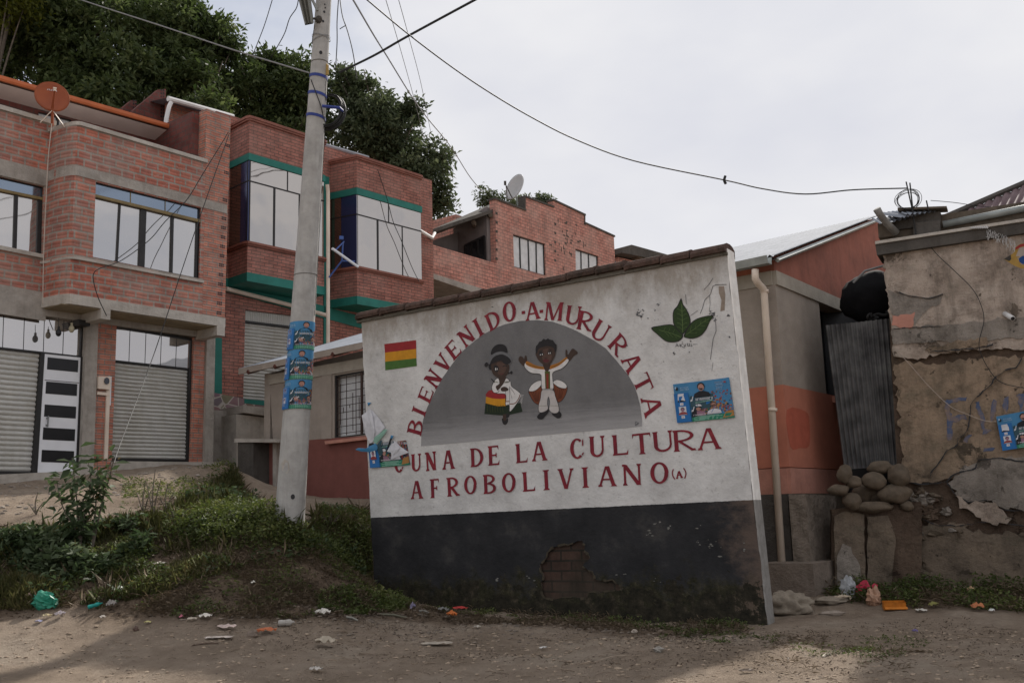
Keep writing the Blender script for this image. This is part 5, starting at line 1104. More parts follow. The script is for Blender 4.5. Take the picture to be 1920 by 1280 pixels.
# right face (plane Q), origin at the same corner
off = Q.sz(1449, 533).x
zz_ = lambda v: v
eR_ = Q.sz(1538, 600).x; wend = Q.sz(1640, 560).x + .4
mb = MB(); mb.prism(Q, [(0, zd), (eR_, zd), (eR_, zcl), (0, zcl)], 0, -.25); obj('wall', mb, M['plgrey'], HE, Q)
mb = MB(); mb.prism(Q, [(0, zcl), (wend, zcl), (wend, zcb), (0, zcb)], .03, -.25); obj('cream_band', mb, M['cream'], HE, Q)
s80 = Q.sz(1575, 800).x
mb = MB(); mb.prism(Q, [(0, zl + .012), (s80, zl + .012), (s80, zd), (0, zd)], .0, -.25); obj('salmon_dado', mb, M['salmon'], HE, Q)
mb = MB(); mb.prism(Q, [(0, zp), (s80, zp), (s80, zl), (0, zl)], .01, -.25); obj('lower_dado', mb, M['salmonlt'], HE, Q)
mb = MB(); mb.prism(Q, [tuple(x) for x in sm(Q.px([(1475, 768), (1510, 771), (1517, 790), (1517, 835), (1500, 839), (1482, 837)]), 3)], .004, .001); obj('paint_patch', mb, M['salmondk'], HE, Q)
mb = MB(); mb.prism(Q, [(s80 - .25, zd - .12), (s80 + .12, zd - .12), (s80 + .12, zd - .02), (s80 - .25, zd - .02)], .14, .001); obj('window_sill', mb, M['salmonlt'], HE, Q)
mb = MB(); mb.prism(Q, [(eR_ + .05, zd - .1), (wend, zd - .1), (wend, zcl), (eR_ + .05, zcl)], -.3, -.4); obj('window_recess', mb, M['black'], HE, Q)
gab = Q.px([(1451, 487), (1548, 440), (1655, 424), (1668, 480)])

mb = MB(); mb.prism(Q, [(0, zp - 1.4), (s80, zp - 1.4), (s80, zp - .002), (0, zp - .002)], .0, -.3); obj('plinth', mb, M['rock'], HE, Q)
# concrete butt, step, cut stone at the foot
mb = MB(); b0 = Q.sz(1511, 930, .25); b1_ = Q.sz(1566, 930, .25); mb.prism(Q, [(b0.x, -.4), (b1_.x, -.4), (b1_.x, b0.y), (b0.x, b0.y + .03)], .25, .001); obj('buttress', mb, M['rough'], HE, Q)
# roof: eave line over the long front, rising to a ridge
eL3 = P.W(P.sz(447, 692, .35).x, P.sz(447, 692, .35).y, .35); eR3 = P.W(P.sz(1452, 478, .35).x, P.sz(1452, 478, .35).y, .35)
rg = Q.W(Q.sz(1640, 405).x, Q.sz(1640, 405).y, .05); rise = rg - eR3
rL = eL3 + Vector((rise.x, rise.y, rise.z)); 
sa_, sb_ = (Vector(eR3[:2]) - Q.p).dot(Q.d), (Vector(rg[:2]) - Q.p).dot(Q.d); zq_ = lambda s_: eR3.z + (rg.z - eR3.z) * (s_ - sa_) / (sb_ - sa_) - .05
gs0 = Vector((0, zq_(0)))
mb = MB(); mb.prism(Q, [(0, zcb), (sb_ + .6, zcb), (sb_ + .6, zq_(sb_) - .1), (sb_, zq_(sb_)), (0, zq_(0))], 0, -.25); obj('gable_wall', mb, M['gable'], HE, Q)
nrm = (eL3 - eR3).cross(rise).normalized(); nrm = nrm if nrm.z > 0 else -nrm
mb = MB(); nw = 130
def rf(i, j):
    a = eL3.lerp(eR3, j); return a + rise * i + nrm * (.018 * math.sin(2 * math.pi * j * nw))
mb.grid(rf, 1, nw * 6); obj('roof', mb, M['rooflt'], HE, P, smooth=True)
mb = MB(); dn = Vector((0, 0, -.07)); a, b = eL3 + dn, eR3 + dn; a2, b2 = a + rise * .97, b + rise * .97
mb.add([a, b, b2, a2], [(3, 2, 1, 0)]); obj('roof_underside', mb, M['wood'], HE, P)
mb = MB()
dirE = (eR3 - eL3).normalized(); rr = rise.normalized()
for k in range(int(((eR3 - eL3).length - .6) / .90)):
    c = eL3 + dirE * (.35 + k * .90) + Vector((0, 0, -.11)); mb.tube([c + rr * -.02, c + rr * .9], .05, 4)
obj('rafter', mb, simple('dark_rafter', (.10, .04, .03), .85, .3), HE, P)
mb = MB(); mb.tube([eR3 + dn * 1.3 + rr * .1, rg + dn * 1.3], .035, 4); obj('barge_board', mb, M['zincgut'], HE, P)
# fascia board on the left half, gutter on the right half
mid = eL3.lerp(eR3, .52)
mb = MB(); fo = Vector((0, 0, 0)); mb.add([eL3 + Vector((0, 0, -.115)), mid + Vector((0, 0, -.115)), mid + Vector((0, 0, .015)), eL3 + Vector((0, 0, .015))] + [x - Vector((P.n.x, P.n.y, 0)) * .04 for x in (eL3 + Vector((0, 0, -.115)), mid + Vector((0, 0, -.115)), mid + Vector((0, 0, .015)), eL3 + Vector((0, 0, .015)))], [(0, 1, 2, 3), (7, 6, 5, 4), (0, 3, 7, 4), (1, 5, 6, 2), (0, 4, 5, 1), (3, 2, 6, 7)]); obj('fascia', mb, M['plgrey'], HE, P)
mb = MB(); N3 = Vector((P.n.x, P.n.y, 0)); prof = [(-.02, -.02), (.0, -.13), (.13, -.13), (.16, -.02), (.145, -.02), (.12, -.115), (.01, -.115), (-.005, -.02)]; n = len(prof)
vs = [q_ + N3 * o + Vector((0, 0, h)) for q_ in (mid, eR3 - dirE * .05) for o, h in prof]; mb.add(vs, [(i, (i + 1) % n, n + (i + 1) % n, n + i)[::-1] for i in range(n)] + [tuple(range(n)), tuple(range(n, 2 * n))[::-1]]); obj('gutter', mb, M['zincgut'], HE, P)
mb = MB(); g0 = eR3 - dirE * .45 + N3 * .07
def ge(u, v, o): a = P.sz(u, v, o); return P.W(a.x, a.y, o)
pp = [ge(1416, 505, .42), ge(1416, 522, .42), ge(1422, 532, .32), ge(1431, 541, .18), ge(1433, 552, .14), ge(1466, 1052, .14)]
mb.tube(pp, .052, 12)
for u, v in ((1433, 546), (1449, 768)): mb.tube([ge(u, v - 3, .14), ge(u, v + 3, .14)], .064, 12)
dp = obj('downpipe', mb, M['pvc'], HE, P, smooth=True)
mb = MB(); mb.prism(P, P.px([(505, 722), (800, 690), (800, 900), (520, 940)]), -1.0, -1.1); mb.prism(P, [(sLf, 0.5), (sR - .3, .2), (sR - .3, zcb), (sLf, zcb)], -3.8, -4.0); obj('rear_wall', mb, M['plgrey'], HE, P)
mb = MB(); eg = PL(P.W(sLf + .02, 0, -4)[:2], P.n); mb.prism(eg, [(0, .5), (4, .5), (4, zt0 + .25), (0, zt0 + 1.4)], 0, .2); obj('end_wall', mb, M['plgrey'], HE, eg)
mb = MB(); mb.prism(Q, [(1.0, zcb - .1), (wend, zcb - .1), (wend, Q.sz(1655, 425).y), (1.0, gs0.y)], -6.5, -6.7); obj('rear_wall', mb, M['plgrey'], HE, Q)
# lean-to screen and mossy pillar at the uphill end
YW = thing('yard_wall', 'dark oxide-red yard wall with concrete cap beside a mossy pillar, left of the lamp post', 'wall', ge(480, 945, .6))
pe('panel', P, [(474, 828), (519, 829), (519, 955), (474, 960)], .35, .2, 'oxide', ref=.35, par=YW)
pe('pillar', P, [(446, 828), (475, 826), (475, 960), (446, 960)], .75, .3, 'concdk', ref=.75, par=YW)
pe('cap', P, [(443, 822), (520, 823), (520, 829), (443, 829)], .80, .15, 'conclt', ref=.75, par=YW)
pe('end_post', P, [(515, 828), (522, 828), (522, 958), (515, 958)], .40, .15, 'conclt', ref=.35, par=YW)
# step
st = drop(1475, 1114); ST = PL(G(1428, 1100, st.y - .05)[:2], P.d)
ztp = ST.sz(1428, 1058).y
mb = MB(); a, b = ST.sz(1424, 1060), ST.sz(1524, 1056); mb.prism(ST, [(a.x, -.3), (b.x, -.3), (b.x, b.y), (a.x, b.y)], .0, -.9)
sb = obj('concrete_step', mb, stained('worn_step', (.24, .195, .16), (.12, .10, .08), .5, 3, bump=.02), None, ST, label='worn concrete step block at the foot of the cream downpipe', cat='step')
mb = MB(); c = drop(1476, 1148); mb.blob(c + Vector((0, 0, .07)), .31, .2, .17, 4, .24, 40, 26, Matrix.Rotation(-.3, 3, 'Z'), freq=2.6); obj('rock', mb, M['rock'], smooth=True, label='large pale jagged rock below the concrete step, beside the mural wall end', cat='rock')
mb = MB(); c = drop(1447, 1112); mb.blob(c + Vector((0, 0, .05)), .15, .12, .16, 9, .2, 26, 18, freq=2.4); obj('rock', mb, M['rock'], smooth=True, label='smaller rock wedged between the mural wall and the concrete step', cat='rock')
mb = MB(); c = drop(1562, 1128); mb.blob(c + Vector((0, 0, .02)), .24, .14, .05, 19, .2, 26, 16, freq=2.4); obj('rock', mb, M['rock'], smooth=True, label='flat rock on the ground left of the torn plastic bags', cat='rock')

# ---------------------------------------------------------------- F: peeling adobe house
P = PF; HF = thing('adobe_house', 'old adobe house with peeling ochre plaster at the right edge', 'house', P.W(1.5, .1, 0))
def ff(name, pts, o1, o0, mat, ref=0, sub=None, rough=0, holes=()):
    mb = MB(); q = P.px(pts, ref)
    if rough:
        qq = []
        for i, p_ in enumerate(q):
            n_ = q[(i + 1) % len(q)]; k = max(1, int((n_ - p_).length / .05))
            for j in range(k): qq.append(p_.lerp(n_, j / k) + (Vector((random.gauss(0, rough), random.gauss(0, rough))) if j else Vector((0, 0))))
        q = qq
    mb.prism(P, q, o1, o0, 0, [P.px(h, ref) for h in holes]); return obj(name, mb, M[mat] if isinstance(mat, str) else mat, sub or HF, P)
def adobe(name, c1, c2, c3, moss=.4):
    t = MT(name, .95, .1); uv = t.co('UV')
    a = t.ramp(t.noise(1.1, 8, .72, uv), [(.32, c1), (.5, c2), (.68, c3)])
    a = t.mix(t.ramp(t.noise(3.2, 7, .75, uv), [(.48, 0), (.66, .65)]), a, tuple(x * .45 for x in c1))
    a = t.mix(t.ramp(t.noise(1.7, 6, .7, t.co('UV', (.6, 1.6, 1))), [(.55, 0), (.7, moss)]), a, (.10, .12, .085))
    a = t.mix(t.ramp(t.noise(9, 5, .8, uv), [(.62, 0), (.7, .7)]), a, (.075, .048, .032))
    a = t.mix(t.ramp(t.noise(28, 4, .8, uv), [(.62, 0), (.72, .5)]), a, (.36, .30, .25))
    fl = t.ramp(t.noise(1.6, 9, .68, uv, .4), [(.585, 0), (.60, 1)]); fl2 = t.ramp(t.noise(4.5, 8, .7, uv, .3), [(.63, 0), (.645, 1)])
    a = t.mix(fl, a, t.ramp(t.noise(7, 7, .8, uv), [(.35, tuple(x * .42 for x in c1)), (.65, tuple(x * .75 for x in c1))])); a = t.mix(fl2, a, tuple(x * .5 for x in c1))
    a = t.mix(t.ramp(t.noise(1.2, 7, .75, t.co('UV', (2.2, .35, 1))), [(.48, 0), (.68, .55)]), a, (.075, .062, .048))
    t.color(a); t.bump(fl, .03, -1); t.bump(fl2, .015, -1); t.bump(t.noise(3, 8, .75, uv), .06); t.bump(t.noise(18, 6, .8, uv), .025); return t.m
M['ad1'] = adobe('pinkish_old_plaster', (.27, .215, .17), (.47, .385, .32), (.63, .54, .46))
M['ad2'] = adobe('ochre_plaster', (.17, .135, .10), (.32, .24, .17), (.44, .32, .225), .3)
M['ad3'] = adobe('dark_base_plaster', (.115, .092, .07), (.20, .158, .12), (.27, .21, .155), .5)
M['ad4'] = adobe('grey_patch_plaster', (.20, .175, .15), (.30, .265, .23), (.39, .345, .30), .1)
M['mud'] = adobe('bare_adobe', (.075, .052, .038), (.13, .092, .068), (.18, .13, .095), .1)
random.seed(21)
ff('mud_wall', [(1660, 470), (2300, 390), (2300, 1180), (1694, 1130)], -.05, -.45, 'mud')
ff('upper_plaster', [(1655, 474), (2300, 378), (2300, 650), (1830, 655), (1780, 662), (1712, 672), (1676, 668)], .012, -.05, 'ad1', rough=.014)
ff('plaster_layer', [(1676, 682), (1705, 676), (1745, 684), (1800, 672), (2300, 655), (2300, 900), (1960, 866), (1880, 862), (1835, 873), (1815, 886), (1790, 897), (1748, 905), (1706, 905), (1694, 876)], .0, -.05, 'ad2', rough=.02)
ff('cement_patch', [(1664, 543), (1678, 550), (1730, 560), (1766, 553), (1764, 568), (1730, 590), (1716, 610), (1700, 598), (1672, 588)], .018, .013, 'ad4', rough=.014)
ff('bare_brick_patch', [(1674, 592), (1708, 590), (1716, 585), (1712, 612), (1690, 616), (1672, 610)], .019, .013, 'salmonlt', rough=.012)
ff('cornice_band', [(1672, 618), (1760, 610), (2300, 560), (2300, 615), (1800, 640), (1675, 646)], .028, .013, 'ad4', rough=.014)
ff('plaster_chunk', [(1735, 655), (1790, 640), (1850, 632), (1850, 650), (1800, 655), (1745, 661)], .035, .0, 'ad2', rough=.018)
ff('plaster_chunk', [(1778, 905), (1800, 880), (1835, 866), (1880, 856), (2300, 870), (2300, 960), (1920, 958), (1880, 952), (1860, 938), (1815, 940), (1790, 925)], .03, -.02, 'ad4', rough=.022)
ff('plaster_chunk', [(1792, 928), (1815, 944), (1862, 940), (1885, 962), (1898, 972), (1870, 985), (1830, 968), (1805, 952)], .045, -.02, 'ad1', rough=.02)
ff('base_plaster', [(1700, 1010), (1740, 985), (1790, 978), (1850, 1000), (2300, 990), (2300, 1190), (1716, 1130)], .03, -.05, 'ad3', rough=.022)
ff('wall_cap', [(1643, 462), (2300, 362), (2300, 384), (1646, 481)], .10, -.5, 'concdk')
ff('cap_edge', [(1643, 456), (2300, 356), (2300, 361.5), (1643, 461.5)], .13, -.5, 'conclt')
ff('eave_beam', [(1650, 420), (2300, 320), (2300, 352), (1650, 452)], -.25, -.5, 'wood', ref=-.25)
# cracks: thin dark clefts standing a few millimetres proud of nothing, sunk strips
def crk(pts, w):
    q = P.px(pts); mb = MB()
    for i in range(len(q) - 1):
        a, b = q[i], q[i + 1]; k = max(1, int((b - a).length / .05)); pr = a
        for j in range(1, k + 1):
            nx_ = a.lerp(b, j / k) + (Vector((random.gauss(0, .007), random.gauss(0, .007))) if j < k else Vector((0, 0)))
            mb.bar(P, pr, nx_, w * random.uniform(.2, 1.5), .0385 + random.uniform(0, .0006), .01); pr = nx_
    obj('crack', mb, M['black'], HF, P)
for pts, w in (([(1916, 672), (1905, 690), (1885, 694), (1868, 706), (1860, 720), (1832, 744), (1820, 760), (1816, 800), (1808, 815), (1795, 822), (1796, 832), (1775, 845), (1765, 862), (1750, 880), (1745, 893)], .012),
               ([(1700, 905), (1748, 906), (1775, 903), (1792, 888), (1830, 877), (1835, 862), (1870, 858), (1920, 865)], .016), ([(1776, 905), (1790, 925), (1815, 941), (1850, 937), (1872, 955), (1920, 958)], .014),
               ([(1720, 968), (1760, 985), (1800, 985), (1860, 975), (1930, 988)], .012), ([(1678, 546), (1710, 556), (1745, 560), (1768, 552)], .008), ([(1676, 617), (1720, 614), (1765, 612)], .010), ([(1745, 660), (1800, 656), (1850, 650), (1862, 646)], .012)): crk(pts, w)
# graffiti, worn
t = MT('worn_blue_paint', .9, .1); a = t.ramp(t.noise(5, 6, .8, t.co('UV')), [(.44, (.075, .10, .17)), (.64, (.24, .17, .12))]); t.color(a)
mb = MB(); gq_ = lambda L: [(1740 + x / 9.144, 720 + y / 9.144) for x, y in L]
for k, pts in enumerate(([(290, 300), (360, 300), (400, 520), (420, 640), (420, 960), (330, 930), (320, 620)], [(300, 255), (680, 225), (670, 290), (500, 300), (420, 350), (300, 330)], [(400, 545), (670, 525), (660, 590), (420, 660)], [(800, 290), (870, 280), (960, 560), (980, 760), (1080, 800), (940, 870), (910, 700)],
                         [(1100, 250), (1180, 290), (1140, 600), (1090, 640), (1070, 500)], [(1290, 230), (1380, 220), (1370, 520), (1300, 540)], [(1500, 180), (1640, 170), (1646, 500), (1580, 510), (1560, 300)], [(1560, 180), (1900, 200), (1850, 700), (1750, 720), (1720, 320), (1600, 300)], [(600, 980), (700, 870), (760, 880), (650, 1000)], [(960, 1080), (1150, 1100), (1120, 1160), (960, 1150)])):
    q = P.px(gq_(pts)); qq = []
    for i, p_ in enumerate(q):
        n_ = q[(i + 1) % len(q)]; kk = max(1, int((n_ - p_).length / .04))
        for j in range(kk): qq.append(p_.lerp(n_, j / kk) + (Vector((random.gauss(0, .009), random.gauss(0, .009)))))
    mb.flat(P, qq, .004 + k * .0003)
obj('graffiti', mb, t.m, HF, P)
# painted eye-like emblem cut by the frame edge
mb = MB(); E8 = lambda L: [(1680 + x / 8, 400 + y / 8) for x, y in L]
cm = [flatc('emblem_yellow', (.34, .21, .05)), flatc('emblem_pale', (.34, .29, .25)), flatc('emblem_red', (.30, .03, .03)), flatc('emblem_blue', (.01, .05, .18)), flatc('emblem_dark', (.04, .035, .03))]
mb.flat(P, P.px(E8([(1620, 690), (1760, 600), (1800, 500), (1870, 460), (2000, 440), (2150, 520), (2300, 650), (2150, 760), (2000, 830), (1880, 830), (1760, 780)])), .0135, 0)
mb.flat(P, P.px(E8([(1800, 640), (1850, 520), (2000, 490), (2120, 570), (2180, 660), (2050, 760), (1880, 770)])), .0145, 1)
mb.flat(P, P.px(E8([(1790, 520), (1860, 470), (1960, 450), (1960, 480), (1870, 510), (1800, 550)])), .0155, 2)
mb.flat(P, P.px(E8([(1840, 680), (1900, 640), (2000, 640), (2060, 700), (2000, 770), (1900, 765), (1850, 730)])), .0155, 3)
mb.flat(P, P.px(E8([(1620, 690), (1720, 625), (1730, 690), (1700, 720)])), .0155, 4)
mb.flat(P, P.px(E8([(1740, 645), (1850, 650), (1850, 668), (1730, 672)])), .0165, 0)
obj('painted_emblem', mb, cm, HF, P)
mb = MB(); a, b = P.sz(1884, 588, 0), P.sz(1899, 597, .18); mb.tube([P.W(a.x, a.y, 0), P.W(b.x, b.y, .18)], .035, 10); mb.add([], []); pv = obj('pipe_stub', mb, M['pvcw'], HF, P, smooth=True)
mb = MB(); d_ = (P.W(b.x, b.y, .18) - P.W(a.x, a.y, 0)).normalized(); e_ = P.W(b.x, b.y, .18); mb.tube([e_ - d_ * .01, e_ + d_ * .004], .027, 10); obj('pipe_bore', mb, M['black'], pv, P)
# roofs above the adobe wall
mb = MB(); ra = P.W(P.sz(1765, 414, -.6).x, P.sz(1765, 414, -.6).y, -.6); rb = P.W(P.sz(2300, 330, -.6).x, P.sz(2300, 330, -.6).y, -.6); rc = G(2300, 195, rb.y + 4.5); rd_ = G(1762, 414, ra.y + .4); re_ = G(1920, 347, ra.y + 2.0)
# sloping sheet: eave a-b, verge rising from a to the upper right
up_ = (re_ - ra); 
mb = MB(); nw = 26; nn = (rb - ra).cross(Vector((0, 0, 1)))
slope = Vector((-P.n.x, -P.n.y, 0)) * 3.5 + Vector((0, 0, 2.0))
rc = G(2300, 183, rb.y + 2.5)
def rf2(i, j):
    return ra.lerp(rb, j).lerp(ra.lerp(rc, j), i) + Vector((0, 0, .022 * math.sin(2 * math.pi * j * 34)))
mb.grid(rf2, 6, 34 * 6); obj('roof', mb, M['roofred'], HF, P, smooth=True)
mb = MB(); mb.tube([ra.lerp(rc, j) + Vector((0, 0, .03)) for j in (0, .5, 1)], .045, 5); obj('verge_board', mb, M['concdk'], HF, P)
mb = MB(); mb.tube([P.W(P.sz(1768, 421, -.2).x, P.sz(1768, 421, -.2).y, -.2), P.W(P.sz(2300, 315, -.2).x, P.sz(2300, 315, -.2).y, -.2)], .05, 10); obj('gutter', mb, M['zincgut'], HF, P, smooth=True)
mb = MB(); mb.prism(P, [(0.2, .0), (5.5, 0.0), (5.5, P.sz(1900, 430).y), (0.2, P.sz(1700, 470).y - .1)], -.5, -4.5); obj('rear_mass', mb, M['mud'], HF, P)
# junk on the wall top: planks, sheets, rods
JK = thing('scrap_pile', 'heap of old planks and bent zinc sheets on the end of the adobe wall', 'scrap', P.W(0, 4.6, -.3))
def pf(u, v, o): a = P.sz(u, v, o); return P.W(a.x, a.y, o)
def pj(name, pts, o1, o0, mat, ref=-.3):
    mb = MB(); mb.prism(P, P.px(pts, ref), o1, o0); obj(name, mb, M[mat], JK, P)
pj('box', [(1676, 408), (1764, 399), (1765, 424), (1676, 434)], -.2, -.7, 'concdk'); pj('plank', [(1648, 424), (1676, 420), (1680, 446), (1650, 450)], -.15, -.5, 'wood'); pj('plank', [(1715, 424), (1765, 418), (1765, 441), (1715, 446)], -.12, -.3, 'concdk')
pj('plank', [(1686, 396), (1777, 393), (1777, 396.5), (1686, 400)], -.1, -.35, 'wood')
for k, (a, b, c, d) in enumerate((((1634, 410), (1700, 400), (1712, 408), (1650, 420)), ((1640, 404), (1690, 399), (1738, 403), (1690, 412)), ((1690, 406), (1740, 399), (1758, 404), (1700, 410)))):
    mb = MB(); A1, B1, C1, D1 = pf(*a, -.1), pf(*b, -.5), pf(*c, -.2), pf(*d, .05)
    def fn(i, j, A1=A1, B1=B1, C1=C1, D1=D1): return A1.lerp(B1, i).lerp(D1.lerp(C1, i), j) + Vector((0, 0, .014 * math.sin(i * 40) + .03 * k))
    mb.grid(fn, 24, 3); obj('zinc_sheet', mb, M['rooflt'], JK, P)
mb = MB(); mb.tube([pf(1644, 392, .25), pf(1650, 402, .2), pf(1662, 418, .1), pf(1680, 436, -.1)], [.055, .05, .05, .055], 10); obj('wooden_pole', mb, simple('grey_timber', (.19, .18, .165), .85, .25), None, P, smooth=True, label='short round grey timber leaning out above the corrugated sheet', cat='pole')
# rods with cable coil
CO = thing('cable_coil', 'coil of black cable hung on two thin rods above the adobe wall', 'cable', pf(1715, 440, -.1))
mb = MB(); mb.tube([pf(1699, 341, -.1), pf(1711, 395, -.1), pf(1718, 444, -.1)], .011, 6); mb.tube([pf(1706, 343, -.1), pf(1712, 396, -.1)], .010, 6); mb.tube([pf(1737, 376, -.1), pf(1741, 395, -.1)], .010, 5); obj('rod', mb, M['wire'], CO, P)
mb = MB(); cc_ = P.sz(1702, 375, -.1); random.seed(4)
for k in range(6):
    rx, rz = random.uniform(.13, .19), random.uniform(.11, .16); dx, dz, ph = random.uniform(-.012, .012), random.uniform(-.015, .01), random.uniform(0, 6)
    pts = [P.W(cc_.x + dx + rx * math.cos(a), cc_.y + dz + rz * math.sin(a) * (1 + .05 * math.sin(a + ph)), -.1 + .02 * math.sin(2 * a + ph) + .004 * k) for a in [i * math.pi / 12 for i in range(25)]]
    mb.tube(pts, .0042, 5)
obj('loop', mb, M['wire'], CO, P)
mb = MB(); random.seed(14)
c0 = [pf(1878, 427, .16)]
for u in range(1820, 1852, 4): mb.tube([pf(u, 427 - (u - 1820) * .1, .15), pf(u + 4, 428, .15)], .012, 5)
for k in range(34):
    u = 1852 + k * 1.5 + random.uniform(-2, 2); v = 430 + (k * .55) + random.uniform(-2, 4); mb.tube([pf(u, v, .14), pf(u + random.uniform(-5, 5), v + random.uniform(2, 14), .12), pf(u + random.uniform(-4, 4), v + random.uniform(8, 22), .11)], .003, 4)
obj('frayed_cloth', mb, M['dishgr'], None, P, label='torn white rag with frayed threads hanging from the adobe wall top', cat='rag')
# corrugated sheet blocking the gap
CS = PL(G(1560, 800, 14.6)[:2], (.93, -.37)); A1, B1, C1, D1 = CS.px([(1548, 610), (1669, 597), (1692, 872), (1583, 880)])
mb = MB(); nw = 13
def fc(i, j):
    c = A1.lerp(B1, j).lerp(D1.lerp(C1, j), i); return CS.W(c.x, c.y, .022 * math.sin(2 * math.pi * j * nw) + .01 * math.sin(i * 5 + j * 9))
mb.grid(fc, 8, nw * 6); obj('corrugated_sheet', mb, M['corrdk'], None, CS, smooth=True, label='rusty dark corrugated zinc sheet closing the gap beside the adobe house', cat='zinc sheet')
# dark passage behind
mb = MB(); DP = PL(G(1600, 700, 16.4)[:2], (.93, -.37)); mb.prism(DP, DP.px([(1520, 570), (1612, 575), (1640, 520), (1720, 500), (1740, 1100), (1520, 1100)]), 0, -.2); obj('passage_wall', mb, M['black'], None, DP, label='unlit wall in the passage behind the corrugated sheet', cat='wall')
BR_ = thing('water_tank', 'black tarp-covered tank wedged in the gap above the corrugated sheet', 'tank', G(1630, 600, 14.9))
mb = MB(); c = G(1640, 562, 15.1); mb.blob(c, .52, .45, .40, 6, .10, 18, 12); obj('tank_body', mb, simple('black_tarp', (.008, .008, .009), .9, .3, spec=.1), BR_, smooth=True)
mb = MB(); mb.tube([G(1600, 530, 14.7), G(1622, 508, 14.6), G(1650, 500, 14.55), G(1665, 496, 14.5)], .018, 6); obj('rim', mb, M['wiregrey'], BR_)
random.seed(8)
mb = MB()
for k in range(7):
    pts = [G(1636, 592, 14.5)]
    for j in range(4): pts.append(pts[-1] + Vector((random.uniform(-.08, .1), random.uniform(-.05, .05), random.uniform(-.07, .06))))
    mb.tube([tuple(x) for x in sm(pts, 3, False)], random.uniform(.008, .022), 5)
obj('hose_tangle', mb, simple('grey_hose', (.02, .02, .02), .9, .3), None, label='tangle of old grey hoses above the corrugated sheet', cat='hose')
# river stones, each one
stones = [(1583, 888, 26, 34, .3), (1650, 876, 46, 24, 0), (1600, 903, 30, 22, .1), (1639, 902, 46, 30, .05), (1685, 892, 38, 40, 0), (1573, 918, 40, 20, 0), (1676, 925, 60, 34, -.05), (1598, 939, 34, 30, .1), (1638, 950, 70, 20, 0), (1618, 925, 40, 30, 0), (1700, 948, 26, 18, .3), (1632, 918, 40, 30, 0), (1652, 932, 50, 36, 0)]
labs = ['upright grey stone at the left top of the stone heap', 'rough stone half hidden at the foot of the corrugated sheet', 'small round stone between the upright one and the big oval one', 'big oval stone in the middle of the stone heap', 'tall blocky brown stone at the right top of the heap', 'flat oval stone at the far left of the heap', 'large grey dented stone at the right of the heap', 'round dark stone low on the left of the heap', 'long flat stone at the bottom of the heap', 'shaded stone deep in the left middle of the heap', 'small stone at the lower right edge of the heap', 'shaded stone behind the big oval one', 'shaded stone behind the long flat one']
for k, (u, v, w, h, rot) in enumerate(stones):
    d = 13.75 + (.25 if k in (9, 11, 12) else 0) + (.15 if k == 1 else 0); c = G(u, v, d); mb = MB(); s = 14.4 / FPX
    mb.blob(c, w / 2 * s, min(w, h) * .5 * s, h / 2 * s, k + 2, .10, 18, 14, Matrix.Rotation(rot, 3, 'Y')); obj('stone', mb, M['stone'], label=labs[k], cat='stone', group='river stones heaped at the foot of the corrugated sheet', smooth=True)
# slabs of masonry below the stones
SLb = PL(G(1570, 1000, 13.9)[:2], (.97, -.24)); random.seed(31)
BW = thing('rubble_base', 'dark rubble and slab base under the heap of river stones', 'wall', SLb.W(.6, .1, 0))
def sl(name, pts, o1, o0, mat):
    mb = MB(); q = SLb.px(pts); qq = []
    for i, p_ in enumerate(q):
        n_ = q[(i + 1) % len(q)]; kk = max(1, int((n_ - p_).length / .08))
        for j in range(kk): qq.append(p_.lerp(n_, j / kk) + (Vector((random.gauss(0, .006), random.gauss(0, .006))) if j else Vector((0, 0))))
    mb.prism(SLb, qq, o1, o0); obj(name, mb, M[mat], BW, SLb)
sl('backing', [(1560, 955), (1730, 940), (1730, 1125), (1560, 1125)], -.10, -.5, 'mud')
sl('slab', [(1564, 968), (1585, 958), (1620, 964), (1621, 1010), (1623, 1100), (1615, 1120), (1566, 1120)], .02, -.2, 'ad3')
sl('slab', [(1626, 968), (1665, 966), (1673, 985), (1680, 1010), (1675, 1060), (1672, 1120), (1628, 1120)], -.01, -.2, 'ad3')
sl('slab', [(1570, 1040), (1580, 1018), (1595, 1025), (1612, 1060), (1616, 1115), (1568, 1115)], .05, .021, 'ad4')
mbr = M['brickE']
for k in range(46):
    u, v = (random.uniform(1668, 1800), random.uniform(915, 1005)) if k < 34 else (random.uniform(1690, 1745), random.uniform(1000, 1085)); w, h = random.uniform(12, 40), random.uniform(8, 24)
    if u > 1755 and v < 950: continue
    mb = MB(); mb.blob(onp(P, u, v, -.03), w / 2 * .0076, .10, h / 2 * .0076, k + 40, .30, 10, 7, Matrix.Rotation(random.uniform(-.3, .3), 3, 'Y'), freq=2.4); obj('rubble_stone', mb, random.choice([M['mud'], M['ad3'], M['ad4'], M['stone']]), BW)
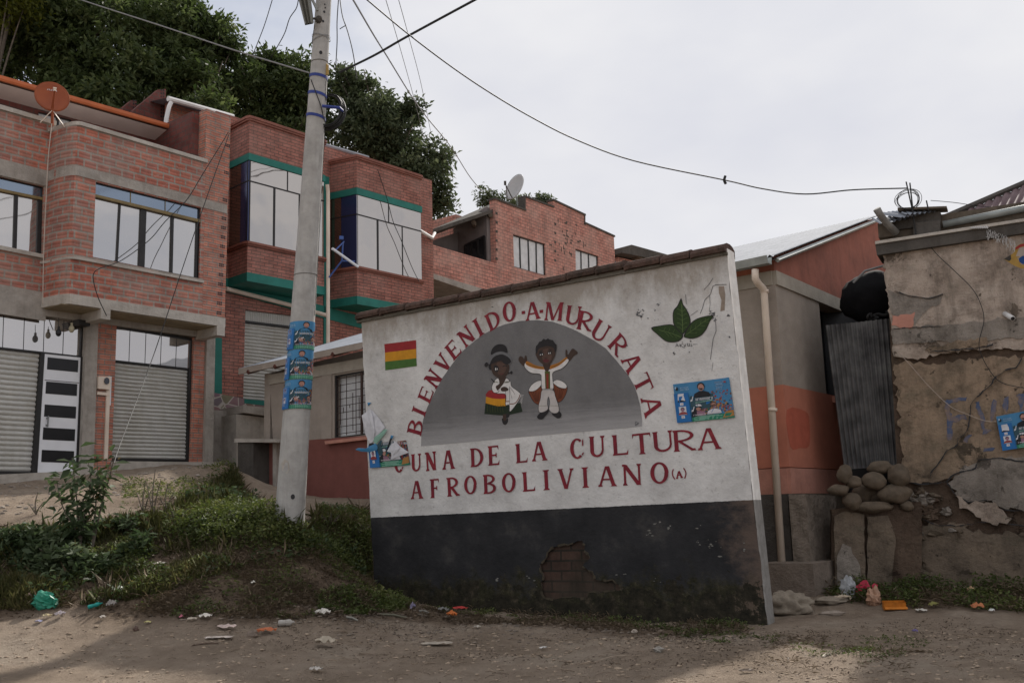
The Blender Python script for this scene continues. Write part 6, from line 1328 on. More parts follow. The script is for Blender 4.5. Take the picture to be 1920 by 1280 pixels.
# ---------------------------------------------------------------- lamp post
pb = G(543, 974, 13.6); pt = G(607, 0, 13.6 + .0)
KP = (pt - pb) / (pt.z - pb.z)
PO = thing('lamp_post', 'tall round concrete lamp post with blue straps and pasted posters', 'lamp post', pb - Vector((0, 0, .35)))
def pc(z): return pb + KP * (z - pb.z)
def pr(z): return .2 + (.112 - .2) * (z - pb.z) / (pt.z - pb.z)
mb = MB(); zs = [pb.z - .35 + i * .35 for i in range(29)]; mb.tube([pc(z) for z in zs], [pr(z) for z in zs], 32); obj('shaft', mb, M['polec'], PO, smooth=True)
def zat(v, u=590): return G(u, v, 13.5).z
def ring(name, v, h, r, mat, tilt=0, lab=None):
    z = zat(v, 590 if v < 500 else 560); mb = MB(); n = 24; vs = []
    for rr in (r, r + .004):
        for dz in (-h / 2, h / 2):
            for i in range(n):
                a = 2 * math.pi * i / n; c = pc(z); vs.append(c + Vector(((pr(z) + rr) * math.cos(a), (pr(z) + rr) * math.sin(a), dz + tilt * math.cos(a))))
    mb.add(vs, [(2 * n + i, 2 * n + (i + 1) % n, 3 * n + (i + 1) % n, 3 * n + i) for i in range(n)] + [(n + i, n + (i + 1) % n, 3 * n + (i + 1) % n, 3 * n + i)[::-1] for i in range(n)]); obj(name, mb, mat, PO, label=lab)
for v, tl in ((141, -.02), (174, -.03), (216, -.03)): ring('strap', v, .045, .003, M['blueband'], tl)
ring('wire_tie', 70, .012, .01, M['wiregrey'], .05); ring('wire_tie', 66, .012, .012, M['wiregrey'], -.03)
ring('cast_seam', 113, .010, .001, M['concdk'], .0); ring('cast_seam', 514, .008, .001, M['concdk'], 0); 
def onpole(u, v, out=0):
    z = zat(v, u); c = pc(z); r = ray(u, v); a = (c.x * r.y - c.y * r.x) / math.hypot(r.x, r.y) ; rad = pr(z) + out
    dirv = Vector((r.x, r.y)).normalized(); side = Vector((dirv.y, -dirv.x)); s = -Vector((c.x, c.y)).dot(side) ; s = max(-rad * .98, min(rad * .98, s))
    q = Vector((c.x, c.y)) + side * s - dirv * math.sqrt(max(rad * rad - s * s, 0)); return Vector((q.x, q.y, z))
mb = MB()
for u, v, r in ((609, 9, .014), (610, 15, .014), (608, 23, .02), (606, 41, .02), (601.5, 100, .03), (549, 931, .035)):
    c = onpole(u, v, .002); d = (c - pc(c.z)); d.z = 0; d.normalize(); X = d.cross(Vector((0, 0, 1))); mb.add([c + d * .001 + X * r * math.cos(a) * .8 + Vector((0, 0, r * math.sin(a))) for a in [i * math.pi / 5 for i in range(10)]], [tuple(range(10))])
obj('bolt_hole', mb, M['black'], PO)
mb = MB(); c = onpole(598, 38, .0); mb.blob(c, .05, .05, .055, 2, .2, 10, 8); mb.tube([c, G(588, 35, 13.5)], .018, 6); mb.tube([G(590, 47, 13.5), G(588, 60, 13.45), G(586, 72, 13.45), G(585, 82, 13.45)], .006, 5); obj('lamp_clamp', mb, M['concdk'], PO)
mb = MB(); mb.add([], []); A1, B1, C1, D1 = G(552, -30, 13.3), G(577, -38, 13.3), G(587, 45, 13.42), G(572, 48, 13.42)
lampd = Vector((0, .05, .05))
def trough(i, j): return A1.lerp(B1, i).lerp(D1.lerp(C1, i), j) + Vector((0, -.05, 0)) * math.sin(i * math.pi * 3) ** 2
mb.grid(trough, 18, 2); mb.add([A1 + lampd, B1 + lampd, C1 + lampd, D1 + lampd], [(0, 1, 2, 3)]); mb.add([A1, D1, D1 + lampd, A1 + lampd], [(0, 1, 2, 3)]); mb.add([B1, C1, C1 + lampd, B1 + lampd], [(0, 1, 2, 3)]); mb.add([C1, D1, D1 + lampd, C1 + lampd], [(0, 1, 2, 3)])
obj('lamp_trough', mb, simple('lamp_grey', (.17, .17, .15), .5, .2), PO)
mb = MB(); mb.tube([G(581, -10, 13.42), G(595, 20, 13.5)], .02, 6); obj('lamp_arm', mb, M['zincgut'], PO)
mb = MB(); c = onpole(613.5, 128, .01); mb.prism(PL(c[:2], (.8, -.6)), [(-.035, c.z - .085), (.035, c.z - .085), (.035, c.z + .06), (.0, c.z + .09), (-.03, c.z + .06)], .02, 0); obj('tag_plate', mb, simple('yellow_tag', (.42, .28, .09), .6), PO)
mb = MB(); mb.tube([onpole(583, 150, .01), onpole(592, 175, .01), onpole(602, 200, .012), onpole(608, 222, .01)], .007, 6); mb.tube([onpole(611.5, 150, .008), onpole(608, 260, .008), onpole(599, 430, .008), onpole(590, 590, .008)], .004, 5); obj('cable_run', mb, M['wire'], PO)
mb = MB()
a = onpole(535, 872, .001); 
for k in range(1):
    pts = [onpole(u, v, .003) for u, v in ((527, 868), (534, 860), (541, 866), (543, 880), (538, 888), (529, 882))]; mb.add(pts, [tuple(range(6))])
obj('paint_dab', mb, M['conclt'], PO)
CC = thing('cable_coil', 'thick coil of black cable strapped to the lamp post', 'cable', G(622, 245, 13.5)); mb = MB(); random.seed(6)
cc_ = G(615, 207, 13.60)
for j in range(12):
    dx, dz = random.uniform(-.02, .02), random.uniform(-.02, .02)
    pts = [cc_ + Vector((dx + (.185 + j * .004) * math.cos(a) + .02 * math.sin(a), .05 * math.sin(a) + j * .007, dz + (.255 + j * .003) * math.sin(a))) for a in [i * math.pi / 12 for i in range(25)]]
    mb.tube(pts, .010, 5)
obj('loop', mb, M['wire'], CC)
mb = MB(); mb.tube([G(604, 199, 13.40), G(622, 201, 13.45), G(636, 202, 13.5), G(642, 208, 13.6)], .022, 6); obj('strap', mb, M['blueband'], CC)
# ---------------------------------------------------------------- wires
def wire(name, pts, r, mat, lab, sag=True, cat='cable'):
    q = [G(*p) for p in pts]; q = [tuple(x) for x in sm(q, 6, False)] if len(q) > 2 else q
    mb = MB(); mb.tube(q, r, 6); return obj(name, mb, mat, None, label=lab, cat=cat)
wire('cable', [(120, -15, 17), (158, 2, 16.6), (300, 48, 15.6), (432, 92, 14.6), (530, 122, 13.9), (580, 137, 13.55)], .012, M['wiregrey'], 'pale twisted cable running from the top left to the blue strap on the post')
wire('cable', [(636, 136, 13.6), (700, 105, 13.0), (765, 68, 12.4), (900, -5, 11.5)], .016, M['wire'], 'thickest black cable rising from the post to the upper right')
wire('cable', [(675, -10, 11), (688, 0, 11.2), (765, 64, 11.8), (850, 128, 12.2), (925, 178, 12.5), (1000, 222, 12.8), (1080, 262, 13.1), (1190, 302, 13.4), (1360, 338, 13.7), (1430, 354, 13.8), (1510, 364, 13.9), (1600, 356, 13.9), (1700, 353, 13.9)], .0095, M['wire'], 'long sagging black cable crossing the sky to the coil over the adobe wall')
wire('cable', [(655, -10, 12), (662, 0, 12.5), (700, 65, 15), (725, 105, 17), (770, 178, 21), (800, 220, 24), (845, 275, 28), (880, 330, 31), (905, 360, 33.5)], .014, M['wiregrey'], 'cable falling from the top edge past the trees to the hill house')
wire('cable', [(722, -5, 15), (750, 90, 18), (775, 180, 22), (795, 260, 26)], .006, M['wiregrey'], 'hair-thin wire crossing the falling cable, left one of two')
wire('cable', [(746, -5, 15), (768, 75, 18), (790, 160, 22), (808, 250, 27)], .006, M['wiregrey'], 'hair-thin wire right of the falling cable')
wire('cable', [(635, -5, 13), (632, 40, 13), (632, 80, 13.1), (629, 132, 13.2)], .007, M['wire'], 'short crinkled wire dangling right beside the post')
wire('cable', [(637, -5, 13), (642, 30, 13), (652, 60, 13.1), (662, 100, 13.2), (669, 148, 13.3)], .007, M['wire'], 'crinkled wire with a side twig hanging right of the post')
wire('cable', [(649, 48, 13.1), (643, 51, 13.1), (637, 55, 13.1)], .006, M['wire'], 'short spur of wire sticking out of the crinkled hanging wire')
wire('cable', [(512, -5, 15), (495, 50, 15.5), (472, 108, 16)], .007, M['wire'], 'straight thin wire falling into the trees left of the post')
wire('cable', [(560, -5, 14.5), (556, 15, 14.5), (543, 35, 14.6), (534, 62, 14.8), (520, 88, 15), (508, 108, 15.2)], .008, M['wire'], 'kinked wire falling into the trees just left of the lamp')
wire('cable', [(1360, 330, 13.68), (1358, 338, 13.68), (1361, 345, 13.7)], .02, M['wire'], 'small splice clamp on the long sagging cable', cat='clamp')
PA_ = PA0
def wl_(pts, r, mat, lab, pl, o):
    q = [onp(pl, u, v, o) for u, v in pts]; mb = MB(); mb.tube([tuple(x) for x in sm(q, 5, False)], r, 6); obj('cable', mb, mat, None, label=lab, cat='cable')
wl_([(97, 232), (90, 300), (86, 380), (82, 470), (80, 570)], .009, M['rope'], 'pale vertical cord hanging down the front of the brick house', PA0, .92)
wl_([(428, 248), (415, 270), (378, 330), (350, 375), (310, 415), (280, 450), (228, 488), (190, 502), (176, 512), (176, 530), (185, 560), (200, 592)], .009, M['wire'], 'kinked black wire looping across the large window of the brick house', PA0, .92)
q = [onp(PA0, 430, 250, .95), onp(PA0, 360, 450, 1.3), onp(PA0, 290, 660, 1.6), G(228, 825, 17.0), G(214, 868, 16.2)]
mb = MB(); mb.tube([tuple(x) for x in sm(q, 4, False)], .009, 6); obj('cable', mb, M['wire'], None, label='straight guy wire slanting down to the tall weed by the step', cat='cable')
wl_([(708, 318), (725, 370), (737, 415), (752, 450), (772, 500), (786, 528)], .010, M['wire'], 'slack wire lying over the right glass bay', PB0, .98)
wl_([(1722, 440), (1735, 452), (1760, 480), (1792, 510), (1822, 540), (1838, 568), (1845, 600), (1836, 640), (1840, 665), (1858, 698), (1880, 718), (1925, 728)], .0055, M['wire'], 'thin dark cable snaking down the peeling adobe plaster', PF, .06)
wl_([(1680, 656), (1705, 682), (1740, 722), (1780, 760), (1810, 775), (1845, 788), (1868, 790)], .0045, M['rope'], 'pale cord stapled across the blue graffiti', PF, .055)
mb = MB(); q = [G(1745, 376, 13.9), G(1790, 380, 13.9), G(1850, 388, 13.8), G(1930, 390, 13.6)]; mb.tube([tuple(x) for x in sm(q, 5, False)], .005, 5); obj('cable', mb, M['wire'], None, label='thin cable running right from the cable coil over the red roof', cat='cable')

# ---------------------------------------------------------------- campaign posters
PC = dict(b=simple('poster_blue', (.045, .19, .36), .5, .12, 5), bd=simple('poster_deep_blue', (.01, .12, .34), .5, .1, 5), bl=simple('poster_pale_blue', (.30, .42, .56), .5, .1, 5), k=flatc('poster_black', (.015, .016, .02)), w=flatc('poster_white', (.55, .55, .58)), s=flatc('poster_skin', (.36, .19, .15)),
          g=flatc('poster_green', (.02, .17, .10)), gl=flatc('poster_mint', (.24, .42, .34)), r=flatc('poster_red', (.25, .045, .045)), o=flatc('poster_orange', (.34, .17, .05)), p=flatc('poster_mauve', (.26, .14, .19)), t=flatc('poster_dark_teal', (.03, .07, .09)), br=flatc('poster_brown', (.12, .065, .05)), gy=flatc('poster_grey', (.27, .25, .27)))
PK = list(PC)
def poster_mesh(mp, crop=(0, 1), lay=.00004, sub=1, seed=1, words=True):
    mb = MB(); rr = random.Random(seed); L = [0]
    def put(pts, c):
        L[0] += 1
        q = [(min(max(x, crop[0]), crop[1]), y) for x, y in pts]
        if max(x for x, _ in q) - min(x for x, _ in q) < 1e-3: return
        mb.add([mp(x, y, .001 + L[0] * lay) for x, y in q], [tuple(range(len(q)))], PK.index(c))
    def rect(x0, y0, x1, y1, c):
        x0, x1 = max(x0, crop[0]), min(x1, crop[1])
        if x1 <= x0: return
        L[0] += 1; n = max(1, int((x1 - x0) * 14 * sub))
        mb.grid(lambda i, j: mp(x0 + (x1 - x0) * i, y0 + (y1 - y0) * j, .001 + L[0] * lay), n, 1, PK.index(c))
    def ell(cx, cy, rx, ry, c, n=9): put([(cx + rx * math.cos(2 * math.pi * i / n), cy + ry * math.sin(2 * math.pi * i / n)) for i in range(n)], c)
    def bust(cx, y0, h, body, skin='s', hair='k'):
        put([(cx - h * .42, y0), (cx + h * .42, y0), (cx + h * .36, y0 + h * .26), (cx + h * .12, y0 + h * .40), (cx - h * .12, y0 + h * .40), (cx - h * .36, y0 + h * .26)], body)
        ell(cx, y0 + h * .74, h * .19, h * .27, hair); ell(cx, y0 + h * .66, h * .15, h * .25, skin)
    def script(x0, y0, x1, h, c, n):
        w = (x1 - x0) / n
        for i in range(n):
            x = x0 + i * w; m_ = rr.choice((0, 1, 2, 3))
            put([(x, y0), (x + w * .22, y0), (x + w * .3, y0 + h), (x + w * .1, y0 + h)], c)
            if m_ != 1: put([(x + w * .1, y0 + h * .8), (x + w * .75, y0 + h * .85), (x + w * .75, y0 + h), (x + w * .1, y0 + h)], c)
            if m_ != 2: put([(x + w * .55, y0), (x + w * .78, y0), (x + w * .78, y0 + h), (x + w * .55, y0 + h)], c)
    rect(0, 0, 1, 1, 'b'); rect(.27, 0, 1, .66, 't')
    # crowd collage
    for i in range(150):
        x, y = rr.uniform(.66, 1), rr.uniform(.16, .70); ell(x, y, rr.uniform(.008, .022), rr.uniform(.012, .035), rr.choice('rrrobrpkgyo'.replace('g', 'r').replace('y', 'o')) if rr.random() < .8 else 'br', 5)
    rect(.955 if crop[1] > .96 else .9, .0, 1, .02, 'g')
    for i in range(50):
        x, y = rr.uniform(.44, .66), rr.uniform(.16, .34); ell(x, y, rr.uniform(.008, .02), rr.uniform(.012, .03), rr.choice(['r', 'o', 'p', 'br', 'g']), 5)
    rect(.42, .30, .62, .52, 't'); ell(.55, .45, .07, .05, 'bd')
    rect(.27, 0, 1, .13, 'g')
    for i in range(5): rect(.30 + .09 * (i % 2), .018 + .022 * i, .80 - .06 * (i % 3), .030 + .022 * i, 'gl')
    put([(.8, .02), (1, .05), (1, .2), (.86, .17)], 'o')
    # people
    bust(.40, .13, .30, 'p'); ell(.40, .39, .055, .035, 'w'); put([(.33, .37), (.47, .37), (.46, .385), (.34, .385)], 'w')
    bust(.67, .15, .30, 'w'); ell(.67, .385, .06, .06, 'br'); put([(.60, .16), (.61, .16), (.70, .33), (.69, .33)], 'bd')
    bust(.49, .60, .36, 'k')
    # black and white arrows
    put([(.27, .35), (.40, .35), (.38, .52), (.30, .66), (.27, .62)], 't'); put([(.27, .10), (.37, .12), (.36, .28), (.28, .34)], 'k')
    for y in (.50, .24): put([(.27, y), (.31, y + .02), (.335, y + .13), (.32, y + .13), (.30, y + .05), (.285, y + .06)], 'w')
    # name band in pale outlined capitals
    put([(.37, .475), (.69, .505), (.69, .585), (.37, .555)], 't')
    script(.37, .51, .68, .065, 'w', 9); put([(.36, .45), (.66, .475), (.66, .50), (.36, .475)], 'gl'); script(.37, .455, .64, .025, 't', 12)
    script(.30, .14, .78, .03, 'w', 16)
    # text blocks
    script(.12, .86, .27, .03, 'bl', 8); script(.12, .81, .28, .03, 'bl', 9); ell(.06, .87, .025, .05, 'k'); ell(.045, .89, .02, .03, 'bl')
    for i, (a, b) in enumerate(((.74, .90), (.76, .88), (.75, .89), (.76, .87), (.75, .86))): script(a, .90 - i * .045, b, .024, 'bl' if i % 2 else 'gy', 9 - i % 3)
    rect(.9, .88, .94, .92, 'r')
    # ballot column
    rect(0, 0, .255, .745, 'bd')
    for y in (.43, .10):
        rect(.06, y + .09, .19, y + .30, 'w'); bust(.125, y + .09, .19, 'k' if y > .3 else 'r', 's' if y > .3 else 'p')
        rect(.09, y, .15, y + .07, 'w'); put([(.105, y + .035), (.118, y + .015), (.143, y + .06), (.119, y + .032)], 'r')
    return mb
def flat_poster(pl, quad, name, lab, off=.008, curl=.0, crop=(0, 1), seed=1):
    BLq, BRq, TRq, TLq = pl.px(quad)
    rnd = random.Random(seed)
    def mp(x, y, o):
        c = BLq.lerp(BRq, x).lerp(TLq.lerp(TRq, x), y); return pl.W(c.x, c.y, off + o + curl * (abs(x - .5) * 2) ** 4 * (y) ** 2 + .002 * math.sin(x * 9) * math.sin(y * 7))
    mb = poster_mesh(mp, crop, seed=seed); return obj(name, mb, [PC[kk] for kk in PK], None, pl, label=lab, cat='poster', group='blue campaign posters')
flat_poster(PM, [(1271.5, 793), (1378.5, 782.5), (1368, 707.5), (1263, 720.5)], 'campaign_poster', 'whole blue campaign poster pasted on the mural wall under the painted leaves', curl=.012)
flat_poster(PF, [(1880, 845), (1985, 829), (1968, 762), (1868, 781)], 'campaign_poster', 'blue campaign poster over the graffiti on the adobe wall, cut by the frame edge', off=.045)
for i, (v0, v1, x0, lab) in enumerate(((603, 656, -.62, 'blue campaign poster highest of the three wrapped round the lamp post'), (656, 712, -1.0, 'blue campaign poster in the middle of the three wrapped round the lamp post'), (712, 767, -.80, 'blue campaign poster lowest of the three wrapped round the lamp post'))):
    zt_, zb_ = zat(v0, 563), zat(v1 - .6, 557)
    view = math.atan2(-pb.y, -pb.x)
    def mp(x, y, o, zt_=zt_, zb_=zb_, x0=x0, i=i):
        z = zb_ + (zt_ - zb_) * y; c = pc(z); W_ = .66; rad = pr(z) + .004 + o
        a = view + (x - .5) * W_ / pr(z) - (x0 + .8) * .9 - [.5, -.05, .25][i] * -1.0 + .02 * y
        return c + Vector((math.cos(a) * rad, math.sin(a) * rad, 0)) + Vector((0, 0, .012 * (x - .5)))
    mb = poster_mesh(mp, lay=.00003, sub=2, seed=i + 2); obj('campaign_poster', mb, [PC[kk] for kk in PK], None, label=lab, cat='poster', group='blue campaign posters')
# torn poster at the lower left corner of the mural
P = PM; q = [P.sz(*p) for p in ((696, 877), (770, 871), (762, 822), (690, 828))]
def mpt(x, y, o):
    c = q[0].lerp(q[1], x).lerp(q[3].lerp(q[2], x), y); return P.W(c.x, c.y, .010 + o)
mb = poster_mesh(lambda x, y, o: mpt(x, min(y, .58) / .62, o if y <= .6 else -.012), seed=9)
fl = []
ZT = lambda L: [(670 + x / 9.146, 750 + y / 9.146) for x, y in L]
def flap(L, offs, c):
    s = P.px(ZT(L)); n = len(s); ctr = sum(s, Vector((0, 0))) / n; b = len(mb.v)
    cen = P.W(ctr.x, ctr.y, sum(offs) / n * .38 + .02); mb.add([P.W(a.x, a.y, o * .38 + .008) for a, o in zip(s, offs)] + [cen], [(i, (i + 1) % n, n) for i in range(n)], PK.index(c))
flap([(205, 140), (165, 200), (105, 265), (130, 400), (165, 600), (235, 760), (290, 690), (300, 640), (400, 570), (490, 470), (400, 330), (280, 190)], [.012, .02, .09, .08, .06, .02, .02, .02, .05, .03, .02, .015], 'w')
flap([(240, 150), (300, 300), (330, 560), (300, 640), (260, 500), (230, 300)], [.05, .075, .08, .06, .085, .07], 'bl' if False else 'w')
flap([(290, 700), (310, 640), (430, 560), (490, 500), (550, 505), (490, 590), (400, 690), (330, 760)], [.03, .05, .08, .09, .10, .08, .05, .03], 'gl')
flap([(15, 850), (60, 820), (180, 830), (330, 740), (380, 800), (350, 860), (230, 890), (100, 880)], [.16, .14, .10, .06, .05, .05, .08, .12], 'b')
flap([(350, 780), (420, 690), (455, 690), (430, 760), (460, 900), (400, 1000), (370, 900)], [.05, .06, .07, .06, .04, .02, .03], 't')
flap([(600, 600), (650, 615), (600, 700), (560, 800), (520, 870), (500, 900), (540, 780)], [.06, .07, .06, .05, .04, .03, .05], 'k')
flap([(600, 600), (650, 612), (625, 665), (585, 660)], [.065, .078, .07, .068], 'b')
flap([(640, 690), (700, 740), (760, 800), (900, 895), (780, 940), (620, 1010), (600, 900), (530, 880), (580, 780)], [.02, .03, .03, .02, .04, .07, .06, .06, .04], 'w')
flap([(680, 760), (760, 820), (700, 900), (640, 940), (650, 850)], [.075, .07, .08, .09, .085], 'w')
flap([(180, 40), (250, 45), (215, 80), (195, 105)], [.012, .012, .012, .012], 'b')
obj('campaign_poster', mb, [PC[kk] for kk in PK], None, P, label='torn campaign poster curling off the lower left corner of the mural wall', cat='poster', group='blue campaign posters')
# ---------------------------------------------------------------- leaves
def leaves(name, C, D, S, mat, parent=None, aspect=.42, up=None, fold=.25, seed=0, **kw):
    """C centres (n,3), D unit leaf direction (n,3), S length (n): folded four-sided leaves"""
    r = np.random.default_rng(seed); n = len(C)
    U = r.normal(size=(n, 3)); 
    if up is not None: U = U * .6 + np.array(up)
    W_ = np.cross(D, U); W_ /= np.linalg.norm(W_, axis=1)[:, None] + 1e-9; Nn = np.cross(W_, D)
    S = S[:, None]; a = C; t = C + D * S; m = C + D * S * .45 + Nn * S * fold * .0
    l = m + W_ * S * aspect * .5 + Nn * S * fold * .3; q = m - W_ * S * aspect * .5 + Nn * S * fold * .3; t = t - Nn * S * .12
    V = np.stack([a, l, t, q], 1).reshape(-1, 3)
    me = bpy.data.meshes.new(name); loc = rootloc(parent) if parent is not None else Vector((0, 0, 0))
    if parent is None and kw.get('kind') is None: loc = Vector(tuple(V.mean(0))); loc.z = V[:, 2].min()
    V = V - np.array(loc)
    me.vertices.add(4 * n); me.vertices.foreach_set('co', V.ravel())
    idx = np.arange(4 * n).reshape(n, 4); F = np.concatenate([idx[:, [0, 1, 2]], idx[:, [0, 2, 3]]], 1).reshape(-1)
    me.loops.add(6 * n); me.loops.foreach_set('vertex_index', F.astype(np.int32))
    me.polygons.add(2 * n); me.polygons.foreach_set('loop_start', np.arange(0, 6 * n, 3, dtype=np.int32)); me.polygons.foreach_set('loop_total', np.full(2 * n, 3, dtype=np.int32))
    me.materials.append(mat); me.update(calc_edges=True)
    o = bpy.data.objects.new(name, me); sc.collection.objects.link(o)
    if parent is not None: o.parent = parent
    else: o.location = loc
    return tag(o, kw.get('label'), kw.get('cat'), kw.get('group'), kw.get('kind'))
def unit(v): return v / (np.linalg.norm(v, axis=1)[:, None] + 1e-9)
def crown_pts(blobs, dens, per, spread, leaf, seed, droop=.25):
    """crown built of many leafy boughs set on the surface of the big lobes, so light and dark clumps form"""
    r = np.random.default_rng(seed); Cs, Ds, Ss = [], [], []
    for (c, rx, ry, rz) in blobs:
        R3 = np.array([rx, ry, rz]); nb = max(7, int(6 + 5.5 * (rx * rz) ** .5)); u = unit(r.normal(size=(nb, 3)) * np.array([1, 1, 1]) + np.array([0, -.25, .2]))
        for k in range(nb):
            bc = np.array(c) + u[k] * R3 * r.uniform(.40, 1.0); br = r.uniform(.26, .56) * (rx * rz) ** .5 * np.array([1.15, 1.0, .72]); br = np.maximum(br, .25)
            n = int(dens * .62 * (br[0] * br[1] + br[1] * br[2] + br[0] * br[2])) + 6; d = unit(r.normal(size=(n, 3)) + np.array([0, 0, .35])); kk = r.random(n) ** .22 * (1 + .25 * np.sin(d[:, 0] * 7 + k) * np.cos(d[:, 2] * 6))
            p = bc + d * kk[:, None] * br; out = unit(d + r.normal(size=(n, 3)) * .3)
            for j in range(per):
                q = p + r.normal(size=(n, 3)) * spread * .55; dd = unit(out * .8 + r.normal(size=(n, 3)) * .55 + np.array([0, 0, -droop])); Cs.append(q); Ds.append(dd); Ss.append(leaf * r.uniform(.6, 1.25, n))
    return np.concatenate(Cs), np.concatenate(Ds), np.concatenate(Ss)
def tree(name, label, blobs, base, dens, per, spread, leaf, mat, seed, tr=.22, group='trees on the slope behind the houses'):
    blobs = [(G(u, v, d), a, b, c) for u, v, d, a, b, c in blobs]
    b = Vector(base); t = thing(name, label, 'tree', b, group)
    Cc, D, S = crown_pts([(tuple(c), a, e, f) for c, a, e, f in blobs], dens, per, spread, leaf, seed)
    mb = MB(); rr = random.Random(seed); top = blobs[0][0]
    mid = b.lerp(top, .5) + Vector((rr.uniform(-.3, .3), 0, 0)); mb.tube([tuple(x) for x in sm([b - Vector((0, 0, .5)), b.lerp(mid, .5), mid, top], 4, False)], [tr * (1 - .06 * i) for i in range(13)], 8)
    for c, a, e, f in blobs:
        for k in range(5):
            s = mid.lerp(top, rr.uniform(.0, .8)); e_ = c + Vector((rr.uniform(-.8, .8) * a, rr.uniform(-.8, .8) * e, rr.uniform(-.4, .85) * f)); m_ = s.lerp(e_, .5) + Vector((0, 0, .25))
            mb.tube([tuple(x) for x in sm([s, m_, e_], 4, False)], [tr * .34 * (1 - .1 * i) for i in range(9)], 5)
    obj('trunk', mb, M['bark'], t, smooth=True); leaves('crown', Cc, D, S, mat, t, seed=seed, up=(0, 0, .6))
    return t
px40 = 40 / FPX
def B_(u, v, d, ru, rv, dep=None):
    s = d / FPX * 1.10; return (u, v, d, ru * s, (dep or (ru + rv) / 2) * s, rv * s)
tree('broadleaf_tree', 'tall dark broadleaf tree filling the sky above the orange gutter, second from the left', [B_(150, 60, 33, 130, 110), B_(70, 130, 33, 90, 90), B_(180, 160, 32, 110, 80), B_(120, -50, 34, 120, 90), B_(30, 60, 34, 70, 90)], (-15, 33, 7.5), 34, 11, .26, .25, M['leafT'], 1)
tree('broadleaf_tree', 'broad dark tree whose branch tips reach the sky left of the lamp post', [B_(340, 110, 34, 95, 85), B_(290, 60, 35, 90, 60), B_(380, 70, 34, 50, 45), B_(380, 170, 33, 65, 60), B_(300, 180, 33, 90, 60), B_(425, 95, 34, 26, 26), B_(350, 22, 34, 26, 34)], (-11.5, 34, 8), 34, 11, .26, .25, M['leafT'], 2)
tree('broadleaf_tree', 'yellow-green sunlit tree at the top left corner', [B_(20, 15, 30, 45, 55), B_(-40, 20, 30, 60, 70)], (-17, 30, 7.5), 24, 12, .25, .20, M['leafY'], 3, .15)
tree('broadleaf_tree', 'dark tree directly behind the lamp post and the roof of the bay window house', [B_(520, 185, 36, 75, 70), B_(465, 190, 35, 50, 65), B_(570, 180, 36, 60, 65), B_(520, 240, 36, 90, 45), B_(500, 128, 36, 45, 28)], (-8.5, 36, 8.2), 34, 11, .26, .25, M['leafT'], 4)
tree('mango_tree', 'rounded mango tree rising over the right glass bay', [B_(735, 265, 37, 65, 70), B_(680, 215, 37, 60, 60), B_(655, 160, 37, 40, 32), B_(785, 330, 37, 55, 68), B_(800, 395, 37, 42, 45), B_(690, 280, 37, 80, 50), B_(760, 215, 37, 30, 22)], (-4.5, 37, 8.5), 38, 11, .24, .24, M['leafT2'], 5)
tree('broadleaf_tree', 'dark bush-like tree low behind the unfinished brick walls', [B_(235, 230, 31, 90, 60), B_(120, 230, 31, 90, 60), B_(400, 225, 31, 60, 45)], (-12, 31, 7.2), 28, 11, .26, .25, M['leafT'], 6, .16)
tree('young_tree', 'small grey-green tree behind the grey dish on the hill house', [B_(915, 375, 42, 18, 30), B_(945, 388, 42, 30, 18), B_(992, 388, 42, 32, 18), B_(1020, 380, 42, 14, 10)], (-.8, 42, 8.8), 60, 8, .12, .16, M['leafT2'], 7, .10)
# ---------------------------------------------------------------- ground cover on the bank
def scatter(poly, n, seed):
    r = np.random.default_rng(seed); P_ = np.array(poly); lo, hi = P_.min(0), P_.max(0); out = []
    tot = 0
    while tot < n:
        q = r.uniform(lo, hi, size=(n * 2, 2)); q = q[inpoly(q[:, 0], q[:, 1], poly)]; out.append(q); tot += len(q)
    return np.concatenate(out)[:n]
def nvec(q, f, s): return np.array([noise.noise(Vector((a * f, b * f, s))) for a, b in q])
def gzv(q): return hz(q[:, 0], q[:, 1]) + np.array([bumpy(a, b) for a, b in q])
def cover(name, poly, n, seed, hmax, leaf, mat, thr=-.05, freq=.9, tilt=.4, aspect=.5, grass=False, lab=None):
    q = scatter(poly, n, seed); f = nvec(q, freq, seed); g = nvec(q, freq * 3.1, seed + 7); k = (f + g * .5) > thr; q, f = q[k], (f + g * .5)[k]
    r = np.random.default_rng(seed); m = len(q); h = r.random(m) ** 1.3 * hmax * np.clip(.35 + (f - thr) * 2.2, .2, 1.3)
    z = gzv(q) + h * (0 if grass else 1)
    C_ = np.column_stack([q, z]); D = unit(r.normal(size=(m, 3)) * np.array([1, 1, tilt]) + np.array([0, 0, 1.6 if grass else .35]))
    L = leaf * r.uniform(.5, 1.4, m) * (1 if not grass else np.clip(.4 + (f - thr) * 1.6, .4, 1.3))
    return leaves(name, C_, D, L, mat, None, aspect=aspect, seed=seed, up=None if grass else (0, 0, 1.2), kind='stuff')
cover('ground_cover', Z_BANK, 60000, 11, .13, .042, M['leafG'], .02, 1.2)
cover('ground_cover', Z_BANK, 6000, 111, .22, .08, M['leafP'], .10, 1.0)
cover('dry_grass', Z_BANK, 14000, 112, .08, .10, M['dry'], -.0, 1.3, tilt=.6, aspect=.05)
cover('ground_cover', plan([(-200, 1025), (0, 1035), (200, 1020), (290, 1040), (200, 1075), (60, 1090), (-200, 1090)]), 8000, 12, .26, .115, M['leafP'], -.05, 1.1, aspect=.5)
cover('ground_cover', plan([(430, 960), (540, 990), (700, 985), (700, 1080), (600, 1045), (480, 1045), (380, 1030), (300, 1020)]), 14000, 18, .22, .05, M['leafG'], -.3, 1.0)
cover('grass', Z_BANK, 34000, 13, .2, .13, M['grass'], -.12, .9, grass=True, aspect=.06)
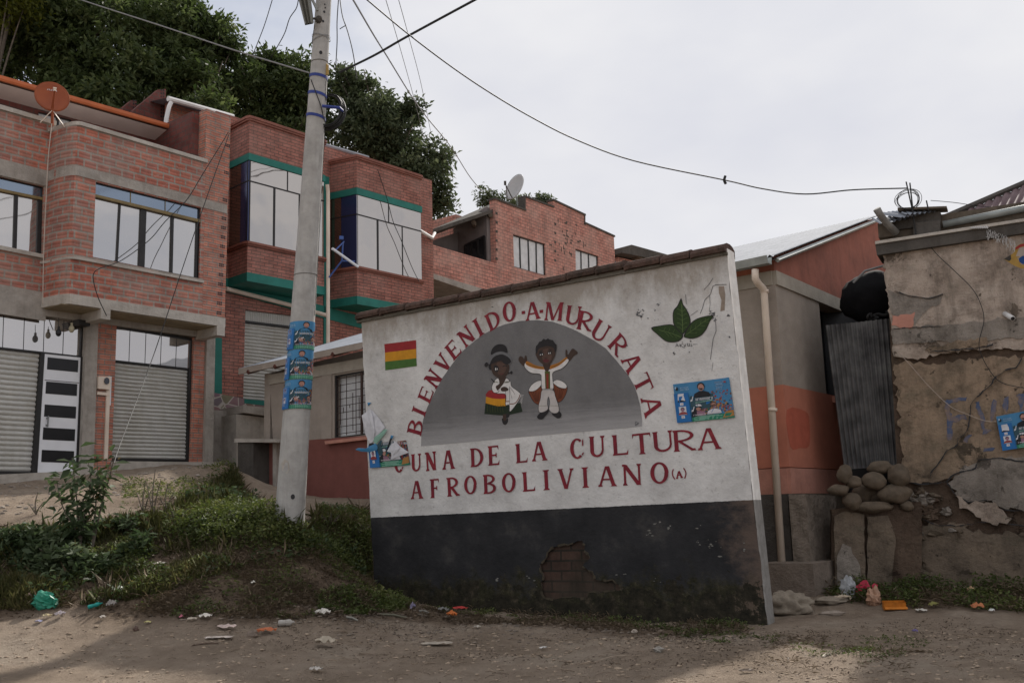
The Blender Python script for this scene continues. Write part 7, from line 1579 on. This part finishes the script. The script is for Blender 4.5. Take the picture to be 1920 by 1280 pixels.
cover('grass', plan([(-200, 1005), (0, 1000), (110, 1005), (120, 1045), (0, 1060), (-200, 1070)]), 8000, 14, .2, .20, M['grass'], -.4, .7, grass=True, aspect=.05)
cover('grass', plan([(330, 950), (440, 885), (450, 905), (500, 955), (430, 975), (340, 985)]), 9000, 141, .2, .12, M['grass'], -.3, .9, grass=True, aspect=.07)
cover('grass', plan([(-200, 1085), (0, 1090), (230, 1085), (300, 1110), (160, 1150), (0, 1150), (-200, 1150)]), 9000, 15, .2, .13, M['grass'], -.15, 1.2, grass=True, aspect=.08)
cover('grass', Z_BANK, 11000, 311, .3, .20, M['grass'], .12, 2.4, grass=True, aspect=.022)
cover('dry_grass', Z_BANK, 3200, 312, .3, .22, M['dry'], .12, 2.0, grass=True, aspect=.016)
Z_DRY = plan([(330, 1085), (430, 1060), (520, 1045), (600, 1040), (660, 1055), (705, 1110), (700, 1150), (560, 1165), (330, 1160), (250, 1145)])
cover('dry_grass', Z_DRY, 15000, 16, .05, .075, M['dry'], -.15, 1.6, tilt=.3, aspect=.05)
cover('ground_cover', Z_DRY, 7000, 116, .07, .04, M['leafG'], .02, 1.5)
cover('ground_cover', plan([(590, 1120), (640, 1100), (706, 1112), (780, 1130), (760, 1150), (690, 1150), (600, 1150)]), 5000, 23, .10, .045, M['leafG'], -.1, 1.5)
cover('ground_cover', plan([(700, 1118), (850, 1142), (1070, 1157), (1250, 1168), (1400, 1175), (1400, 1184), (1250, 1180), (1070, 1171), (850, 1156), (720, 1142)]), 6500, 17, .07, .034, M['leafG'], .05, 1.9)
cover('dry_grass', plan([(700, 1118), (850, 1142), (1070, 1157), (1250, 1168), (1400, 1175), (1400, 1190), (1250, 1190), (1070, 1180), (850, 1165), (700, 1152)]), 5000, 117, .05, .07, M['dry'], -.2, 1.6, tilt=.4, aspect=.05)
cover('ground_cover', plan([(1250, 1180), (1440, 1176), (1470, 1190), (1440, 1215), (1330, 1205), (1230, 1200)]), 2600, 24, .05, .034, M['leafG'], .1, 2.0)
cover('ground_cover', Z_RIGHT, 14000, 19, .16, .05, M['leafG'], -.12, 1.7)
cover('dry_grass', Z_RIGHT, 4000, 119, .12, .11, M['dry'], -.1, 1.7, tilt=.5, aspect=.05)
cover('ground_cover', plan([(1480, 1200), (1600, 1190), (1760, 1200), (1750, 1235), (1620, 1245), (1490, 1240)]), 2000, 25, .04, .03, M['leafG'], .12, 1.7)
cover('ground_cover', plan([(230, 905), (330, 905), (430, 872), (445, 868), (430, 900), (330, 935), (230, 950)]), 5000, 26, .10, .05, M['leafG'], -.1, 1.4)
# small turned stones, chips and straw on the road
def debris(name, poly, n, seed, lo, hi, mat, flatn=.5):
    q = scatter(poly, n, seed); q = q[(nvec(q, 1.3, seed) > -.25)]; z = gzv(q); r = random.Random(seed); mb = MB()
    for (x, y), zz_ in zip(q, z):
        s = lo + (hi - lo) * r.random() ** 3; mb.blob((x, y, zz_ + s * .1), s, s * r.uniform(.5, 1), s * flatn * r.uniform(.5, 1), r.randrange(99), .25, 6, 4)
    obj(name, mb, mat, None, kind='stuff')
Z_ROAD = plan([(-150, 1165), (400, 1172), (900, 1190), (1400, 1195), (2050, 1160), (2100, 1290), (-200, 1290)])
debris('gravel', Z_ROAD, 3800, 31, .005, .026, simple('pebble', (.38, .30, .22), .95, .3, 3, c2=(.24, .185, .135)))
debris('gravel', Z_ROAD, 1800, 34, .004, .014, simple('pebble_brown', (.13, .10, .075), .95, .3, 3, c2=(.07, .05, .04)))
debris('gravel', plan([(0, 905), (215, 895), (430, 872), (380, 925), (200, 940), (0, 972), (-200, 985), (-200, 920)]), 900, 32, .01, .05, simple('pebble_grey', (.32, .28, .24), .9, .3, 3, c2=(.18, .155, .13)))
debris('gravel', plan([(440, 1130), (700, 1125), (1430, 1180), (1500, 1200), (1000, 1215), (600, 1190), (300, 1165)]), 1600, 33, .008, .035, simple('pebble_dark', (.24, .19, .145), .9, .3, 3, c2=(.10, .085, .07)))
def twigs(poly, n, seed):
    q = scatter(poly, n, seed); z = gzv(q); r = random.Random(seed); mb = MB()
    for (x, y), z_ in zip(q, z):
        a = r.uniform(0, 6.28); L_ = r.uniform(.04, .16); p0 = Vector((x, y, z_ + .008)); d = Vector((math.cos(a), math.sin(a), r.uniform(-.03, .08))) * L_
        mb.tube([p0, p0 + d * .5 + Vector((0, 0, .008)), p0 + d], r.uniform(.0015, .004), 4)
    obj('twigs', mb, simple('straw_twig', (.26, .20, .14), .9, .35, 2, c2=(.10, .075, .055)), None, kind='stuff')
twigs(plan([(300, 1150), (700, 1140), (1430, 1185), (1900, 1170), (1950, 1280), (900, 1280), (100, 1230)]), 520, 35)
cover('dry_grass', plan([(1440, 1190), (1640, 1190), (1760, 1215), (1700, 1260), (1520, 1260), (1430, 1230)]), 1500, 27, .02, .06, M['dry'], .05, 1.6, tilt=.1, aspect=.07)
M['dead'] = leafmat('dead_leaf', (.05, .036, .026), (.10, .072, .05), (.24, .18, .12), trans=.05)
cover('dead_leaves', Z_SOIL, 9000, 211, .015, .05, M['dead'], -.2, 1.3, tilt=.15, aspect=.5)
cover('dead_leaves', plan([(350, 1150), (700, 1140), (1430, 1180), (1900, 1160), (1960, 1230), (1500, 1270), (900, 1240), (300, 1200)]), 4200, 212, .008, .032, M['dead'], -.1, 1.0, tilt=.12, aspect=.4)
# ---------------------------------------------------------------- single plants
def plant(name, label, base, stems, leafL, mat, seed, n_per=16, cat='plant', droop=.55, top=None, group=None, asp=.40, spread=.05):
    t = thing(name, label, cat, base, group); r = np.random.default_rng(seed); mb = MB(); Cc, D, S = [], [], []
    for s in stems:
        pts = [Vector(base)] + [Vector(x) for x in s]; cur = sm(pts, 6, False); n = len(cur)
        mb.tube([tuple(x) for x in cur], [.014 * (1 - .7 * i / n) for i in range(n)], 5)
        for k in range(n_per):
            f = .25 + .75 * k / n_per; i = min(n - 1, int(f * (n - 1))); c = cur[i] + Vector(tuple(r.normal(size=3) * spread)); a = r.uniform(0, 6.28)
            Cc.append(tuple(c)); D.append((math.cos(a), math.sin(a), -droop * r.uniform(.2, 1.4) + (0 if k < n_per - 4 else .7))); S.append(leafL * r.uniform(.55, 1.15))
    obj('stem', mb, M['bark'], t); leaves('foliage', np.array(Cc), unit(np.array(D)), np.array(S), mat, t, seed=seed, aspect=asp, up=(0, 0, 1.5))
    return t
d0 = 13.3
bp = drop(150, 1040)
plant('tall_weed', 'tall leafy weed with drooping broad leaves in front of the black and white door', bp, [[G(146, 960, d0), G(140, 900, d0), G(135, 858, d0)], [G(152, 950, d0), G(170, 910, d0), G(165, 862, d0)], [G(160, 960, d0), G(190, 905, d0), G(210, 862, d0)], [G(140, 990, d0), G(118, 950, d0), G(106, 900, d0)], [G(150, 1000, d0), G(165, 975, d0), G(190, 945, d0)], [G(148, 1010, d0 - .1), G(138, 985, d0 - .15), G(120, 960, d0 - .2)]], .21, M['leafP'], 41, 60, spread=.075)
plant('tall_weed', 'reddish young shoots at the top of the tall leafy weed beside the meter conduit', drop(172, 1035), [[G(180, 940, d0 + .1), G(183, 890, d0 + .1), G(182, 866, d0 + .1)], [G(192, 940, d0 + .1), G(205, 895, d0 + .1), G(214, 858, d0 + .1)]], .10, M['leafR'], 42, 16)
for k, (u, v0, v1, lab) in enumerate(((288, 975, 880, 'thin dry stalk with small leaves right of the tall leafy weed'), (270, 970, 900, 'shorter dry stalk beside the thin stalk on the bank'), (68, 965, 922, 'small twig plant on the bank left of the tall weed'), (312, 960, 905, 'bare bent stalk at the edge of the dirt lane'))):
    b = drop(u, v0); d = b.y; plant('dry_stalk', lab, b, [[G(u - 2, (v0 + v1) / 2, d), G(u + 3, v1, d)], [G(u + 4, (v0 + v1) / 2 + 10, d), G(u + 14, v1 + 18, d)], [G(u - 6, (v0 + v1) / 2 + 12, d), G(u - 14, v1 + 22, d)]], .045, M['leafG'], 50 + k, 12, spread=.03)
for k, (u, v, w, lab) in enumerate(((240, 1000, .16, 'dense grey-leaved weed clump below the tall weed'), (50, 1030, .19, 'broad-leaved weed clump at the left edge of the bank'), (330, 985, .10, 'small bright weed clump under the dry stalks'), (410, 990, .11, 'weed clump in the middle of the bank'), (470, 985, .12, 'tall grass-like weed clump left of the lamp post'), (620, 990, .09, 'weed clump right of the lamp post foot'), (675, 1010, .10, 'weed clump against the left end of the mural wall'), (100, 1062, .15, 'broad-leaved weed clump above the green plastic bag'))):
    b = drop(u, v); st = []; r_ = random.Random(k)
    for j in range(12): a = r_.uniform(0, 6.28); L_ = r_.uniform(.10, .24); st.append([b + Vector((math.cos(a) * L_ * .4, math.sin(a) * L_ * .4, L_ * .6)), b + Vector((math.cos(a) * L_ * .8, math.sin(a) * L_ * .8, L_))])
    plant('weed_clump', lab, b, st, w * .8, M['leafP'] if k in (0, 1, 7) else M['leafG'], 60 + k, 14, spread=.06)
# ---------------------------------------------------------------- litter, piece by piece
def crumple(mb, c, L_, Wd, H, a, seed, mi=0, n=7):
    rr = random.Random(seed); M3 = Matrix.Rotation(a, 3, 'Z')
    hs_ = [[rr.uniform(0, 1) for _ in range(n + 1)] for _ in range(n + 1)]
    def fn(i, j):
        x, y = i - .5, j - .5; e = 1 - max(abs(x), abs(y)) * 1.2
        return Vector(c) + M3 @ Vector((x * L_ * (1 + .25 * hs_[int(i * n)][int(j * n)]), y * Wd * (1 + .3 * hs_[int(j * n)][int(i * n)]), H * (max(0, e) * .8 + .55 * hs_[int(i * n)][int(j * n)]) + .006))
    mb.grid(fn, n, n, mi)
LC = {}
def lcol(c):
    if c not in LC: LC[c] = simple('litter_%d' % len(LC), c, .45, .2, 18)
    return LC[c]
LIT = [(82, 1140, .34, .18, .17, (.02, .20, .13), 'plastic_bag', 'plump bright green plastic bag at the foot of the bank', .1), (178, 1142, .24, .06, .09, (.01, .24, .21), 'plastic_bottle', 'teal plastic bottle lying right of the green bag', .5),
       (55, 1128, .10, .08, .10, (.42, .30, .24), 'paper', 'crumpled pinkish paper behind the green bag', 0), (112, 1157, .14, .08, .06, (.42, .37, .38), 'paper', 'folded pale box scrap right below the green bag', .6), (72, 1168, .10, .06, .03, (.30, .30, .42), 'wrapper', 'bluish wrapper on the road below the green bag', .1),
       (88, 1158, .12, .07, .04, (.42, .35, .20), 'wrapper', 'yellowish wrapper touching the green bag', 0), (193, 1161, .08, .05, .04, (.60, .55, .48), 'paper', 'small white paper ball below the teal bottle', 0), (208, 1142, .14, .10, .09, (.26, .24, .22), 'plastic_bag', 'greyish crumpled plastic right of the teal bottle', 0),
       (222, 1113, .18, .12, .08, (.33, .36, .28), 'plastic_bag', 'pale plastic sheet on the weeds above the teal bottle', .3), (247, 1099, .12, .05, .05, (.45, .32, .08), 'wrapper', 'yellow wrapper in the weeds', .1), (163, 1092, .12, .07, .05, (.42, .42, .34), 'paper', 'off-white paper in the weeds left of the yellow wrapper', .2), (170, 1068, .10, .05, .05, (.34, .07, .025), 'wrapper', 'orange-red wrapper half buried in the weeds', 0),
       (300, 1060, .22, .07, .04, (.46, .42, .36), 'paper', 'pale carton strip lying in the middle of the bank', .9), (232, 1052, .34, .05, .03, (.22, .22, .12), 'board', 'mossy narrow board lying on the bank', .45), (475, 1096, .07, .05, .04, (.6, .57, .5), 'paper', 'small white scrap on the dry slope', 0),
       (277, 1170, .09, .06, .03, (.50, .45, .20), 'wrapper', 'yellow-green wrapper at the road edge', .2), (340, 1161, .06, .05, .04, (.50, .16, .22), 'wrapper', 'tiny pink wrapper at the road edge', 0), (385, 1161, .16, .08, .05, (.62, .58, .52), 'paper', 'folded white paper at the foot of the dry slope', -.2), (360, 1163, .14, .05, .03, (.44, .38, .31), 'cardboard', 'brown-grey cardboard strip left of the folded white paper', .3),
       (255, 1182, .10, .07, .05, (.10, .06, .045), 'stone', 'dark reddish lump alone on the dirt road', 0), (425, 1181, .26, .08, .05, (.50, .40, .36), 'wrapper', 'grey and orange snack wrapper on the road edge', -.15), (410, 1198, .30, .09, .025, (.48, .42, .37), 'paper', 'flat oval paper on the shaded road', 0), (500, 1190, .26, .07, .06, (.50, .16, .07), 'wrapper', 'twisted orange and silver wrapper', .35), (537, 1175, .26, .09, .08, (.34, .32, .29), 'plastic_bottle', 'squashed clear bottle near the dry slope', -.05), (475, 1193, .18, .10, .07, (.17, .13, .10), 'stone', 'brown clod beside the twisted orange wrapper', .1),
       (385, 1209, .34, .03, .02, (.11, .075, .055), 'stick', 'dark stick lying on the shaded road', -.05), (605, 1155, .22, .10, .07, (.56, .53, .48), 'paper', 'bent white paper left of the mural wall foot', .3), (612, 1213, .26, .14, .09, (.36, .31, .24), 'leaf', 'large curled dry leaf on the road', -.15), (592, 1260, .16, .08, .04, (.45, .42, .38), 'paper', 'grey scrap at the bottom of the picture', -.6),
       (660, 1162, .20, .05, .03, (.22, .21, .18), 'board', 'thin grey stick near the mural wall foot', .05), (738, 1156, .40, .05, .06, (.10, .095, .065), 'stick', 'short mossy log along the mural wall foot', .0), (774, 1146, .09, .07, .09, (.20, .18, .26), 'wrapper', 'lilac crumpled wrapper against the mural wall', 0), (795, 1149, .18, .06, .06, (.15, .14, .12), 'board', 'broken grey block against the mural wall', .05), (832, 1148, .18, .07, .06, (.17, .17, .16), 'wrapper', 'silver striped wrapper left of the red packet', 0),
       (863, 1145, .26, .07, .05, (.46, .04, .035), 'wrapper', 'red and white packet at the foot of the mural wall', -.25), (847, 1160, .12, .12, .08, (.50, .14, .03), 'wrapper', 'orange packet just below the red one', .6), (820, 1210, .34, .10, .03, (.30, .26, .21), 'cardboard', 'flat grey cardboard on the road before the mural', -.1), (895, 1178, .10, .05, .03, (.40, .37, .32), 'paper', 'small grey paper on the road before the mural', 0), (1018, 1218, .10, .04, .03, (.60, .58, .55), 'paper', 'thin white scrap on the road before the brick patch', .4), (1235, 1220, .14, .09, .05, (.27, .25, .22), 'stone', 'smooth pale stone on the earth right of the mural centre', 0),
       (1590, 1122, .26, .14, .27, (.30, .31, .32), 'plastic_bag', 'tall silvery torn plastic bag right of the step', .3), (1582, 1128, .28, .12, .08, (.46, .38, .28), 'plastic_bag', 'white and orange bread bag in front of the silvery bag', -.1), (1625, 1121, .30, .07, .18, (.40, .02, .05), 'wrapper', 'crimson wrapper standing behind the brown paper bag', -.25), (1638, 1135, .24, .18, .20, (.34, .20, .13), 'paper_bag', 'brown crumpled paper bag in the litter', .2), (1677, 1142, .32, .12, .11, (.44, .15, .02), 'box', 'orange snack box lying open in the litter', -.15),
       (1678, 1111, .18, .04, .03, (.42, .38, .33), 'stick', 'pale peeled stick slanting in the weeds', .8), (1728, 1148, .16, .07, .04, (.44, .41, .36), 'paper', 'white paper scrap right of the orange box', -.2), (1752, 1140, .16, .07, .06, (.20, .19, .05), 'wrapper', 'yellow-green wrapper in the weeds right of the orange box', 0), (1822, 1111, .12, .07, .07, (.46, .30, .17), 'wrapper', 'pale orange wrapper high in the weeds by the adobe wall', 0), (1834, 1145, .18, .10, .08, (.42, .15, .06), 'wrapper', 'orange and red wrapper at the right end of the litter', -.2), (1860, 1149, .09, .05, .04, (.6, .6, .57), 'paper', 'tiny white scrap at the right end of the litter', .5),
       (1560, 1152, .38, .12, .05, (.26, .215, .175), 'stone', 'flat slab of stone below the bread bag', -.1), (1550, 1230, .18, .05, .02, (.48, .42, .33), 'board', 'small pale wooden strip on the earth at the right', .7), (1716, 1188, .07, .05, .04, (.13, .10, .22), 'wrapper', 'tiny violet wrapper on the earth at the right', 0), (1190, 1186, .10, .06, .04, (.33, .28, .23), 'stone', 'small pale stone near the mossy wall foot', 0), (1150, 1236, .34, .02, .02, (.30, .24, .18), 'stick', 'bent straw-coloured stick on the road', .5), (1400, 1262, .16, .05, .03, (.17, .13, .10), 'leaf', 'dark dry leaf near the shadow edge', .2)]
for k, (u, v, L_, Wd, H, col, nm, lab, a) in enumerate(LIT):
    c = drop(u, v, .0); mb = MB()
    L_, Wd = L_ * (.66 if L_ < .3 else .8), Wd * .8
    if nm == 'stick' or nm == 'board':
        d = Vector((math.cos(a), math.sin(a) * .8, 0)) * L_ / 2; p0, p1 = c - d, c + d; p0.z = gz(p0.x, p0.y) + H * .4; p1.z = gz(p1.x, p1.y) + H * .4
        mb.tube([p0, p0.lerp(p1, .5) + Vector((0, .01, .01)), p1], [Wd * .35, Wd * .4, Wd * .3], 6)
    elif nm == 'stone': mb.blob(c + Vector((0, 0, H * .3)), L_ / 2, Wd / 2, H * .6, k, .25, 10, 7)
    elif nm == 'plastic_bottle':
        d = Vector((math.cos(a), math.sin(a), .25 if k == 1 else .05)) * L_ / 2; m_ = c + Vector((0, 0, H * .5)); ts = [-1, -.95, -.7, -.1, .1, .5, .72, .8, 1]; rs_ = [.3, .9, 1, .8, 1, .95, .45, .32, .32]; mb.tube([m_ + d * t for t in ts], [r_ * Wd * .5 for r_ in rs_], 10)
    elif nm == 'box':
        mb.box(c + Vector((0, 0, H * .45)), L_, Wd, H * .8, a, tilt=Matrix.Rotation(.2, 3, 'X')); mb.f.pop(); mb.m.pop(); mb.box(c + Vector((0, -Wd * .7, H * .2)), L_, Wd * .5, .006, a, tilt=Matrix.Rotation(.5, 3, 'X'))
    elif nm in ('plastic_bag', 'paper_bag') and H > .12: mb.blob(c + Vector((0, 0, H * .45)), L_ / 2, Wd / 2, H * .6, k, .28, 16, 12, Matrix.Rotation(a * .5, 3, 'Y'), freq=2.6); mb.blob(c + Vector((L_ * .2, 0, H * .3)), L_ * .35, Wd * .5, H * .4, k + 50, .35, 14, 10, freq=3)
    else: crumple(mb, c, L_, Wd, H, a, k)
    mats = lcol(col)
    o = obj(nm, mb, mats, None, label=lab, cat=nm.replace('_', ' '), group='litter along the foot of the bank and walls' if nm not in ('stick', 'stone', 'leaf') else None)
